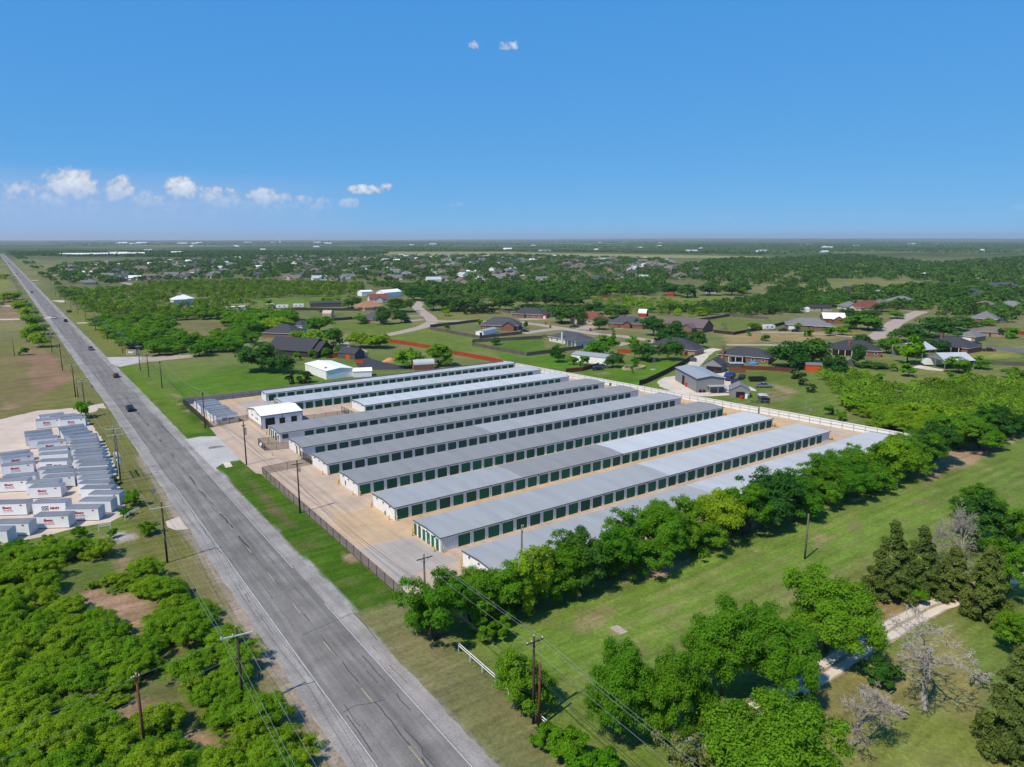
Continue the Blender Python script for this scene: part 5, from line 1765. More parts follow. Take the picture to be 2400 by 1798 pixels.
# ------------------------------------------------------------------ houses, sheds and barns
M_BRICK = mat('red_brick', (0.230, 0.095, 0.065), .9, var=.25, vscale=3.0)
M_BRICKT = mat('tan_brick', (0.330, 0.230, 0.155), .9, var=.22, vscale=3.0)
M_BRICKB = mat('brown_brick', (0.190, 0.115, 0.085), .9, var=.25, vscale=3.0)
M_WHITEB = mat('white_brick', (0.600, 0.590, 0.560), .9, var=.12, vscale=3.0)
M_GREYW = mat('grey_metal_wall', (0.235, 0.240, 0.245), .55, var=.05, vscale=.5)
M_WTRIM = mat('white_trim', (0.72, 0.72, 0.71), .6)
M_SHING = mat('slate_shingle', (0.070, 0.074, 0.086), .9, var=.22, vscale=1.6, obj_var=.1)
M_SHING2 = mat('charcoal_shingle', (0.046, 0.047, 0.056), .9, var=.22, vscale=1.6, obj_var=.1)
M_SHINGG = mat('grey_shingle', (0.165, 0.165, 0.168), .9, var=.2, vscale=1.6, obj_var=.1)
M_SHINGB = mat('brown_shingle', (0.150, 0.120, 0.105), .9, var=.2, vscale=1.6, obj_var=.1)
M_SHINGM = mat('mauve_shingle', (0.130, 0.100, 0.105), .9, var=.2, vscale=1.6, obj_var=.1)
M_SHINGR = mat('maroon_shingle', (0.170, 0.055, 0.042), .9, var=.2, vscale=1.6, obj_var=.1)
M_TERRA = mat('terracotta_roof', (0.300, 0.150, 0.090), .9, var=.2, vscale=1.6, obj_var=.1)
M_WROOF = mat('white_metal_roof', (0.74, 0.75, 0.76), .45, var=.05)
M_BLUEROOF = mat('pale_blue_metal_roof', (0.50, 0.52, 0.53), .45, .15, var=.08, vscale=.3)
M_REDSHED = mat('red_shed_paint', (0.32, 0.045, 0.030), .8, var=.15)
M_ORANGE = mat('orange_shed_paint', (0.56, 0.085, 0.018), .8, var=.12)
M_TANW = mat('tan_siding', (0.45, 0.37, 0.27), .8, var=.1)
M_WOODW = mat('grey_wood_wall', (0.10, 0.09, 0.085), .9, var=.25)

def hip(b, x0, x1, y0, y1, ze, pitch, ov=.5, k=0):
    x0 -= ov
    x1 += ov
    y0 -= ov
    y1 += ov
    ze -= pitch * ov * .5
    L, D = x1 - x0, y1 - y0
    if L >= D:
        h = ze + pitch * D / 2
        r0, r1 = (x0 + D / 2, (y0 + y1) / 2, h), (x1 - D / 2, (y0 + y1) / 2, h)
    else:
        h = ze + pitch * L / 2
        r0, r1 = ((x0 + x1) / 2, y0 + L / 2, h), ((x0 + x1) / 2, y1 - L / 2, h)
    a, c, d, e = (x0, y0, ze), (x1, y0, ze), (x1, y1, ze), (x0, y1, ze)
    if L >= D:
        b.quad(a, c, r1, r0, k)
        b.tri(c, d, r1, k)
        b.quad(d, e, r0, r1, k)
        b.tri(e, a, r0, k)
    else:
        b.tri(a, c, r0, k)
        b.quad(c, d, r1, r0, k)
        b.tri(d, e, r1, k)
        b.quad(e, a, r0, r1, k)
    b.quad(e, d, c, a, k)
    for p, q_ in ((a, c), (c, d), (d, e), (e, a)):
        b.quad((p[0], p[1], ze - .16), (q_[0], q_[1], ze - .16), (q_[0], q_[1], ze - .002), (p[0], p[1], ze - .002), 1)

def gab(b, x0, x1, y0, y1, ze, pitch, axis, ov=.45, k=0):
    """gable roof, ridge along axis; returns ridge height"""
    if axis == 'x':
        zr = ze + pitch * (y1 - y0) / 2
        gable_roof(b, x0, x1, y0, y1, ze, zr, k, ov, .12)
    else:
        zr = ze + pitch * (x1 - x0) / 2
        t = MB()
        gable_roof(t, y0, y1, x0, x1, ze, zr, k, ov, .12)
        n = len(b.v)
        b.v += [(p[1], p[0], p[2]) for p in t.v]
        b.f += [tuple(n + i for i in f[::-1]) for f in t.f]
        b.m += t.m
    return zr

HOMES = []
def house(A, B, D, label, wallm, roofm, roof='hip', eave=2.75, pitch=.5, wings=(), windows=True, door=.45, garage=None, chimney=None, porch=None, name='house', group='houses beyond the storage yard', cat='house', trim=None):
    a, c = Vector((*A, 0)), Vector((*B, 0))
    d = c - a
    L = d.length
    _n = Vector((-d.y, d.x, 0)).normalized()
    for _t in (.15, .5, .85):
        _c = a + d * _t + _n * (D * .35)
        HOMES.append((_c.x, _c.y))
    root = thing(name, label, cat, (a.x, a.y, 0), math.atan2(d.y, d.x), group)
    trim = trim or M_WTRIM
    blocks = [(0, L, 0, D, roof)] + list(wings)
    w = MB()
    for i, (x0, x1, y0, y1, rf) in enumerate(blocks):
        s = .004 * i
        w.box(x0 + s, x1 - s, y0 + s, y1 - s, 0, eave - s, 0)
        r = MB()
        if rf == 'hip':
            hip(r, x0, x1, y0, y1, eave + s, pitch + .002 * i, .5)
        elif rf == 'gx':
            zr = gab(r, x0, x1, y0, y1, eave + s, pitch, 'x')
            for x, o in ((x0 + s, 0), (x1 - s, 1)):
                w.poly([(x, y0 + s, eave - s), (x, (y0 + y1) / 2, zr - .02), (x, y1 - s, eave - s)][::(1 if o else -1)], 1)
        elif rf == 'gy':
            zr = gab(r, x0, x1, y0, y1, eave + s, pitch + .05, 'y')
            for y, o in ((y0 + s, 1), (y1 - s, 0)):
                w.poly([(x0 + s, y, eave - s), ((x0 + x1) / 2, y, zr - .02), (x1 - s, y, eave - s)][::(1 if o else -1)], 1)
        elif rf == 'shed':
            r.box(x0 - .3, x1 + .3, y0 - .3, y1 + .3, eave + s, eave + .12)
        r.build('roof', [roofm, trim], root)
    w.build('wall', [wallm, trim if trim is not M_WTRIM else wallm], root)
    if windows:
        fm = MB()
        fm.box(-.62, .62, -.035, -.002, -.62, .62, 0)
        fmm = fm.mesh('window', M_WTRIM)
        pn = MB()
        pn.box(-.5, .5, -.05, -.037, -.5, .5)
        pnm = pn.mesh('pane', M_GLASS)
        n = max(2, int(L / 4.2))
        for i in range(n):
            x = L * (i + .5) / n
            if garage and garage[0] - .8 < x < garage[1] + .8:
                continue
            if any(q[2] < 0 and q[0] - .6 < x < q[1] + .6 for q in wings) or (porch and porch[0] < x < porch[1]):
                continue
            if abs(x / L - door) < .5 / n:
                dd = MB()
                dd.box(x - .5, x + .5, -.045, -.002, .02, 2.1)
                dd.build('door', mat('house_door', (.10, .05, .03), .6), root)
                continue
            wo = link('window', fmm, root, (x, 0, 1.5))
            link('pane', pnm, wo)
        for i in range(max(1, int(D / 5))):
            y = D * (i + .5) / max(1, int(D / 5))
            wo = link('window', fmm, root, (0, y, 1.5), R(-90))
            link('pane', pnm, wo)
    if garage:
        g = MB()
        g.box(garage[0], garage[1], -.05, -.002, .02, 2.25)
        g.build('garage_door', M_WTRIM, root)
    if chimney:
        g = MB()
        x, y, h = chimney[:3]
        g.box(x - .45, x + .45, y - .35, y + .35, .0, h)
        g.box(x - .52, x + .52, y - .42, y + .42, h + .002, h + .15)
        g.build('chimney', chimney[3] if len(chimney) > 3 else M_BRICK, root)
    if porch:
        x0, x1, dep = porch[:3]
        pm_ = porch[3] if len(porch) > 3 else roofm
        g = MB()
        g.box(x0, x1, -dep, -.01, eave - .12, eave - .02)
        g.build('porch_roof', pm_, root)
        g = MB()
        n = max(2, int((x1 - x0) / 2.5) + 1)
        for i in range(n):
            x = x0 + .12 + (x1 - x0 - .24) * i / (n - 1)
            g.box(x - .11, x + .11, -dep + .05, -dep + .27, 0, eave - .12)
        g.build('porch_post', M_WTRIM, root)
    return root

# houses that stand nearest behind the yard
house((228.55,288.25), (228.72,266.61), 12.5, 'white brick house with slate hip roof and white chimney', M_WHITEB, M_SHING, 'hip', 2.7, .46, [(14.5, 22.5, -1.5, 8, 'hip')], True, .8, None, (11.0, -.4, 5.6, M_WHITEB), (15, 22, 3.4))
house((225.94,349.66), (241.15,333.60), 13, 'brick house with slate hip roof beside the long metal shed', M_BRICK, M_SHING, 'hip', 2.8, .62, [(13.5, 20.5, -4.2, 6, 'gy')], True, .3)
house((279.50,393.38), (289.99,373.20), 13, 'dark hipped brick house beside a small red shed', M_BRICKB, M_SHING2, 'hip', 2.8, .52, [(5.5, 10, -1.4, 6, 'hip')], True, .2)
house((290.36,343.34), (296.40,324.11), 12, 'maroon roofed house with a tan stone gable among shade trees', M_TANW, M_SHINGR, 'hip', 2.9, .7, [(1.0, 6.0, -3.5, 6, 'gy')], True, .8)
house((293.49,313.40), (306.90,296.59), 13, 'red brick house with slate hips and a pointed brick entry gable', M_BRICK, M_SHING, 'hip', 2.9, .52, [(9.3, 13.2, -2.2, 7, 'gy'), (15, 20.5, -1.2, 8, 'hip')], True, .3)
house((313.21,286.76), (318.55,263.15), 13, 'mauve roofed house with two white pointed gables', M_BRICKB, M_SHINGM, 'gx', 2.9, .62, [(13.5, 20, -4.5, 6, 'gy'), (.5, 4, -2.0, 6, 'gy')], True, .5)
house((248.05,236.16), (254.11,216.36), 13, 'slate roofed brick house half hidden behind dark round trees', M_BRICKT, M_SHING2, 'hip', 2.7, .55, [(16, 24, -2.5, 8, 'hip')], True, .5)
house((252.30,199.12), (261.07,179.77), 13.5, 'long brick ranch house with dark hip roof above the workshop', M_BRICKB, M_SHING2, 'hip', 2.8, .42, (), True, .25, None, (2.2, -.4, 6.4, M_BRICK), (5.5, 11.5, 4.2, M_SHINGG))
house((306.58,179.16), (318.47,161.84), 14, 'long brick house with charcoal hip roof and brick chimney', M_BRICK, M_SHING2, 'hip', 2.8, .5, (), True, .3, None, (8.0, 3.2, 7.0, M_BRICK), (.5, 9.0, 2.4))
house((372.52,245.94), (387.35,226.91), 14, 'grey hipped house with white garage beside parked trailers', M_BRICKB, M_SHINGG, 'hip', 2.9, .5, [(14.5, 20, -2.5, 8, 'hip'), (21, 25, -3.5, 7, 'hip')], True, .5, (1.0, 5.5))
house((421.12,252.21), (429.96,242.86), 11, 'house with brilliant white gabled roof', M_BRICK, M_WROOF, 'gx', 2.8, .55, [(5, 11, -4, 6, 'gy')], True, .3)
house((479.64,297.96), (493.97,289.84), 10, 'low tan house with dark purple brown roof', M_TANW, mat('purple_roof', (.045, .03, .045), .8), 'gx', 2.7, .3)
house((507.74,288.44), (517.54,281.47), 12, 'white gabled house behind dark round trees', M_WHITEB, M_SHINGG, 'hip', 2.9, .55, [(1, 6, -3, 6, 'gy')])
house((509.28,276.89), (532.95,270.52), 13, 'house with brown gable and red brown roof beside the street', M_TANW, M_SHINGR, 'hip', 2.9, .6, [(4, 11, -4, 6, 'gy')])
house((544.65,281.90), (557.75,277.12), 13, 'taupe hipped house near the bend of the far street', M_BRICKB, M_SHINGB, 'hip', 2.8, .5)
house((581.67,287.41), (600.50,280.25), 14, 'grey hipped house with garage at the end of the street', M_WHITEB, M_SHINGG, 'hip', 2.8, .5, [(16, 22, -3, 7, 'hip')], True, .3, (3, 8))
house((639.3,285.5), (647.3,279.8), 12, 'small grey hipped house between round trees', M_BRICKT, M_SHINGG, 'hip', 2.8, .5)
house((695.5,281.5), (720.7,279.0), 13, 'house with dark turret roof and tall porch', M_BRICKB, M_SHING, 'hip', 3.2, .7, [(1, 8, -4, 6, 'hip')], True, .5, None, None, (1, 8, 4))
house((812.6,310.1), (848.6,294.4), 14, 'large slate roofed house at the edge of view with white gables', M_WHITEB, M_SHING, 'hip', 3.0, .7, [(4, 11, -4, 6, 'gy'), (26, 34, -4, 6, 'gy')])
house((607.93,228.03), (610.65,210.04), 14, 'grey hipped house at edge of view below the large one', M_BRICKB, M_SHINGG, 'hip', 2.8, .5)
house((603.27,242.49), (592.48,228.21), 12, 'sprawling grey brown house beside leafless bushes', M_BRICKB, M_SHINGB, 'hip', 2.8, .55, [(9, 15, -4, 7, 'hip')])
house((501.90,201.05), (505.48,186.91), 15, 'broad grey pyramid roofed house above the red fence', M_BRICKB, M_SHINGG, 'hip', 2.7, .55)
house((430.15,167.95), (440.83,154.69), 11, 'long low taupe roofed house behind the plank fence', M_BRICKT, M_SHINGB, 'hip', 2.7, .35)
house((403.97,167.28), (403.77,158.08), 12, 'grey roofed garage with white doors and a red car', M_BRICKT, M_SHINGG, 'hip', 2.9, .5, (), False, .5, (2.0, 7.5))
house((360.57,163.79), (360.00,143.44), 14, 'large charcoal roofed house with red chimney beside the lime tree', M_BRICK, M_SHING2, 'hip', 2.8, .5, (), True, .8, None, (6, 5, 7.6, M_BRICK), (11, 18, 3))
house((95.50,328.55), (108.68,309.28), 15, 'dark brick house with large charcoal roof beyond the white hall', mat('dark_brick', (.045, .035, .03), .9, var=.2), M_SHING2, 'gx', 2.9, .62, [(20, 27, 1.5, 13, 'gx')], False, .5)
house((111.49,388.74), (123.21,374.87), 14, 'charcoal roofed house wrapped in trees behind the dark brick one', M_BRICKB, M_SHING2, 'hip', 2.8, .55, (), False)
house((135.23,414.57), (139.84,407.99), 10, 'small charcoal roof showing between leafy crowns', M_WHITEB, M_SHING2, 'hip', 2.8, .5, (), False)
house((181.26,421.13), (190.34,410.87), 12, 'slate pyramid roofed brick house between two round trees', M_BRICKT, M_SHING, 'hip', 2.8, .62, (), True)
house((212.22,493.18), (231.29,490.26), 14, 'tan house with terracotta roof beside the curve of the lane', M_TANW, M_TERRA, 'hip', 2.8, .5, [(3, 10, -4, 8, 'hip')], True)
house((247.02,550.80), (261.54,547.16), 12, 'maroon roofed house behind the terracotta one', M_WHITEB, M_SHINGR, 'gx', 3.0, .6, [(3, 10, -4, 6, 'gy')], True)
house((112.16,614.96), (124.42,616.08), 11, 'white two storey house with white hip roof in the woods', M_WHITEB, M_WROOF, 'hip', 5.2, .5, [(-4, 6, -4, 6, 'hip')], True)

# sheds, barns and the grey workshop
def barn(A, B, D, label, wallm, roofm, eave, pitch, axis='gx', name='shed', doors=(), open_side=False, cat='shed', gam=None):
    a, c = Vector((*A, 0)), Vector((*B, 0))
    d = c - a
    L = d.length
    root = thing(name, label, cat, (a.x, a.y, 0), math.atan2(d.y, d.x), 'sheds and barns')
    w = MB()
    r = MB()
    if axis == 'round':
        n = 8
        pts = []
        for i in range(n + 1):
            t = math.pi * i / n
            pts.append((D / 2 - math.cos(t) * D / 2 * 1.04, eave + math.sin(t) * pitch * D / 2))
        for (y0, z0), (y1, z1) in zip(pts, pts[1:]):
            r.quad((-.15, y0, z0), (L + .15, y0, z0), (L + .15, y1, z1), (-.15, y1, z1))
        w.poly([(0, y, z - .02) for y, z in pts][::-1])
        w.poly([(L, y, z - .02) for y, z in pts])
    else:
        zr = gab(r, 0, L, 0, D, eave, pitch, 'x' if axis == 'gx' else 'y', .2)
        if axis == 'gx':
            for x, o in ((0, 0), (L, 1)):
                w.poly([(x, 0, eave), (x, D / 2, zr - .02), (x, D, eave)][::(1 if o else -1)])
        else:
            for y, o in ((0, 1), (D, 0)):
                w.poly([(0, y, eave), (L / 2, y, zr - .02), (L, y, eave)][::(1 if o else -1)])
    if open_side:
        n = max(2, int(L / 4) + 1)
        for i in range(n):
            x = .1 + (L - .2) * i / (n - 1)
            for y in (.1, D - .1):
                w.box(x - .1, x + .1, y - .1, y + .1, 0, eave)
        w.box(0, L, D - .06, D - .01, 0, eave - .1)
    else:
        w.box(0, L, 0, D, 0, eave - .003)
        if name != 'house':
            ribs(w, .1, L - .1, -.003, 0.05, eave - .1, .6, 0, .03)
    w.build('wall', wallm, root)
    r.build('roof', [roofm, M_WTRIM], root)
    for (x0, x1, z1, m) in doors:
        g = MB()
        g.box(x0, x1, -.06, -.034, .02, z1)
        g.build('door', m, root)
    return root, L
ws = thing('workshop', 'large grey metal workshop with a pale grey gable roof', 'metal building', (192.0, 159.7, 0), math.atan2(21.4, 11.9))
# long side runs from the near corner to the far-left corner; the gable faces the camera's right
Lw, Dw, Ew, Rw = 22.4, 9.8, 4.9, 5.7
b = MB()
b.box(0, Lw, -Dw, 0, 0, Ew - .003, 0)
for x, o in ((0, 0), (Lw, 1)):
    b.poly([(x, -Dw, Ew), (x, -Dw / 2, Rw), (x, 0, Ew)][::(1 if o else -1)], 0)
x = .2
while x < Lw:
    b.box(x, x + .06, .0, .03, 0.05, Ew - .2, 0)
    x += .6
y = -.3
while y > -Dw:
    b.box(-.03, .0, y - .06, y, 0.05, Ew - .2, 0)
    y -= .6
b.build('wall', M_GREYW, ws)
r = MB()
gable_roof(r, 0, Lw, -Dw, 0, Ew, Rw, 0, .25, .1)
r.build('roof', mat('pale_grey_metal_roof', (.36, .37, .39), .5, .2, var=.06, vscale=.3), ws)
b = MB()
b.box(-.28, Lw + .28, .27, .34, Ew - .2, Ew + .05)
for (y0, z0, y1, z1) in ((.3, Ew - .1, -Dw / 2, Rw), (-Dw / 2, Rw, -Dw - .3, Ew - .1)):
    b.quad((-.3, y0, z0 - .15), (-.3, y1, z1 - .15), (-.3, y1, z1 + .14), (-.3, y0, z0 + .14))
b.box(-.045, .045, -.045, .06, 0, Ew - .2)
b.build('fascia', M_TRIM, ws)
for (x0, x1, z1) in ((12.3, 14.8, 3.4),):
    g = MB()
    g.box(x0, x1, .035, .06, .02, z1)
    g.build('bay_door', M_DARK, ws)
g = MB()
g.box(-3.0, -.05, -9.6, -3.4, 2.5, 2.62)
for yy in (-9.5, -6.5, -3.5):
    g.box(-2.9, -2.75, yy - .07, yy + .07, 0, 2.5)
g.build('lean_to', mat('lean_to_tin', (.36, .35, .33), .6), ws)
g = MB()
for (y, r_) in ((-1.2, .55), (-2.5, .5)):
    g.tube([(-.5, y, .55), (-.2, y, .55)], r_, 10)
g.build('fan_unit', M_DARK, ws)
barn((195.48,148.26), (199.69,143.65), 7.0, 'small grey gabled shed with clutter at its door', M_GREYW, mat('grey_shed_roof', (.19, .19, .20), .7), 2.6, .55, 'gy', 'shed', [(1.8, 4.6, 2.0, M_DARK)])
barn((196.50,137.50), (198.22,135.77), 3.4, 'little stall with tilted blue grey tin roof in a pen', M_WOODW, M_BLUEROOF, 2.2, .12, 'gy', 'animal_shelter', [(.4, 3.2, 1.7, M_DARK)])
barn((225.46,185.02), (228.48,178.27), 8, 'grey garage with a dark gabled roof beside the ranch house', M_GREYW, M_SHING2, 3.0, .62, 'gy', 'garage', [(1.4, 7.5, 2.4, M_DARK)], cat='garage')
barn((238.64,182.00), (243.27,178.70), 4, 'low tin roofed lean-to behind the cedar fence', M_WOODW, MATS['pale_grey_metal_roof'], 2.2, .08, 'gx', 'shed', ())
barn((198.10,234.32), (203.96,218.82), 9.5, 'long white metal shed with pale roof in the green lawn', M_WALLW, MATS['pale_grey_metal_roof'], 3.0, .16, 'gx', 'shed', ())
barn((209.00,328.57), (211.25,324.27), 16, 'long low metal shed with pale roof inside the grey fence', M_WALLW, MATS['pale_grey_metal_roof'], 2.5, .25, 'gy', 'shed', [(2.6, 4.2, 1.9, M_DARK)])
barn((289.57,373.50), (292.41,371.48), 4, 'tiny red barn shed with white door', M_REDSHED, M_REDSHED, 2.2, .7, 'gy', 'shed', [(.9, 2.6, 1.9, M_WTRIM)])
barn((95.2, 277.0), (95.9, 256.0), 11, 'white metal barn with brilliant white roof beyond the boundary wall', M_WALLW, RM_WHITE, 3.3, .12, 'gx', 'barn', (), cat='barn')
barn((106.01,254.39), (112.47,251.71), 5, 'small white roofed shed behind the boundary wall', M_WALLW, RM_WHITE, 2.3, .35, 'gx', 'shed', ())
barn((131.86,253.99), (139.83,251.51), 4.2, 'red barn shed with round tin roof behind the boundary wall', M_BRICK, M_BLUEROOF, 2.2, .95, 'round', 'shed', ())
barn((118.42,300.63), (122.93,292.37), 7, 'dark gabled shed with orange door on the blacktop', M_WOODW, M_SHING2, 2.5, .6, 'gx', 'shed', [(4.5, 6.5, 2.0, M_ORANGE)])
barn((258.72,160.61), (262.60,156.14), 5.5, 'bright orange shed with grey roof', M_ORANGE, M_SHINGG, 2.7, .25, 'gx', 'shed', ())
barn((282.68,157.92), (285.09,155.09), 5, 'small weathered shed with a pale pointed roof', M_WOODW, M_SHINGG, 2.0, .7, 'gy', 'shed', ())
barn((314.07,140.62), (308.41,130.51), 13, 'open metal barn with pale blue roof sheltering a motor home', M_GREYW, M_BLUEROOF, 3.6, .42, 'gy', 'barn', (), True, 'barn')
barn((325.19,149.99), (337.78,147.15), 12, 'metal barn with pale blue gable roof behind the open one', M_GREYW, M_BLUEROOF, 3.8, .42, 'gx', 'barn', (), True, 'barn')
barn((351.38,345.87), (354.29,341.12), 6, 'small barn shed with rounded white roof behind the brick house', M_REDSHED, M_WROOF, 2.3, .9, 'round', 'shed', ())
barn((357.53,259.93), (360.60,257.76), 3.5, 'tiny tan garden shed at the play lawn corner', M_TANW, M_SHINGB, 2.1, .6, 'gy', 'shed', ())
barn((496.4,454.3), (500.5,448.2), 6, 'small red shed in the far yard', M_REDSHED, M_SHINGR, 2.2, .5, 'gx', 'shed', ())
barn((437.3,472.6), (454.8,467.9), 4, 'orange timber stack shed in the far yard', mat('orange_wood', (.42, .09, .03), .85), M_SHINGR, 2.0, .1, 'gx', 'shed', ())
barn((686.0,390.3), (695.0,384.0), 8, 'dark open hay shed beside white caravans', M_WOODW, M_SHING2, 4.0, .3, 'gx', 'shed', ())
barn((668.3,348.8), (678.5,341.6), 9, 'pale tin shed among the far trees', M_WALLW, M_BLUEROOF, 3.0, .3, 'gx', 'shed', ())
barn((1044.8,482.6), (1073.4,481.1), 10, 'white shed in the distant woods clearing', M_WALLW, M_WROOF, 4.0, .2, 'gx', 'shed', ())
barn((471.04,298.96), (475.01,296.14), 5, 'tiny white shed beside the purple roofed house', M_WALLW, M_WROOF, 2.4, .2, 'gx', 'shed', ())
barn((475.55,327.64), (484.79,324.44), 6, 'low terracotta shed in the yellow scrub', M_TANW, M_TERRA, 2.2, .3, 'gx', 'shed', ())
barn((268.61,616.21), (279.68,616.57), 9, 'white roofed barn behind the big dark tree', M_WALLW, RM_WHITE, 4.0, .25, 'gx', 'barn', (), cat='barn')
barn((277.08,586.47), (298.53,594.95), 10, 'white barn beside the maroon roofed house', M_WALLW, RM_WHITE, 4.5, .45, 'gx', 'barn', (), cat='barn')
barn((191.54,537.37), (214.07,530.62), 8, 'long dark stable roof in the distant yard', M_WOODW, M_SHING2, 3.0, .35, 'gx', 'stable', (), cat='barn')
barn((173.21,463.65), (177.97,460.27), 7, 'pale canvas topped shed on the open lawn', M_TANW, mat('canvas', (.5, .42, .34), .8), 2.6, .6, 'round', 'shed', ())
barn((132.46,544.68), (147.29,544.60), 5, 'white trailer home in the green woods', M_WALLW, RM_WHITE, 3.0, .1, 'gx', 'trailer_home', (), cat='trailer')

# misc yard things
def rock_ring(p, label):
    root = thing('stone_planter', label, 'planter', (p[0], p[1], 0))
    bm_ = MB()
    bm_.box(-.32, .32, -.18, .18, 0, .3)
    for lay in range(3):
        for i in range(30):
            t = 2 * math.pi * (i + .5 * lay) / 30
            if lay == 2 and 8 < i < 14:
                continue
            o = link('stone', STONE_ME, root, (5.4 * math.cos(t), 3.2 * math.sin(t), lay * .31), t + R(90))
    return root
_b = MB()
_b.box(-.46, .46, -.2, .2, 0, .3)
STONE_ME = _b.mesh('stone', mat('sandstone', (.48, .36, .24), .9, var=.2, vscale=2, obj_var=.2))
rock_ring((207.54,205.80), 'ring shaped sandstone planter on the green lawn')
wm = thing('windmill_tower', 'small weathered windmill tower on the green lawn', 'windmill', (*(212.07,198.94), 0))
b = MB()
for sx in (-1, 1):
    for sy in (-1, 1):
        b.tube([(sx * .75, sy * .75, 0), (sx * .2, sy * .2, 5.2)], [.06, .05], 5)
for z in (1.0, 2.2, 3.4, 4.4):
    k = .75 - .55 * z / 5.2
    for (ax, ay, bx, by) in ((-k, -k, k, -k), (k, -k, k, k), (k, k, -k, k), (-k, k, -k, -k)):
        b.tube([(ax, ay, z), (bx, by, z)], .03, 4)
        b.tube([(ax, ay, z), (bx * .8, by * .8, z + .9)], .025, 4)
b.build('lattice', mat('weathered_timber', (.2, .17, .14), .9), wm)
b = MB()
b.box(-1.1, 1.1, -1.1, 1.1, 0, .25)
b.build('footing', MATS['slab_concrete'], wm)
b = MB()
for i in range(12):
    t = 2 * math.pi * i / 12
    b.quad((.12 * math.cos(t), -.4, 5.4 + .12 * math.sin(t)), (.75 * math.cos(t), -.42, 5.4 + .75 * math.sin(t)), (.75 * math.cos(t + .36), -.36, 5.4 + .75 * math.sin(t + .36)), (.12 * math.cos(t + .4), -.4, 5.4 + .12 * math.sin(t + .4)))
b.build('fan_wheel', M_STEEL, wm)
pool = thing('paddling_pool', 'round blue paddling pool on the lawn behind the ranch house', 'pool', (*(256.63,184.33), 0))
b = MB()
n = 20
for (r0, z0, r1, z1) in ((2.2, 0, 2.2, .6), (2.2, .6, 2.05, .62), (2.05, .62, 2.0, .45)):
    for i in range(n):
        t0, t1 = 2 * math.pi * i / n, 2 * math.pi * (i + 1) / n
        b.quad((r0 * math.cos(t0), r0 * math.sin(t0), z0), (r0 * math.cos(t1), r0 * math.sin(t1), z0), (r1 * math.cos(t1), r1 * math.sin(t1), z1), (r1 * math.cos(t0), r1 * math.sin(t0), z1))
b.build('rim', mat('pool_blue', (.06, .20, .50), .4), pool)
b = MB()
b.poly([(2.02 * math.cos(2 * math.pi * i / n), 2.02 * math.sin(2 * math.pi * i / n), .5) for i in range(n)])
b.build('water', mat('pool_water', (.10, .32, .62), .08, spec=.6), pool)
sg = thing('entrance_sign', 'stone entrance sign with a blank white panel beside the side road', 'sign', (*(44.84,364.51), 0), R(-35))
b = MB()
b.box(-2.3, 2.3, -.35, .35, 0, 2.2)
b.box(-2.4, 2.4, -.4, .4, 2.2, 2.35)
b.build('stone_wall', MATS['sandstone'], sg)
b = MB()
b.box(-1.5, 1.5, -.42, -.37, .55, 1.85)
b.build('frame', M_DARK, sg)
b = MB()
b.box(-1.3, 1.3, -.46, -.43, .7, 1.7)
b.build('panel', M_SIGNW, sg)
for i, (p, lb) in enumerate((((21.23,279.69), 'grey back of a road sign on the verge past the containers'), ((20.07,153.01), 'thin road sign seen from behind beside the container lot'))):
    s_ = thing('road_sign', lb, 'sign', (*p, 0), R(0))
    b = MB()
    b.tube([(0, 0, 0), (0, 0, 2.9)], .04, 6)
    b.build('post', M_STEEL, s_)
    b = MB()
    b.poly([(-.55, -.05, 2.5), (0, -.05, 1.9), (.55, -.05, 2.5), (0, -.05, 3.1)])
    b.poly([(-.55, -.02, 2.5), (0, -.02, 3.1), (.55, -.02, 2.5), (0, -.02, 1.9)])
    b.build('plate', mat('sign_back', (.30, .31, .32), .4, .3), s_)
sp = thing('sand_pile', 'small heap of orange sand on the lawn', 'sand pile', (*(133.76,279.76), 0))
b = MB()
rr = random.Random(4)
rings = []
for k, (rad, z) in enumerate(((2.8, 0), (2.2, .6), (1.3, 1.2), (.5, 1.55), (.01, 1.65))):
    n0 = len(b.v)
    for i in range(14):
        t = 2 * math.pi * i / 14
        q_ = 1 + (rr.random() - .5) * .25
        b.v.append((rad * q_ * math.cos(t) * 1.2, rad * q_ * math.sin(t), z))
    rings.append(n0)
for r0, r1 in zip(rings, rings[1:]):
    for i in range(14):
        j = (i + 1) % 14
        b.f.append((r0 + i, r0 + j, r1 + j, r1 + i))
        b.m.append(0)
b.build('heap', mat('orange_sand', (.50, .24, .10), .95, var=.15), sp)
def box_thing(name, p, size, rz, m, label, cat, extra=None):
    root = thing(name, label, cat, (*p, 0), rz)
    sx, sy, sz = size
    b = MB()
    b.box(-sx / 2, sx / 2, -sy / 2, sy / 2, 0, sz * .9)
    b.box(-sx / 2 - .05, sx / 2 + .05, -sy / 2 - .05, sy / 2 + .05, sz * .9 + .002, sz)
    b.build('body', m, root)
    b = MB()
    for a in (-1, 1):
        b.tube([(a * sx * .35, -sy / 2 - .05, .15), (a * sx * .35, sy / 2 + .05, .15)], .15, 8)
    b.build('wheel', M_TYRE, root)
box_thing('fuel_tank', (196.78,168.40), (1.0, .8, 1.6), .4, M_RED, 'small red fuel tank at the workshop wall', 'tank')
box_thing('riding_mower', (196.74,144.66), (1.6, 1.0, .95), .3, M_RED, 'red riding mower outside the small grey shed', 'mower')
box_thing('freezer', (198.52,143.93), (1.2, .8, 1.3), .3, M_SIGNW, 'white freezer box outside the small grey shed', 'freezer')
pg = thing('play_set', 'small timber play set with slide on the fenced lawn', 'play set', (*(342.76,267.09), 0), R(-30))
b = MB()
for sx in (-1, 1):
    for sy in (-1, 1):
        b.box(sx - .07, sx + .07, sy - .07, sy + .07, 0, 2.6)
b.box(-1.1, 1.1, -1.1, 1.1, 1.2, 1.3)
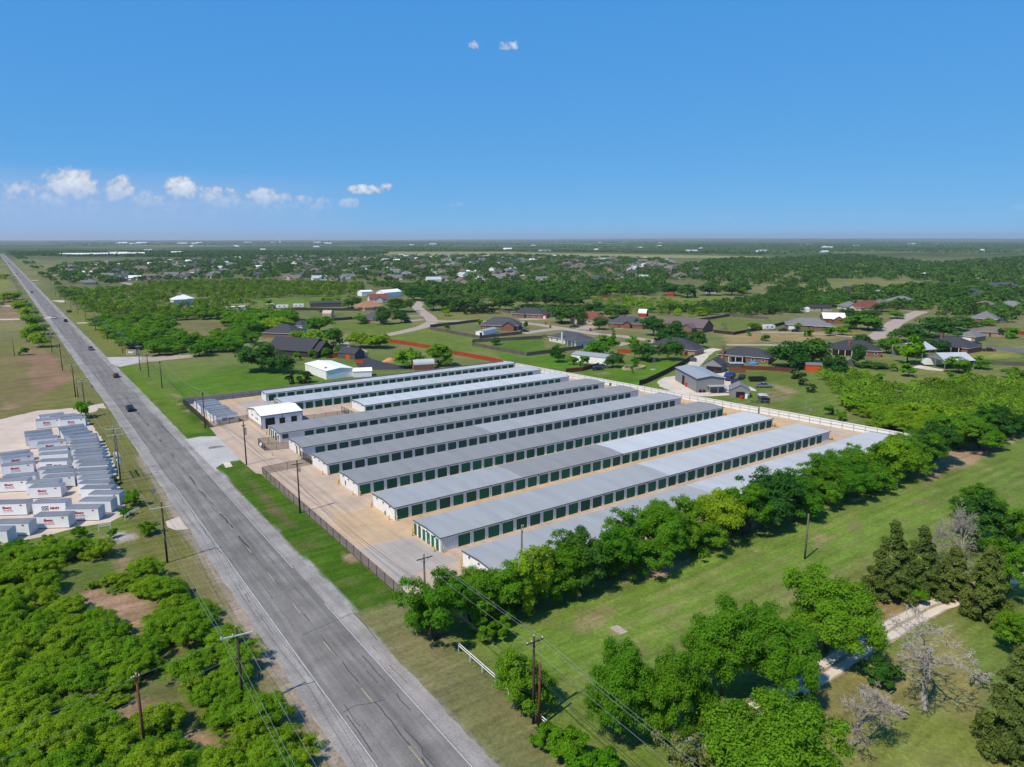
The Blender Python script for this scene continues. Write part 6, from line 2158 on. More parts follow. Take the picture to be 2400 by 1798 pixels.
b.tube([(1, 0, 2.5), (4.5, 0, 2.5)], .07, 5)
b.tube([(4.5, 0, 2.5), (4.5, -1.2, 0)], .06, 5)
b.tube([(4.5, 0, 2.5), (4.5, 1.2, 0)], .06, 5)
b.build('frame', MATS['weathered_timber'], pg)
b = MB()
gable_roof(b, -1.1, 1.1, -1.1, 1.1, 2.6, 3.5, 0, .1, .06)
b.build('canopy', mat('green_canopy', (.04, .12, .07), .8), pg)
b = MB()
b.quad((-1.1, -.4, 1.3), (-1.1, .4, 1.3), (-3.4, .4, .2), (-3.4, -.4, .2))
b.build('slide', mat('slide_green', (.06, .2, .08), .5), pg)
pen = chain_fence((193.89,139.36), (197.48,134.28), 'low wire pen fence round the little stall', 1.1, 1.6, M_LINK, 'pen_fence', rails=(1.0,), lm=M_STEEL, pr=.03)
# mailboxes along the lane
for i, p in enumerate(((271.73,346.54), (263.78,331.76), (273.21,306.51), (273.05,306.63))):
    mb_ = thing('mailbox', '%s brick mailbox post along the residential lane' % ORD[i], 'mailbox', (*p, 0), 0, 'mailboxes')
    b = MB()
    b.box(-.4, .4, -.4, .4, 0, 1.5)
    b.box(-.45, .45, -.45, .45, 1.5, 1.62)
    b.build('pillar', M_BRICKB, mb_)
    b = MB()
    b.box(-.12, .12, -.5, -.41, 1.0, 1.25)
    b.build('mail_door', M_DARK, mb_)
# motorcycle clutter at the far end of a row
mc = thing('motorcycle', 'cluster of a parked dark motorcycle at the end of a grey row', 'motorcycle', (*(175.98,185.77), 0), R(20))
b = MB()
for x in (-.75, .75):
    b.tube([(x, -.07, .33), (x, .07, .33)], .33, 12)
b.build('wheel', M_TYRE, mc)
b = MB()
b.box(-.4, .45, -.16, .16, .35, .75)
b.box(-.85, .0, -.17, .17, .76, .9)
b.tube([(.5, 0, .9), (.8, 0, .35)], .05, 5)
b.tube([(.45, -.4, 1.15), (.5, 0, 1.0), (.45, .4, 1.15)], .03, 5)
b.build('frame', M_BLACK, mc)

# ------------------------------------------------------------------ suburb far behind: one object per house
FARM = []
fr = random.Random(21)
def far_house(wm_, rm_, L, D, kind):
    b = MB()
    b.box(0, L, 0, D, 0, 2.8, 0)
    if kind == 'hip':
        hip(b, 0, L, 0, D, 2.8, .55, .5, 1)
    else:
        zr = gab(b, 0, L, 0, D, 2.8, .6, 'x', .4, 1)
        for x, o in ((0, 0), (L, 1)):
            b.poly([(x, 0, 2.8), (x, D / 2, zr - .02), (x, D, 2.8)][::(1 if o else -1)], 0)
    if kind != 'shed':
        x0 = L * .25
        t = MB()
        zr = gab(t, x0, x0 + 6, -3, 5, 2.82, .72, 'y', .4, 1)
        n = len(b.v)
        b.v += t.v
        b.f += [tuple(n + i for i in f) for f in t.f]
        b.m += t.m
        b.box(x0, x0 + 6, -3, .01, 0, 2.78, 0)
        b.poly([(x0, -3, 2.78), (x0 + 6, -3, 2.78), (x0 + 3, -3, zr - .02)], 2)
        b.box(L * .62, L * .62 + 4.5, -.06, -.003, 0.02, 2.2, 2)
        for x in (L * .08, L * .15):
            b.box(x, x + 1, -.05, -.003, 1.0, 2.1, 3)
    return b.mesh('far_house', [wm_, rm_, M_WTRIM, M_GLASS])
for wm_, rm_ in ((M_BRICKB, M_SHINGG), (M_BRICKT, M_SHINGB), (M_WHITEB, M_SHINGG), (M_BRICK, M_SHING), (M_TANW, M_SHINGB), (M_BRICKB, M_SHING), (M_BRICKT, M_SHINGM), (M_WHITEB, M_SHINGB), (M_TANW, M_SHINGG)):
    FARM.append(far_house(wm_, rm_, fr.uniform(18, 24), fr.uniform(11, 14), 'hip'))
    FARM.append(far_house(wm_, rm_, fr.uniform(16, 22), fr.uniform(10, 13), 'gab'))
FSHED = [far_house(M_WALLW, M_WROOF, 14, 9, 'shed'), far_house(M_WALLW, M_BLUEROOF, 18, 10, 'shed')]
SUBP = [(29.6,876.5), (42.4,1194.9), (106.3,1679.5), (260.1,1830.7), (577.5,2026.2), (917.2,1939.2), (1306.1,1838.0), (1331.8,1490.1), (1365.2,1266.2), (973.9,861.7), (852.9,657.2), (691.2,601.3), (574.5,602.1), (433.4,589.5), (432.4,678.3), (398.4,780.5), (315.7,868.1), (245.9,980.2), (174.0,968.8), (95.7,942.3), (53.9,998.0)]
placed = []
xs_, ys_ = [p[0] for p in SUBP], [p[1] for p in SUBP]
tries = 0
while len(placed) < 345 and tries < 30000:
    tries += 1
    x, y = fr.uniform(min(xs_), max(xs_)), fr.uniform(min(ys_), max(ys_))
    if not inside(SUBP, np.array([x]), np.array([y]))[0] or x < 60:
        continue
    if any((x - a) ** 2 + (y - c) ** 2 < 21 ** 2 for a, c, _ in placed):
        continue
    placed.append((x, y, 0))
FARPOS = placed
for i, (x, y, _) in enumerate(placed):
    shed = fr.random() < .2
    o = link('distant_house', fr.choice(FSHED if shed else FARM), None, (x, y, 0), R(fr.choice((-12, -35, -50, 40, -100, -20)) + fr.uniform(-10, 10)))
    if shed:
        tag(o, 'small bright metal shed among the distant suburb houses', 'shed', 'distant suburb sheds')
        o.name = 'distant_shed'
    else:
        tag(o, 'small house of the distant suburb between trees', 'house', 'distant suburb houses')
# white industrial sheds far off, and a control tower
for (p, L, D) in (((150.0,2534.6), 60, 30), ((185.1,2509.7), 70, 30), ((216.0,2522.2), 60, 28), ((256.4,2529.0), 70, 28), ((295.3,2653.1), 50, 28), ((319.7,2557.8), 60, 24)):
    o = link('distant_warehouse', FSHED[0], None, (p[0], p[1], 0), R(-12), (L / 14, D / 9, 1.5))
    tag(o, 'long white roofed warehouse in the woods left of centre', 'warehouse', 'white warehouses by the far highway')
fx = random.Random(8)
for i in range(36):
    az = R(fx.uniform(3, 70))
    d = fx.uniform(2300, 9000)
    o = link('distant_shed', fx.choice(FSHED), None, (d * math.sin(az), d * math.cos(az), 0), R(fx.uniform(-60, 20)), (fx.uniform(1, 3.5), fx.uniform(1, 2), fx.uniform(1, 1.6)))
    tag(o, 'tiny pale building on the far plain', 'building', 'pale specks of buildings on the far plain')
for i in range(12):
    az = R(fx.uniform(6, 22))
    d = fx.uniform(6800, 8800)
    o = link('distant_warehouse', FSHED[0], None, (d * math.sin(az), d * math.cos(az), 0), R(fx.uniform(-60, 20)), (fx.uniform(3, 7), fx.uniform(2, 4), fx.uniform(1.2, 2.0)))
    tag(o, 'long white building on the horizon towards the road end', 'building', 'white buildings strung along the horizon')
ct = thing('control_tower', 'thin pale control tower on the horizon beside white hangars', 'tower', (8000 * math.sin(R(17.7)), 8000 * math.cos(R(17.7)), 0))
b = MB()
b.tube([(0, 0, 0), (0, 0, 34)], [7, 6], 8)
b.tube([(0, 0, 34), (0, 0, 36), (0, 0, 42), (0, 0, 44)], [6, 11, 12, 9], 8)
b.build('shaft', M_WALLW, ct)
TBM = MB()
TBM.tube([(0, 0, 0), (0, 0, 85)], [3.0, 1.8], 6)
TBM.box(-3, 6, -2, 2, 84, 88)
for k in range(3):
    t = 2 * math.pi * k / 3 + .5
    TBM.tube([(-3.5, 0, 86), (-3.5, 20 * math.cos(t), 86 + 20 * math.sin(t)), (-3.5, 42 * math.cos(t), 86 + 42 * math.sin(t))], [1.6, 1.8, .4], 4)
TBMESH = TBM.mesh('wind_turbine', M_WALLW)
for i in range(22):
    az = R(37 + i * 1.05 + fx.uniform(-.5, .5))
    d = fx.uniform(17500, 21000)
    o = link('wind_turbine', TBMESH, None, (d * math.sin(az), d * math.cos(az), 10), R(fx.uniform(60, 130)))
    tag(o, 'faint white wind turbine on the far horizon', 'wind turbine', 'wind turbines along the horizon')

# ------------------------------------------------------------------ trees
M_BARK = mat('bark', (0.085, 0.062, 0.045), .95, var=.3, vscale=3.0)
M_BARKD = mat('dead_wood', (0.300, 0.268, 0.230), .95, var=.3, vscale=2.0)
LM = {
    'mesquite': leaf_mat('mesquite_leaf', (0.225, 0.395, 0.020), .020, .24, .5),
    'elm': leaf_mat('elm_leaf', (0.125, 0.300, 0.018), .016, .26, .48),
    'oak': leaf_mat('oak_leaf', (0.056, 0.160, 0.024), .016, .26, .38),
    'pecan': leaf_mat('pecan_leaf', (0.130, 0.310, 0.018), .012, .24, .48),
    'pine': leaf_mat('pine_needle', (0.165, 0.225, 0.050), .012, .24, .42),
    'cedar': leaf_mat('cedar_scale', (0.045, 0.088, 0.020), .012, .22, .15),
    'lime': leaf_mat('lime_leaf', (0.150, 0.330, 0.006), .010, .2, .4),
    'olive': leaf_mat('pale_olive_leaf', (0.270, 0.290, 0.080), .02, .25, .3),
    'shrub': leaf_mat('shrub_leaf', (0.120, 0.300, 0.012), .018, .26, .45),
}

def leaves_mesh(name, P, Nrm, size, m, rs, aspect=1.5):
    """one quad per leaf spray: centre P, normal Nrm"""
    n = len(P)
    t = np.cross(Nrm, rs.randn(n, 3))
    t /= np.linalg.norm(t, axis=1)[:, None] + 1e-9
    bt = np.cross(Nrm, t)
    s = (size * (0.6 + 0.8 * rs.rand(n)))[:, None]
    a, c = t * s * aspect * .5, bt * s * .5
    bend = Nrm * s * .18
    V = np.stack([P - a, P - c * 1.0 + bend, P + a, P + c * 1.0 + bend], 1).reshape(-1, 3)
    me = bpy.data.meshes.new(name)
    me.vertices.add(4 * n)
    me.vertices.foreach_set('co', V.astype(np.float32).ravel())
    me.loops.add(4 * n)
    me.loops.foreach_set('vertex_index', np.arange(4 * n, dtype=np.int32))
    me.polygons.add(n)
    me.polygons.foreach_set('loop_start', np.arange(n, dtype=np.int32) * 4)
    me.polygons.foreach_set('loop_total', np.full(n, 4, np.int32))
    me.materials.append(m)
    me.update()
    me.validate()
    return me

def crown(kind, seed, nleaf, lsize, H=8.0, Rr=4.5, nclump=38, base=.28, mkey=None, cr=1.0, sp=1.0):
    """crown of leaf clumps inside an uneven volume; nominal tree H tall, Rr wide"""
    rs = np.random.RandomState(seed)
    C = []
    rad = []
    k = 0
    lobes = []
    while len(C) < nclump and k < 5000:
        k += 1
        if kind == 'pine':
            z = base + (1 - base) * rs.rand() ** 1.25
            rmax = (1 - (z - base) / (1 - base)) ** .75 * .92 + .06
            a = rs.rand() * 6.283
            rr_ = rmax * (0.35 + .65 * math.sqrt(rs.rand()))
            C.append((rr_ * math.cos(a) * Rr, rr_ * math.sin(a) * Rr, z * H))
            rad.append((.10 + .10 * rmax) * Rr * (.7 + .6 * rs.rand()))
            continue
        if kind == 'cedar':
            z = .04 + .94 * rs.rand()
            rmax = max(.12, math.sin(math.pi * min(1, (z * .82 + .16))) ** .7)
            a = rs.rand() * 6.283
            rr_ = rmax * (.5 + .5 * math.sqrt(rs.rand()))
            C.append((rr_ * math.cos(a) * Rr * .9, rr_ * math.sin(a) * Rr * .9, z * H))
            rad.append(.26 * Rr * (.8 + .4 * rs.rand()))
            continue
        if not lobes:
            nl = rs.randint(4, 8)
            for i in range(nl):
                a = 6.283 * (i + .7 * rs.rand()) / nl
                q = (.30 + .34 * rs.rand()) * Rr * sp
                zz = base + (1 - base) * (.30 + .36 * rs.rand())
                lobes.append((np.array([q * math.cos(a), q * math.sin(a), zz * H]), (.36 + .20 * rs.rand()) * Rr, (.26 + .13 * rs.rand()) * H * (1 - max(base, 0))))
            lobes.append((np.array([rs.randn() * .12 * Rr, rs.randn() * .12 * Rr, (base + (1 - base) * .60) * H]), .48 * Rr, .37 * H))
        lc, lr, lh = lobes[rs.randint(len(lobes))]
        v = rs.randn(3)
        v /= np.linalg.norm(v)
        if v[2] < -.5:
            continue
        q = .55 + .45 * rs.rand() ** .6
        p = lc + v * q * np.array([lr, lr, lh])
        C.append((p[0], p[1], p[2]))
        rad.append((.09 + .12 * rs.rand()) * Rr * cr)
    C = np.array(C)
    rad = np.array(rad)
    wts = rad ** 2
    ci = rs.choice(len(C), nleaf, p=wts / wts.sum())
    d = rs.randn(nleaf, 3)
    d /= np.linalg.norm(d, axis=1)[:, None]
    d[:, 2] = np.where(d[:, 2] < -.3, -d[:, 2] * .6, d[:, 2])
    q = (.15 + .95 * rs.rand(nleaf) ** .55)
    P = C[ci] + d * (rad[ci] * q)[:, None] * np.array([1.05, 1.05, .95])
    ctr = np.array([0, 0, H * .45])
    outw = P - ctr
    outw /= np.linalg.norm(outw, axis=1)[:, None] + 1e-9
    Nn = d * .62 + outw * .45 + np.array([-.20, -.05, .75]) * .7 + rs.randn(nleaf, 3) * .6
    Nn /= np.linalg.norm(Nn, axis=1)[:, None] + 1e-9
    P[:, 2] = np.maximum(P[:, 2], .12)
    return leaves_mesh('crown', P, Nn, lsize, LM[mkey or kind], rs, 1.6 if kind != 'pine' else 2.2), C

def trunk_mesh(C, seed, H=8.0, multi=1, r0=.26, base=.28, m=None, nb=9):
    rr_ = random.Random(seed)
    b = MB()
    for s in range(multi):
        a = rr_.random() * 6.28
        lean = .5 if multi == 1 else 1.3
        top = Vector((math.cos(a) * lean, math.sin(a) * lean, H * (base + .25)))
        st = Vector((math.cos(a) * .12 * (multi > 1), math.sin(a) * .12 * (multi > 1), -.05))
        mid = st.lerp(top, .5) + Vector((rr_.uniform(-.25, .25), rr_.uniform(-.25, .25), 0))
        b.tube([tuple(st), tuple(mid), tuple(top)], [r0 * (1.15 if multi == 1 else .8), r0 * .8, r0 * .5], 6)
        idx = list(range(len(C)))
        rr_.shuffle(idx)
        for i in idx[:nb // multi + 1]:
            c = Vector(C[i])
            j = mid.lerp(top, rr_.random())
            k = j.lerp(c, .55) + Vector((0, 0, -.15))
            b.tube([tuple(j), tuple(k), tuple(c)], [r0 * .36, r0 * .2, r0 * .07], 4, 0, False)
    return b.mesh('trunk', m or M_BARK, True)

TREES = {}
def species(key, kind, lod, H, Rr, seeds, nleaf, ls, nclump, base, multi=1, mkey=None, r0=.26):
    out = []
    for s in seeds:
        cm, C = crown(kind, s, nleaf, ls, H, Rr, nclump, base, mkey, *((1.0, 1.0) if lod == 'hi' else (1.75, .82)))
        out.append((trunk_mesh(C, s, H, multi, r0, base, None, 9 if lod == 'hi' else 4), cm))
    TREES[(key, lod)] = (H, Rr, out)
species('mesquite', 'mesquite', 'hi', 4.6, 3.4, (1, 2, 3, 4, 5), 15000, .115, 90, -.10, 3, None, .14)
species('mesquite', 'mesquite', 'mid', 4.6, 3.4, (6, 7, 8), 2200, .34, 34, -.08, 2, None, .14)
species('elm', 'elm', 'hi', 8.0, 4.6, (11, 12, 13, 14), 24000, .155, 120, -.08, 2)
species('elm', 'elm', 'mid', 8.0, 4.6, (15, 16, 17), 2600, .46, 46, -.02, 1)
species('oak', 'oak', 'hi', 8.0, 4.8, (21, 22), 18000, .18, 90, .0)
species('oak', 'oak', 'mid', 8.0, 4.8, (23, 24, 25), 2800, .45, 48, .0)
species('pecan', 'pecan', 'hi', 11.0, 6.0, (31, 32, 33), 40000, .165, 170, .02, 2)
species('pine', 'pine', 'hi', 10.0, 3.6, (41, 42, 43), 26000, .15, 150, .05)
species('cedar', 'cedar', 'hi', 5.0, 1.8, (51,), 6000, .15, 44, .04)
species('cedar', 'cedar', 'mid', 5.0, 1.8, (52, 53), 700, .5, 24, .04)
species('lime', 'elm', 'mid', 8.0, 4.6, (55,), 1500, .8, 30, .14, 1, 'lime')
species('olive', 'elm', 'hi', 6.0, 4.0, (57,), 7000, .16, 50, .02, 2, 'olive')
species('shrub', 'elm', 'hi', 3.0, 2.4, (61, 62, 63), 7000, .135, 44, -.1, 3, 'shrub', .08)
species('shrub', 'elm', 'mid', 3.0, 2.4, (64, 65), 500, .5, 18, .02, 2, 'shrub', .08)
species('brush', 'mesquite', 'hi', 2.2, 2.0, (67, 68, 69), 5000, .11, 40, -.12, 3, 'mesquite', .06)
species('dark_shrub', 'oak', 'hi', 3.0, 2.4, (66,), 7000, .135, 44, -.1, 3, 'oak', .08)

TR = random.Random(77)
NAMES = {'mesquite': 'mesquite_tree', 'elm': 'broadleaf_tree', 'oak': 'oak_tree', 'pecan': 'pecan_tree', 'pine': 'pine_tree', 'cedar': 'cedar_tree', 'lime': 'ash_tree', 'olive': 'pale_tree', 'shrub': 'shrub', 'dark_shrub': 'shrub', 'brush': 'brush_shrub'}
def tree(key, u, v, h, r, label, group=None, rz=None, cat=None):
    d = math.hypot(u, v)
    lod = 'hi' if (key, 'mid') not in TREES or (d < 235 and (key, 'hi') in TREES) else 'mid'
    H, Rr, ms = TREES[(key, lod)]
    tm, cm = ms[TR.randrange(len(ms))]
    root = thing(NAMES[key], label, cat or ('shrub' if 'shrub' in key or key == 'brush' else 'tree'), (u, v, 0), TR.uniform(0, 6.28) if rz is None else rz, group)
    sx = r / Rr * TR.uniform(.94, 1.06)
    root.scale = (sx, r / Rr * TR.uniform(.94, 1.06), h / H)
    link('trunk', tm, root)
    link('crown', cm, root)
    return root

# hedgerow between the nearest row and the mown field, counted from the road
HEDGE = [(41.9,77.5,10.1,4.2), (47.7,78.0,7.0,3.1), (51.7,77.5,9.9,3.8), (56.4,76.8,11.2,3.9), (61.9,76.8,10.0,3.7), (66.8,76.4,11.9,4.1), (72.5,76.1,10.8,4.0), (78.5,76.4,10.9,4.3), (84.9,76.0,10.0,4.3), (91.5,75.8,10.3,4.0), (97.7,76.1,10.6,4.3), (103.9,75.5,9.7,4.2), (112.7,75.9,11.0,5.0), (118.9,75.1,10.3,4.9), (129.3,75.9,9.3,4.5), (136.2,75.9,10.5,5.1), (145.1,75.8,11.1,5.2), (154.2,75.6,11.4,5.1), (163.5,74.8,10.9,5.0), (175.0,75.1,11.1,5.5), (193.3,77.1,10.7,5.9), (199.3,74.4,8.0,4.8)]
for i, (u, v, h, r) in enumerate(HEDGE):
    tree(('elm', 'pecan', 'elm', 'mesquite', 'elm', 'oak', 'elm')[i % 7], u, v - 1.0, min(h * (1.04, 1.1, .92, 1.0, 1.08, .96, .9)[i % 7], 9.8), r * (1.3, 1.2, 1.35, 1.2, 1.3)[i % 5], '%s tree from the road in the hedgerow beside the nearest row' % ORD[i], 'hedgerow trees')
for i, (u, v) in enumerate(((47.5, 72.0), (51, 75), (56, 78.5), (66, 79.5), (78, 79.5), (92, 79.5), (106, 79.8), (121, 79.8), (138, 80), (152, 80), (168, 80))):
    tree('shrub', u, v, 3.2, 2.6, '%s low shrub from the road under the hedgerow' % ORD[i], 'undergrowth shrubs of the hedgerow')
# large trees of the lower right yard
BIG = [('pecan', (47.6,47.7,12.6,3.5), 'pecan tree beside the power line, nearest the verge'), ('pecan', (51.6,44.9,11.4,3.5), 'pecan tree just right of the one nearest the verge'), ('elm', (54.8,43.2,8.8,2.5), 'dull green tree between the pecans'),
       ('pecan', (63.3,46.8,12.6,4.7), 'tall pecan with a peaked crown above the mown field'), ('pecan', (68.1,42.7,12.5,4.2), 'broad pecan whose shade falls on the dirt track'), ('pecan', (81.4,44.4,13.8,6.0), 'ragged pecan with grey twigs beside the dirt track bend'),
       ('pecan', (53.5,33.2,11.8,6.3), 'bright pecan at the bottom of the view below the track'), ('elm', (42.8,57.8,6.8,3.5), 'leafy tree wrapped round the tall brown pole'), ('shrub', (41.7,49.1,3.9,2.4), 'bright green shrub at the verge below the pole'), ('shrub', (42.0,44.8,5.0,2.6), 'second bright shrub at the bottom verge'),
       ('shrub', (41.1,51.8,2.2,1.5), 'small shrub on the short white rail'), ('olive', (48.1,39.4,5.5,2.4), 'pale yellowish tree under the wires at the bottom'),
       ('pine', (102.3,47.2,11.7,3.5), 'pine with a visible trunk standing at the field edge'), ('pine', (107.1,45.3,9.7,3.4), 'rounder pine just right of the trunked pine'), ('pine', (109.9,41.8,7.3,3.0), 'smaller pine left of the dead grey pine'), ('pine', (107.5,36.4,9.6,3.3), 'pine above the end of the dirt track'),
       ('pine', (80.2,23.1,13.4,3.5), 'large pine at the lower right corner'), ('pine', (79.0,21.6,10.2,2.5), 'pine cut by the frame edge at lower right'),
       ('elm', (116.1,37.4,9.3,4.0), 'bright leafy tree behind the pines'), ('elm', (101.9,30.3,6.1,2.8), 'bright leafy tree at the right frame edge'), ('oak', (134.7,48.2,8.4,5.0), 'dark tree behind the dead grey pine'), ('elm', (136.8,43.4,7.9,4.0), 'leafy tree by the right frame edge above the pines'), ('elm', (146.5,53.9,6.1,4.2), 'dark leafy tree at the field end'),
       ('dark_shrub', (80.9,36.9,3.7,2.5), 'dark round shrub beside the large dead tree'), ('dark_shrub', (66.9,38.0,3.1,2.0), 'dark shrub at the bend of the dirt track'), ('shrub', (103.8,45.2,2.3,2.3), 'low shrubs at the foot of the two pines'), ('dark_shrub', (94.4,49.1,3.7,1.9), 'grey green bush between pecan and pines')]
for key, (u, v, h, r), lb in BIG:
    cap = {'pecan': 11.5, 'pine': 12.0, 'elm': 9.5, 'shrub': 3.6, 'dark_shrub': 3.2, 'olive': 7.0, 'oak': 10.0}[key]
    tree(key, u, v, min(h * 1.10, cap), min(r * {'pecan': 1.08, 'pine': 1.0, 'elm': 1.08}.get(key, 1.15), 10.0), lb, 'trees of the lower yard')

# bare trees
def bare_tree(name, u, v, h, r, label, seed, depth=6, bushy=False):
    rr_ = random.Random(seed)
    b = MB()
    def grow(p, d, L, rad, k):
        q_ = p + d * L
        mid = p.lerp(q_, .5) + Vector((rr_.uniform(-1, 1), rr_.uniform(-1, 1), rr_.uniform(-1, 1))) * L * .10
        b.tube([tuple(p), tuple(mid), tuple(q_)], [max(rad, .028), max(rad * .85, .024), max(rad * .68, .02)], 6 if rad > .06 else 3, 0, False)
        if k <= 0:
            return
        n = 3 if rr_.random() < (.75 if k > 2 else .55) else 2
        for i in range(n):
            a = Vector((rr_.gauss(0, 1), rr_.gauss(0, 1), rr_.gauss(.05, .75)))
            nd = (d * .72 + a * (.50 if not bushy else .62)).normalized()
            nd.z = nd.z * .85 + (.10 if k > 3 else -.02)
            nd.normalize()
            grow(q_, nd, L * rr_.uniform(.62, .86), rad * rr_.uniform(.50, .66), k - 1)
    root = thing(name, label, 'dead tree', (u, v, 0), 0, 'bare grey trees')
    for k in range(1 if not bushy else 2):
        grow(Vector((0, 0, -.05)), Vector((rr_.uniform(-.15, .15), rr_.uniform(-.15, .15), 1)).normalized(), h * .28, .30 * h / 10, depth)
    vs_ = np.array(b.v)
    zs = h / max(vs_[:, 2].max(), .1)
    rs_ = r / max(np.percentile(np.hypot(vs_[:, 0], vs_[:, 1]), 98), .1)
    b.v = [(p[0] * rs_, p[1] * rs_, p[2] * zs) for p in b.v]
    b.build('branches', M_BARKD, root)
(u, v, h, r) = (80.0,31.5,10.6,4.5)
bare_tree('dead_tree', u, v, min(h, 12), r * 1.3, 'large bare dead tree with a thick grey trunk below the track', 5, 7)
(u, v, h, r) = (66.7,32.6,7.6,3.7)
bare_tree('dead_tree', u, v, min(h, 9), r * 1.2, 'smaller bare tree at the bottom right lawn', 9, 7)
(u, v, h, r) = (121.1,45.2,10.9,4.5)
bare_tree('dead_tree', u, v, min(h, 11), r, 'silvery dead pine with dense twigs behind the pines', 12, 7, True)
(u, v, h, r) = (89.5,30.0,3.5,2.3)
bare_tree('fallen_tree', u, v, 2.4, r, 'fallen dark dead tree beside the large dead tree', 17, 5, True)
(u, v, h, r) = (76.7,32.9,1.5,1.2)
bare_tree('brush_pile', u, v, 1.0, r, 'low heap of grey brush on the lawn', 23, 5, True)
for i, (u, v, h, r) in enumerate(((195.8,120.6,4.2,0.8), (195.6,118.7,2.0,0.6))):
    bare_tree('dead_sapling', u, v, h, max(r, .8), ['thin dead sapling on the lawn beyond the boundary wall', 'shorter dead sapling on the lawn beyond the boundary wall'][i], 31 + i, 4)

# mesquite thicket left of the road (individuals), and the one right of the workshop
def scatter(poly, n, mind, seed, holes=(), pad=0.0):
    r_ = random.Random(seed)
    xs = [p[0] for p in poly]
    ys = [p[1] for p in poly]
    out = []
    t = 0
    while len(out) < n and t < n * 60:
        t += 1
        x, y = r_.uniform(min(xs), max(xs)), r_.uniform(min(ys), max(ys))
        ax, ay = np.array([x]), np.array([y])
        if not inside(poly, ax, ay)[0] or any(sdist(h_, ax, ay)[0] > -pad for h_ in holes):
            continue
        if any((x - a) ** 2 + (y - c) ** 2 < mind * mind for a, c in out):
            continue
        out.append((x, y))
    return out
HOLES = ([(1.84,118.29), (6.27,118.64), (8.19,113.78), (11.40,113.22), (12.97,104.94), (9.77,94.53), (4.61,98.20), (8.77,101.48), (5.50,110.77)], [(9.86,129.91), (13.12,128.33), (11.85,120.92), (9.77,121.75)], [(7.24,86.65), (10.63,84.23), (11.73,78.07), (6.90,79.93), (3.79,82.76)], [(11.01,76.10), (12.53,74.41), (13.06,69.46), (12.37,67.84), (8.45,70.62)], [(2.35,133.11), (9.84,127.78), (7.86,118.11), (1.32,122.76)])
THK = [(-38, 146), (-8, 141), (6.0, 134), (13.2, 124), (17.3, 108), (18.2, 90), (18.8, 60), (18.0, 50), (-5, 50), (-25, 75)]
pts = scatter(THK, 255, 2.2, 4, HOLES, 0.8)
for (u, v) in pts:
    tree('mesquite', u, v, TR.uniform(2.2, 4.2), TR.uniform(2.3, 3.6), 'feathery mesquite in the dense thicket left of the highway', 'mesquites of the roadside thicket')
for (u, v) in scatter([(-36, 146), (8, 136), (18, 104), (18.5, 55), (-5, 50), (-25, 75)], 230, 1.9, 14, HOLES, 0.2):
    tree('brush', u, v, TR.uniform(.8, 2.0), TR.uniform(1.1, 2.2), 'low green bush between the mesquites of the roadside thicket', 'low bushes of the roadside thicket')
RTH = [(258.04,154.33), (264.77,138.32), (249.26,126.17), (260.06,118.50), (289.42,111.72), (308.09,98.46), (228.62,71.35), (214.63,76.47), (203.96,79.40), (192.72,81.46), (194.68,90.64), (204.27,106.27), (220.68,123.93)]
RTP = scatter(RTH, 240, 4.1, 6)
RTP.sort(key=lambda p: math.hypot(*p))
for (u, v) in RTP[:40]:
    tree('mesquite', u, v, TR.uniform(3.2, 5.0), TR.uniform(3.8, 5.4), 'mesquite in the bright green thicket beyond the white wall', 'mesquites of the far side thicket')
for i, (k, (u, v, h, r)) in enumerate((('oak', (215.8,75.7,8.6,5.8)), ('oak', (207.3,78.6,3.9,2.6)), ('elm', (192.4,78.8,5.5,3.3)), ('elm', (188.2,83.2,4.5,3.3)), ('oak', (224.3,74.5,5.1,3.6)))):
    tree(k, u, v, min(h, 8.5), r, '%s darker tree along the near edge of the bright thicket' % ORD[i], 'edge trees of the thicket')
# bushes round the container lot and roadside
for (k, t_, lb) in (('shrub', (16.3,153.7,3.5,2.1), 'round bush between the containers and the highway'), ('shrub', (6.2,141.9,2.6,1.7), 'bush in front of the container lot'), ('shrub', (15.5,241.9,4.9,3.1), 'roadside bush at the far corner of the gravel lot'), ('shrub', (14.3,148.5,2.1,1.5), 'low green growth behind the pipe gate'), ('shrub', (16.4,136.2,2.9,2.0), 'leafy growth at the foot of the pale crossarm pole'),
                    ('shrub', (11.0,138.5,2.0,1.0), 'weeds beside the leaning pipe gate'), ('shrub', (-3.1,144.0,1.3,1.7), 'low weeds along the front of the gravel lot'), ('shrub', (1.1,141.7,1.7,1.5), 'second clump of weeds before the gravel lot'), ('mesquite', (6.5,133.8,2.8,1.6), 'mesquite behind the rubble strip'), ('mesquite', (2.3,134.0,2.1,1.6), 'mesquite below the rubble strip'),
                    ('shrub', (4.7,391.2,3.4,2.4), 'lone bush in the dry field'), ('shrub', (15.2,170.1,2.1,1.0), 'scrub at the foot of the twin poles')):
    u, v, h, r = t_
    tree(k, u, v, min(h, 5.0), r, lb, 'roadside bushes')
for i, (u, v, h, r) in enumerate(((13.3,473.0,7.1,7.4), (13.3,518.4,9.1,6.7), (12.4,415.8,7.4,5.4), (10.4,631.4,11.8,8.0), (12.5,573.6,9.3,6.6), (1.8,731.7,13.9,8.2), (7.8,755.4,14.9,7.5), (2.6,1153.2,9.0,9.8), (8.0,443.4,7.2,4.5))):
    tree('mesquite', u, v, min(h, 8), r, '%s tree of the scrub strip left of the distant highway' % ORD[i], 'scrub strip left of the highway')

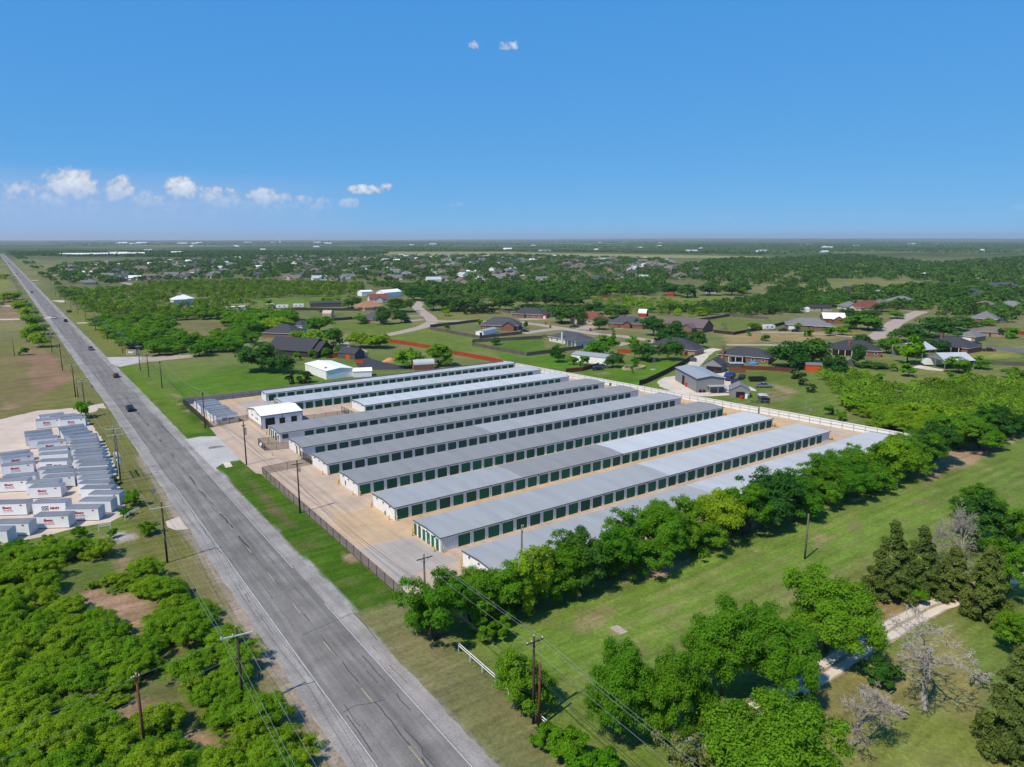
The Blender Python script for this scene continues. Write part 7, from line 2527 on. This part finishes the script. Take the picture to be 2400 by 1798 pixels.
# yard trees behind the storage rows: species, placement, label
YARD = [
    ('oak', (80.7,287.6,11.2,7.0), 'large dark oak left of the white barn'), ('oak', (86.2,278.6,8.1,4.6), 'dark oak at the fence of the white barn'), ('cedar', (82.1,255.9,4.8,1.5), 'pointed cedar just behind the boundary wall'), ('cedar', (87.4,255.1,4.1,2.3), 'round clipped cedar just behind the boundary wall'),
    ('mesquite', (122.4,337.1,9.1,6.2), 'bright mesquite before the dark brick house'), ('mesquite', (119.8,351.7,7.8,4.3), 'bright mesquite at the side of the dark brick house'), ('elm', (129.8,334.9,8.8,4.4), 'tree above the turnaround drive'), ('mesquite', (137.6,324.8,8.9,5.3), 'spreading mesquite with pale stems by the turnaround'), ('mesquite', (144.7,319.7,8.9,7.0), 'wide spreading mesquite beside the red fence'),
    ('mesquite', (134.0,261.1,7.4,5.4), 'leaning mesquite beside the red barn shed'), ('elm', (144.8,256.7,9.0,5.5), 'umbrella shaped tree behind the boundary wall'), ('shrub', (101.6,305.1,3.4,1.4), 'small clipped tree before the dark brick house'), ('elm', (108.8,306.2,4.0,1.9), 'small tree on the lawn of the dark brick house'), ('elm', (114.6,304.6,4.4,2.2), 'grey green tree beside the dark gabled shed'), ('elm', (124.7,314.9,3.6,2.0), 'young tree at the turnaround'), ('shrub', (98.0,260.1,3.6,1.2), 'palm like shrub at the corner of the white barn'),
    ('oak', (216.6,515.1,9.0,7.7), 'big dark oak beside the terracotta roof'), ('oak', (190.2,405.7,10.9,4.7), 'dark oak right of the slate pyramid roof'), ('elm', (179.8,416.1,6.4,3.4), 'leafy tree left of the slate pyramid roof'), ('oak', (202.7,405.9,8.0,4.6), 'round oak in the lawn by the curve'), ('oak', (232.4,468.6,9.6,8.8), 'oak behind the curve of the lane'), ('oak', (289.3,552.5,14.1,13.5), 'tall oak at the top of the curve'), ('oak', (292.2,539.1,10.8,8.9), 'oak across the lane at the top of the curve'),
    ('oak', (259.5,464.9,12.4,7.3), 'first oak of the dense clump right of the curve'), ('oak', (265.6,458.4,13.0,9.0), 'second oak of the dense clump right of the curve'), ('oak', (269.4,447.3,10.5,6.3), 'third oak of the dense clump right of the curve'), ('oak', (277.4,441.7,11.8,9.3), 'fourth oak of the dense clump right of the curve'), ('oak', (299.8,436.2,11.1,8.6), 'oak right of the cedar row'), ('lime', (246.3,425.1,5.6,3.0), 'small lime green tree at the lane corner'),
    ('cedar', (263.3,427.0,6.1,2.5), 'first cedar of the row by the lane'), ('cedar', (270.0,427.0,6.1,2.5), 'second cedar of the row by the lane'), ('cedar', (275.6,425.0,6.0,2.5), 'third cedar of the row by the lane'), ('cedar', (278.9,422.6,6.4,2.7), 'fourth cedar of the row by the lane'), ('cedar', (283.8,421.1,6.4,2.7), 'fifth cedar of the row by the lane'),
    ('elm', (143.8,392.4,8.6,7.6), 'broad grey green tree above the dark brick house'), ('mesquite', (126.9,413.9,11.7,10.4), 'bright mesquite mass left of the charcoal roofs'), ('mesquite', (125.3,435.3,10.8,6.6), 'bright mesquite at the wood edge'), ('mesquite', (219.7,576.9,4.0,4.1), 'mesquite on the far green field'), ('mesquite', (228.9,577.1,4.2,3.4), 'second mesquite on the far green field'), ('mesquite', (172.4,582.0,4.8,3.7), 'mesquite before the white trailers'), ('oak', (181.6,480.3,4.0,3.6), 'oak by the canvas topped shed'),
    ('oak', (250.5,338.0,4.5,1.4), 'small round tree beside the driveway of the brick house'), ('oak', (210.4,362.0,2.9,1.6), 'small tree inside the grey plank fence'), ('oak', (198.4,292.9,4.0,2.6), 'small tree in the corner of the back lawn'), ('oak', (191.5,235.4,7.6,3.0), 'round dark tree on the lawn left of the long white shed'), ('shrub', (235.4,365.1,3.3,1.4), 'bush at the corner of the brick house'),
    ('oak', (284.9,347.2,10.7,8.5), 'massive oak beside the lane'), ('oak', (293.1,337.8,9.5,4.8), 'oak before the maroon roofed house'), ('oak', (282.4,308.7,7.3,4.2), 'round oak left of the red brick house'), ('oak', (288.4,271.3,10.3,5.4), 'large oak right of the red brick house'), ('oak', (313.1,278.2,5.9,4.1), 'oak before the mauve roofed house'), ('oak', (264.1,235.2,10.2,7.9), 'dense oak behind the tree shaded house'), ('oak', (273.7,228.4,8.5,4.0), 'oak above the dark sloping fence'),
    ('oak', (225.3,217.5,8.5,5.7), 'wide dark oak left front of the tree shaded house'), ('oak', (234.4,211.0,9.6,5.1), 'wide dark oak right front of the tree shaded house'), ('elm', (240.1,238.9,6.7,3.4), 'loose tree behind the red fence bay'), ('elm', (216.6,236.3,9.2,7.0), 'large spreading tree behind the long white shed'), ('oak', (202.1,211.9,6.4,3.3), 'dark tree at the end of the long white shed'), ('shrub', (195.2,222.3,3.7,2.1), 'bush against the long white shed'), ('shrub', (192.8,227.5,3.1,2.3), 'greyish bush at the end of the long white shed'), ('elm', (211.3,208.7,4.0,1.5), 'young tree inside the stone planter'),
    ('shrub', (280.7,296.1,2.4,1.1), 'small clipped bush by the front walk'), ('lime', (251.1,264.7,4.6,1.9), 'bright young tree at the lane edge'), ('cedar', (304.9,301.6,5.1,1.4), 'narrow conifer before the red brick house'), ('shrub', (199.1,198.2,2.8,0.6), 'bare stemmed sapling before the planter'),
    ('oak', (357.1,434.9,11.3,8.4), 'oak of the long clump beyond the brick house, right end'), ('oak', (347.4,441.8,11.5,9.3), 'oak of the long clump beyond the brick house, middle'), ('oak', (335.8,453.6,12.2,10.5), 'oak of the long clump beyond the brick house, left end'), ('oak', (360.1,424.5,9.1,7.4), 'oak behind the small red shed'), ('oak', (358.0,503.7,12.1,7.5), 'oak above the cedar row'), ('oak', (339.3,375.8,8.5,5.9), 'oak behind the maroon roof'), ('oak', (329.3,344.2,8.8,8.8), 'oak clump behind the red brick house'), ('lime', (464.2,493.9,8.6,6.1), 'bright round tree among the far roofs'), ('oak', (480.5,536.4,13.7,9.5), 'dark oak left of the bright round tree'), ('oak', (492.5,473.7,8.6,6.8), 'dark oak right of the slate hipped roofs'),
    ('oak', (507.2,459.9,13.1,10.3), 'large oak at the far lawn, left'), ('oak', (502.0,434.4,13.7,8.9), 'large oak at the far lawn, middle'), ('oak', (537.2,438.6,13.3,10.3), 'large oak at the far lawn, right'), ('oak', (556.2,428.5,12.9,9.0), 'oak beside the fifth wheel trailer'), ('lime', (562.7,420.4,6.7,4.1), 'lime green tree beside the far woods'), ('oak', (582.9,435.7,13.9,7.8), 'oak above the lime green tree'), ('cedar', (505.5,428.8,3.8,1.6), 'tiny cedar on the far lawn'), ('elm', (354.1,255.8,4.1,3.7), 'scrubby tree in the corner of the play lawn'), ('shrub', (330.1,240.8,2.4,1.3), 'small bush on the dry lawn'), ('shrub', (320.9,223.7,3.0,1.8), 'bush on the dry lawn near the far lane'),
    ('cedar', (242.1,154.6,3.8,1.6), 'young conifer on the mown edge, nearest the maroon fence'), ('cedar', (233.4,145.9,4.2,1.5), 'young conifer on the mown edge, middle'), ('cedar', (224.9,137.0,2.8,1.3), 'young round conifer on the mown edge'), ('shrub', (200.2,115.0,2.9,1.8), 'small bush near the thicket corner'), ('shrub', (196.1,109.2,3.0,1.7), 'darker bush near the thicket corner'), ('shrub', (322.2,224.6,2.5,1.9), 'small tree on the tan lawn'), ('shrub', (356.5,221.6,3.2,1.8), 'small bright tree on the tan lawn'), ('shrub', (372.9,219.8,3.1,2.5), 'bush in front of the grey hipped house'), ('elm', (369.2,236.2,4.8,2.2), 'dark clipped tree before the grey hipped house'),
    ('oak', (261.6,171.0,10.8,6.3), 'left oak of the clump beside the orange shed'), ('oak', (273.7,168.1,10.9,7.3), 'back oak of the clump beside the orange shed'), ('oak', (261.7,166.6,7.0,4.2), 'front oak of the clump beside the orange shed'), ('oak', (259.1,148.0,8.3,3.9), 'oak right of the orange shed'), ('oak', (285.2,154.3,9.7,2.3), 'narrow tree before the charcoal hip roof'), ('oak', (344.6,184.9,5.6,4.5), 'round oak at the roof end of the long brick house'), ('lime', (310.5,145.8,10.7,5.8), 'brilliant lime green tree beside the metal barns'), ('elm', (331.6,166.0,8.7,4.0), 'loose grey green tree left of the lime green tree'), ('oak', (350.5,158.2,6.7,4.2), 'oak before the charcoal roofed house'), ('oak', (355.1,152.5,5.9,4.2), 'grey green tree before the charcoal roofed house'),
    ('oak', (377.6,177.9,9.1,7.6), 'dark oak along the street, first'), ('oak', (406.2,175.3,10.8,9.3), 'dark oak along the street, second'), ('oak', (449.3,179.6,8.1,7.0), 'dark oak beside the pyramid roof'), ('elm', (408.0,216.1,8.4,10.7), 'leafy tree at the front of the white gabled house'), ('elm', (406.4,226.1,6.9,5.7), 'leafy tree left of the street'), ('shrub', (365.7,215.4,4.2,2.9), 'small round tree on the tan front lawn'), ('shrub', (374.8,212.2,4.1,3.7), 'wider round tree on the tan front lawn'), ('shrub', (354.4,220.2,3.8,2.0), 'small bright tree on the tan front lawn edge'), ('elm', (305.6,123.9,6.1,4.2), 'left of the twin round trees by the open barn'), ('elm', (322.6,123.3,5.0,3.7), 'right of the twin round trees by the open barn'),
    ('lime', (281.7,132.0,4.4,3.1), 'bright mesquite on the grass below the barns'), ('shrub', (288.2,140.7,2.7,1.3), 'tiny tree on the grass below the barns'), ('shrub', (262.9,132.9,3.0,1.7), 'bush on the grass at the thicket top'), ('shrub', (437.9,154.6,5.0,4.3), 'bush at the red fence'), ('elm', (309.7,105.7,4.6,3.8), 'tree at the right edge above the thicket'), ('shrub', (290.3,120.1,2.5,1.5), 'little bush at the wire fence'), ('oak', (288.5,150.1,2.4,5.6), 'low dark hedge behind the small weathered shed'), ('elm', (489.9,186.2,4.4,4.7), 'tree behind the long low house'),
    ('oak', (644.5,272.3,10.0,8.9), 'dark oak beside the far street end'), ('oak', (676.6,277.3,10.3,6.5), 'dark oak beside the turret house'), ('oak', (609.9,283.8,6.0,5.4), 'round oak at the street end house'), ('oak', (631.7,281.4,6.9,4.6), 'round oak between small grey hips'), ('oak', (556.9,273.2,7.8,5.1), 'dark round oak before the street end garage'), ('oak', (519.7,267.4,6.9,5.1), 'oak at the red brown roof'), ('oak', (593.3,315.4,5.5,5.4), 'oak behind the red brown roof'), ('oak', (577.7,319.8,7.6,6.8), 'oak behind the pale gables'), ('elm', (647.6,327.8,4.5,5.5), 'tree beside the pale tin shed'), ('mesquite', (732.8,353.3,5.4,4.3), 'lone mesquite on the far pasture'),
    ('elm', (526.8,306.1,5.6,6.3), 'tree above the white gabled roof'), ('mesquite', (553.3,337.1,5.2,7.2), 'bright mesquite before the white caravans'), ('elm', (482.8,237.6,5.5,4.8), 'tree on the verge of the far street'), ('shrub', (562.0,269.6,2.8,2.9), 'bright shrub at the street end'), ('lime', (561.2,259.0,5.4,5.0), 'yellow green tree at the street end'), ('oak', (684.6,243.8,10.0,6.5), 'oak before the large slate house'), ('oak', (761.2,279.4,7.9,6.8), 'oak left of the large slate house gable'), ('oak', (812.3,316.3,7.5,6.2), 'dark oak behind the turret house'), ('lime', (736.1,272.8,4.9,3.3), 'yellow bush before the large slate house'), ('oak', (636.9,371.1,6.5,5.4), 'dark tree beside the hay shed'), ('mesquite', (617.4,384.9,4.9,4.3), 'mesquite on the far lawn edge'), ('oak', (591.8,403.2,8.6,7.1), 'dark trees at the far left lawn'), ('oak', (457.8,257.1,6.9,4.6), 'dark tree left of the red brown roof'), ('oak', (467.2,250.4,6.2,9.7), 'broad oak before the red brown roof'),
]
for k, (u, v, h, r), lb in YARD:
    cap = {'oak': 12, 'elm': 11, 'mesquite': 8, 'cedar': 8, 'lime': 12, 'shrub': 5}[k]
    tree(k, u, v, min(h * 1.05, cap), min(r * 1.22, 10.5), lb, 'yard trees beyond the storage rows')

# woods left of the lanes: nearest mesquites one by one, the rest as one woodland mass
W1 = [(43.0,866.9), (84.5,837.5), (169.3,943.4), (250.4,885.8), (335.1,772.2), (275.5,627.9), (231.83,611.02), (202.82,616.85), (178.26,634.30), (149.15,532.82), (167.12,500.10), (139.67,421.58), (111.88,402.89), (98.10,354.91), (73.22,338.38), (52.18,355.32), (42.47,394.45), (45.61,474.96), (46.02,586.16), (44.67,729.24)]
W1H = ([(84.38,489.98), (118.04,490.07), (102.06,415.89), (75.56,390.32), (69.73,415.63)], [(130.20,731.19), (144.83,704.18), (119.81,586.07), (105.34,596.36)], [(170.76,654.42), (178.25,634.32), (159.60,569.32), (155.34,596.62)], [(142.84,593.16), (157.90,576.45), (141.58,518.25), (126.88,528.70)], [(181.54,631.98), (235.42,631.74), (240.47,590.10), (200.67,506.66), (155.84,538.52)])
W1P = scatter(W1, 950, 5.0, 9, W1H)
W1P.sort(key=lambda p: math.hypot(*p))
BAND = [(404.83,459.05), (449.7,456.2), (448.68,414.16), (463.86,390.14), (493.74,356.13), (445.71,322.07), (406.37,315.89), (371.78,313.95), (364.90,336.26), (373.11,384.11)]
for (u, v) in W1P[:120]:
    tree('elm', u, v, TR.uniform(4.2, 7.2), TR.uniform(4.2, 6.6), 'bright tree of the mesquite woods left of the storage yard', 'trees of the mesquite woods')  # mesquites of these woods, standing under the elm key's tree name
for (u, v) in scatter(BAND, 100, 6.5, 19)[:10]:
    tree('mesquite', u, v, TR.uniform(3.5, 6), TR.uniform(3.4, 5.4), 'mesquite in the bright band beyond the brick houses', 'mesquites of the bright band')

# distant canopy: one mass nobody could count, still built of leaf faces crown by crown
def far_leaf(name, col):
    m = leaf_mat(name, col, .0, .45, .28)
    for n in m.node_tree.nodes:
        if n.type == 'TEX_NOISE':
            n.inputs['Scale'].default_value = .085
    return m
M_FAR1 = far_leaf('woods_leaf', (0.064, 0.150, 0.022))
M_FAR2 = far_leaf('mesquite_woods_leaf', (0.140, 0.262, 0.016))

def canopy(name, label, pts, hmin, hmax, nleaf, m, seed):
    rs = np.random.RandomState(seed)
    P0 = np.array(pts)
    n = len(P0)
    h = hmin + (hmax - hmin) * rs.rand(n)
    r = h * (.52 + .25 * rs.rand(n))
    d = rs.randn(n, nleaf, 3)
    d /= np.linalg.norm(d, axis=2)[..., None]
    d[..., 2] = np.abs(d[..., 2]) * 1.2 - .35
    lump = 1 + .22 * np.sin(3 * np.arctan2(d[..., 1], d[..., 0]) + (rs.rand(n) * 6.28)[:, None])
    P = np.empty_like(d)
    q = .72 + .3 * rs.rand(n, nleaf)
    P[..., 0] = P0[:, 0:1] + d[..., 0] * q * lump * r[:, None]
    P[..., 1] = P0[:, 1:2] + d[..., 1] * q * lump * r[:, None]
    P[..., 2] = h[:, None] * (.46 + .52 * d[..., 2] * q)
    Nn = d + rs.randn(n, nleaf, 3) * .45 + np.array([0, 0, .3])
    Nn /= np.linalg.norm(Nn, axis=2)[..., None]
    sz = np.repeat(r * 2.6 / math.sqrt(nleaf), nleaf)
    me = leaves_mesh(name, P.reshape(-1, 3), Nn.reshape(-1, 3), sz[:, None][:, 0], m, rs, 1.3)
    return tag(link(name, me), label, 'trees', None, 'stuff')

def many(poly, n, seed, holes=(), thin=None, clear=False):
    rs = np.random.RandomState(seed)
    xs = [p[0] for p in poly]
    ys = [p[1] for p in poly]
    x = rs.uniform(min(xs), max(xs), n * 6)
    y = rs.uniform(min(ys), max(ys), n * 6)
    k = inside(poly, x, y)
    for h_ in holes:
        k &= ~inside(h_, x, y)
    k &= np.abs(x - np.array([roadx(q) for q in y])) > 22
    if clear:
        for (hx, hy) in HOMES:
            k &= (x - hx + 3) ** 2 + (y - hy + 4) ** 2 > 11.5 ** 2
        for (lp, lw) in LANES:
            for (x1, y1), (x2, y2) in zip(lp, lp[1:]):
                dx, dy = x2 - x1, y2 - y1
                tt = np.clip(((x - x1) * dx + (y - y1) * dy) / (dx * dx + dy * dy + 1e-9), 0, 1)
                k &= np.hypot(x - x1 - tt * dx, y - y1 - tt * dy) > lw / 2 + 4.0
    if thin is not None:
        k &= fbm(x, y, thin, 3) > .47
    x, y = x[k][:n], y[k][:n]
    return list(zip(x, y))
canopy('woodland', 'mass of bright mesquite woods left of the lanes', W1P[120:], 3.5, 7.0, 110, M_FAR2, 1)
canopy('woodland', 'rest of the bright thicket beyond the white wall', RTP[40:], 3.0, 4.8, 260, M_FAR2, 31)
canopy('woodland', 'rest of the bright mesquite band beyond the brick houses', scatter(BAND, 100, 6.5, 19)[10:], 3.2, 5.6, 120, M_FAR2, 32)
fp = np.array([(a, c) for a, c, _ in FARPOS])
sub = many(SUBP, 4600, 2)
sub = [p for p in sub if ((fp[:, 0] - p[0] - 8) ** 2 + (fp[:, 1] - p[1] - 4) ** 2).min() > 13 ** 2]
canopy('woodland', 'tree canopy scattered between the distant suburb houses', sub, 4.0, 9.0, 40, M_FAR1, 3)
canopy('woodland', 'dark woods on the right beyond the far pasture', many([(1099.8,973.5), (1508.0,1164.8), (1540.1,1082.3), (2161.9,1229.8), (1571.5,717.3), (2234.6,778.0), (995.0,342.7), (911.8,375.2), (920.6,438.3), (880.0,497.5), (881.2,598.9), (692.4,493.5), (619.9,499.0), (736.8,631.4)], 2600, 4, (), None), 4.5, 9.5, 34, M_FAR1, 5)
canopy('woodland', 'bright scrub between the far lawns and lane', many([(584.7,408.2), (601.6,371.5), (564.83,331.62), (522.01,323.70), (493.57,343.91)], 70, 6), 2.5, 4.5, 60, M_FAR2, 7)
canopy('woodland', 'scattered trees round the far right yards', many([(704.2,397.1), (982.2,338.3), (554.73,188.19), (484.44,183.55), (526.91,244.41), (560.92,296.04)], 480, 8, (), None, True), 4.0, 9.0, 60, M_FAR1, 9)
canopy('woodland', 'scattered trees among the middle distance lanes', many([(332.1,749.6), (443.6,624.2), (650.3,601.6), (525.5,485.6), (408.44,470.73), (346.11,487.06), (317.1,598.4)], 620, 10, (), None, True), 4.5, 9.5, 60, M_FAR1, 11)
canopy('woodland', 'flat dark woods beyond the suburb towards the road end', many([(17.6,2735.1), (167.2,2423.9), (567.3,1990.6), (846.0,1941.4), (1106.3,2292.0), (1145.2,2626.1), (845.0,2958.9), (228.1,3277.9), (22.2,3259.3)], 6500, 12), 4.0, 8.0, 12, M_FAR1, 13)
canopy('woodland', 'woods and hedges on the plain beyond the pale field', many([(1145.2,2626.1), (1680.7,2365.0), (1969.5,1385.4), (2800.4,976.6), (7248.3,2538.1), (4445.1,4530.2), (1864.5,4272.1)], 5500, 14, (), 420.0), 4.0, 8.0, 10, M_FAR1, 15)
canopy('woodland', 'line of trees along the far edge of the pale field', many([(1218.2,2574.2), (1680.7,2365.0), (1996.6,1404.5), (2176.5,1531.5), (1806.1,2541.4), (1329.9,2809.8)], 900, 16), 4.0, 8.0, 16, M_FAR1, 17)
canopy('woodland', 'ragged tree cover on the remote plain to the horizon', many([(300, 5200), (3000, 4300), (5200, 1700), (11500, 3600), (7000, 9500), (600, 12500)], 7000, 18, (), 900.0), 4.5, 9.0, 6, M_FAR1, 19)
canopy('woodland', 'trees bordering the distant highway', many([(-160, 480), (60, 480), (60, 2600), (-40, 2600), (-160, 1600)], 420, 20, ([(-0.9,1189.7), (7.6,1149.6), (4.0,936.6), (-2.0,941.0)], ), 60.0), 4.0, 7.5, 40, M_FAR1, 21)

canopy('woodland', 'loose tree cover between the nearer houses and lanes', many([(249.33,457.87), (336.08,370.19), (425.56,357.63), (531.2,383.5), (646.6,364.2), (502.38,281.79), (413.04,306.57), (379.09,349.46), (301.63,424.46), (259.44,454.44)], 420, 22, (), None, True), 3.5, 8.0, 120, M_FAR1, 23)
canopy('woodland', 'tree belt between the far pasture and the right hand yards', many([(818.6,573.3), (880.4,529.4), (634.2,373.0), (517.51,339.23), (540.4,376.9)], 120, 24, (), None, True), 3.5, 8.0, 70, M_FAR1, 25)

# ------------------------------------------------------------------ air: thin even haze round everything below the sky
hz = MB()
hz.box(-25500, 26500, -25500, 26500, -14.0, 150.0)
hm = bpy.data.materials.new('thin_air')
hm.use_nodes = True
t = hm.node_tree
for n in list(t.nodes):
    t.nodes.remove(n)
ho = t.nodes.new('ShaderNodeOutputMaterial')
hv = t.nodes.new('ShaderNodeVolumePrincipled')
hv.inputs['Color'].default_value = (0.90, 0.96, 1.0, 1)
hv.inputs['Density'].default_value = 0.00006
hv.inputs['Anisotropy'].default_value = 0.2
t.links.new(hv.outputs[0], ho.inputs['Volume'])
HAZE = tag(hz.build('haze', hm), 'thin bluish haze over the plain', None, None, 'stuff')
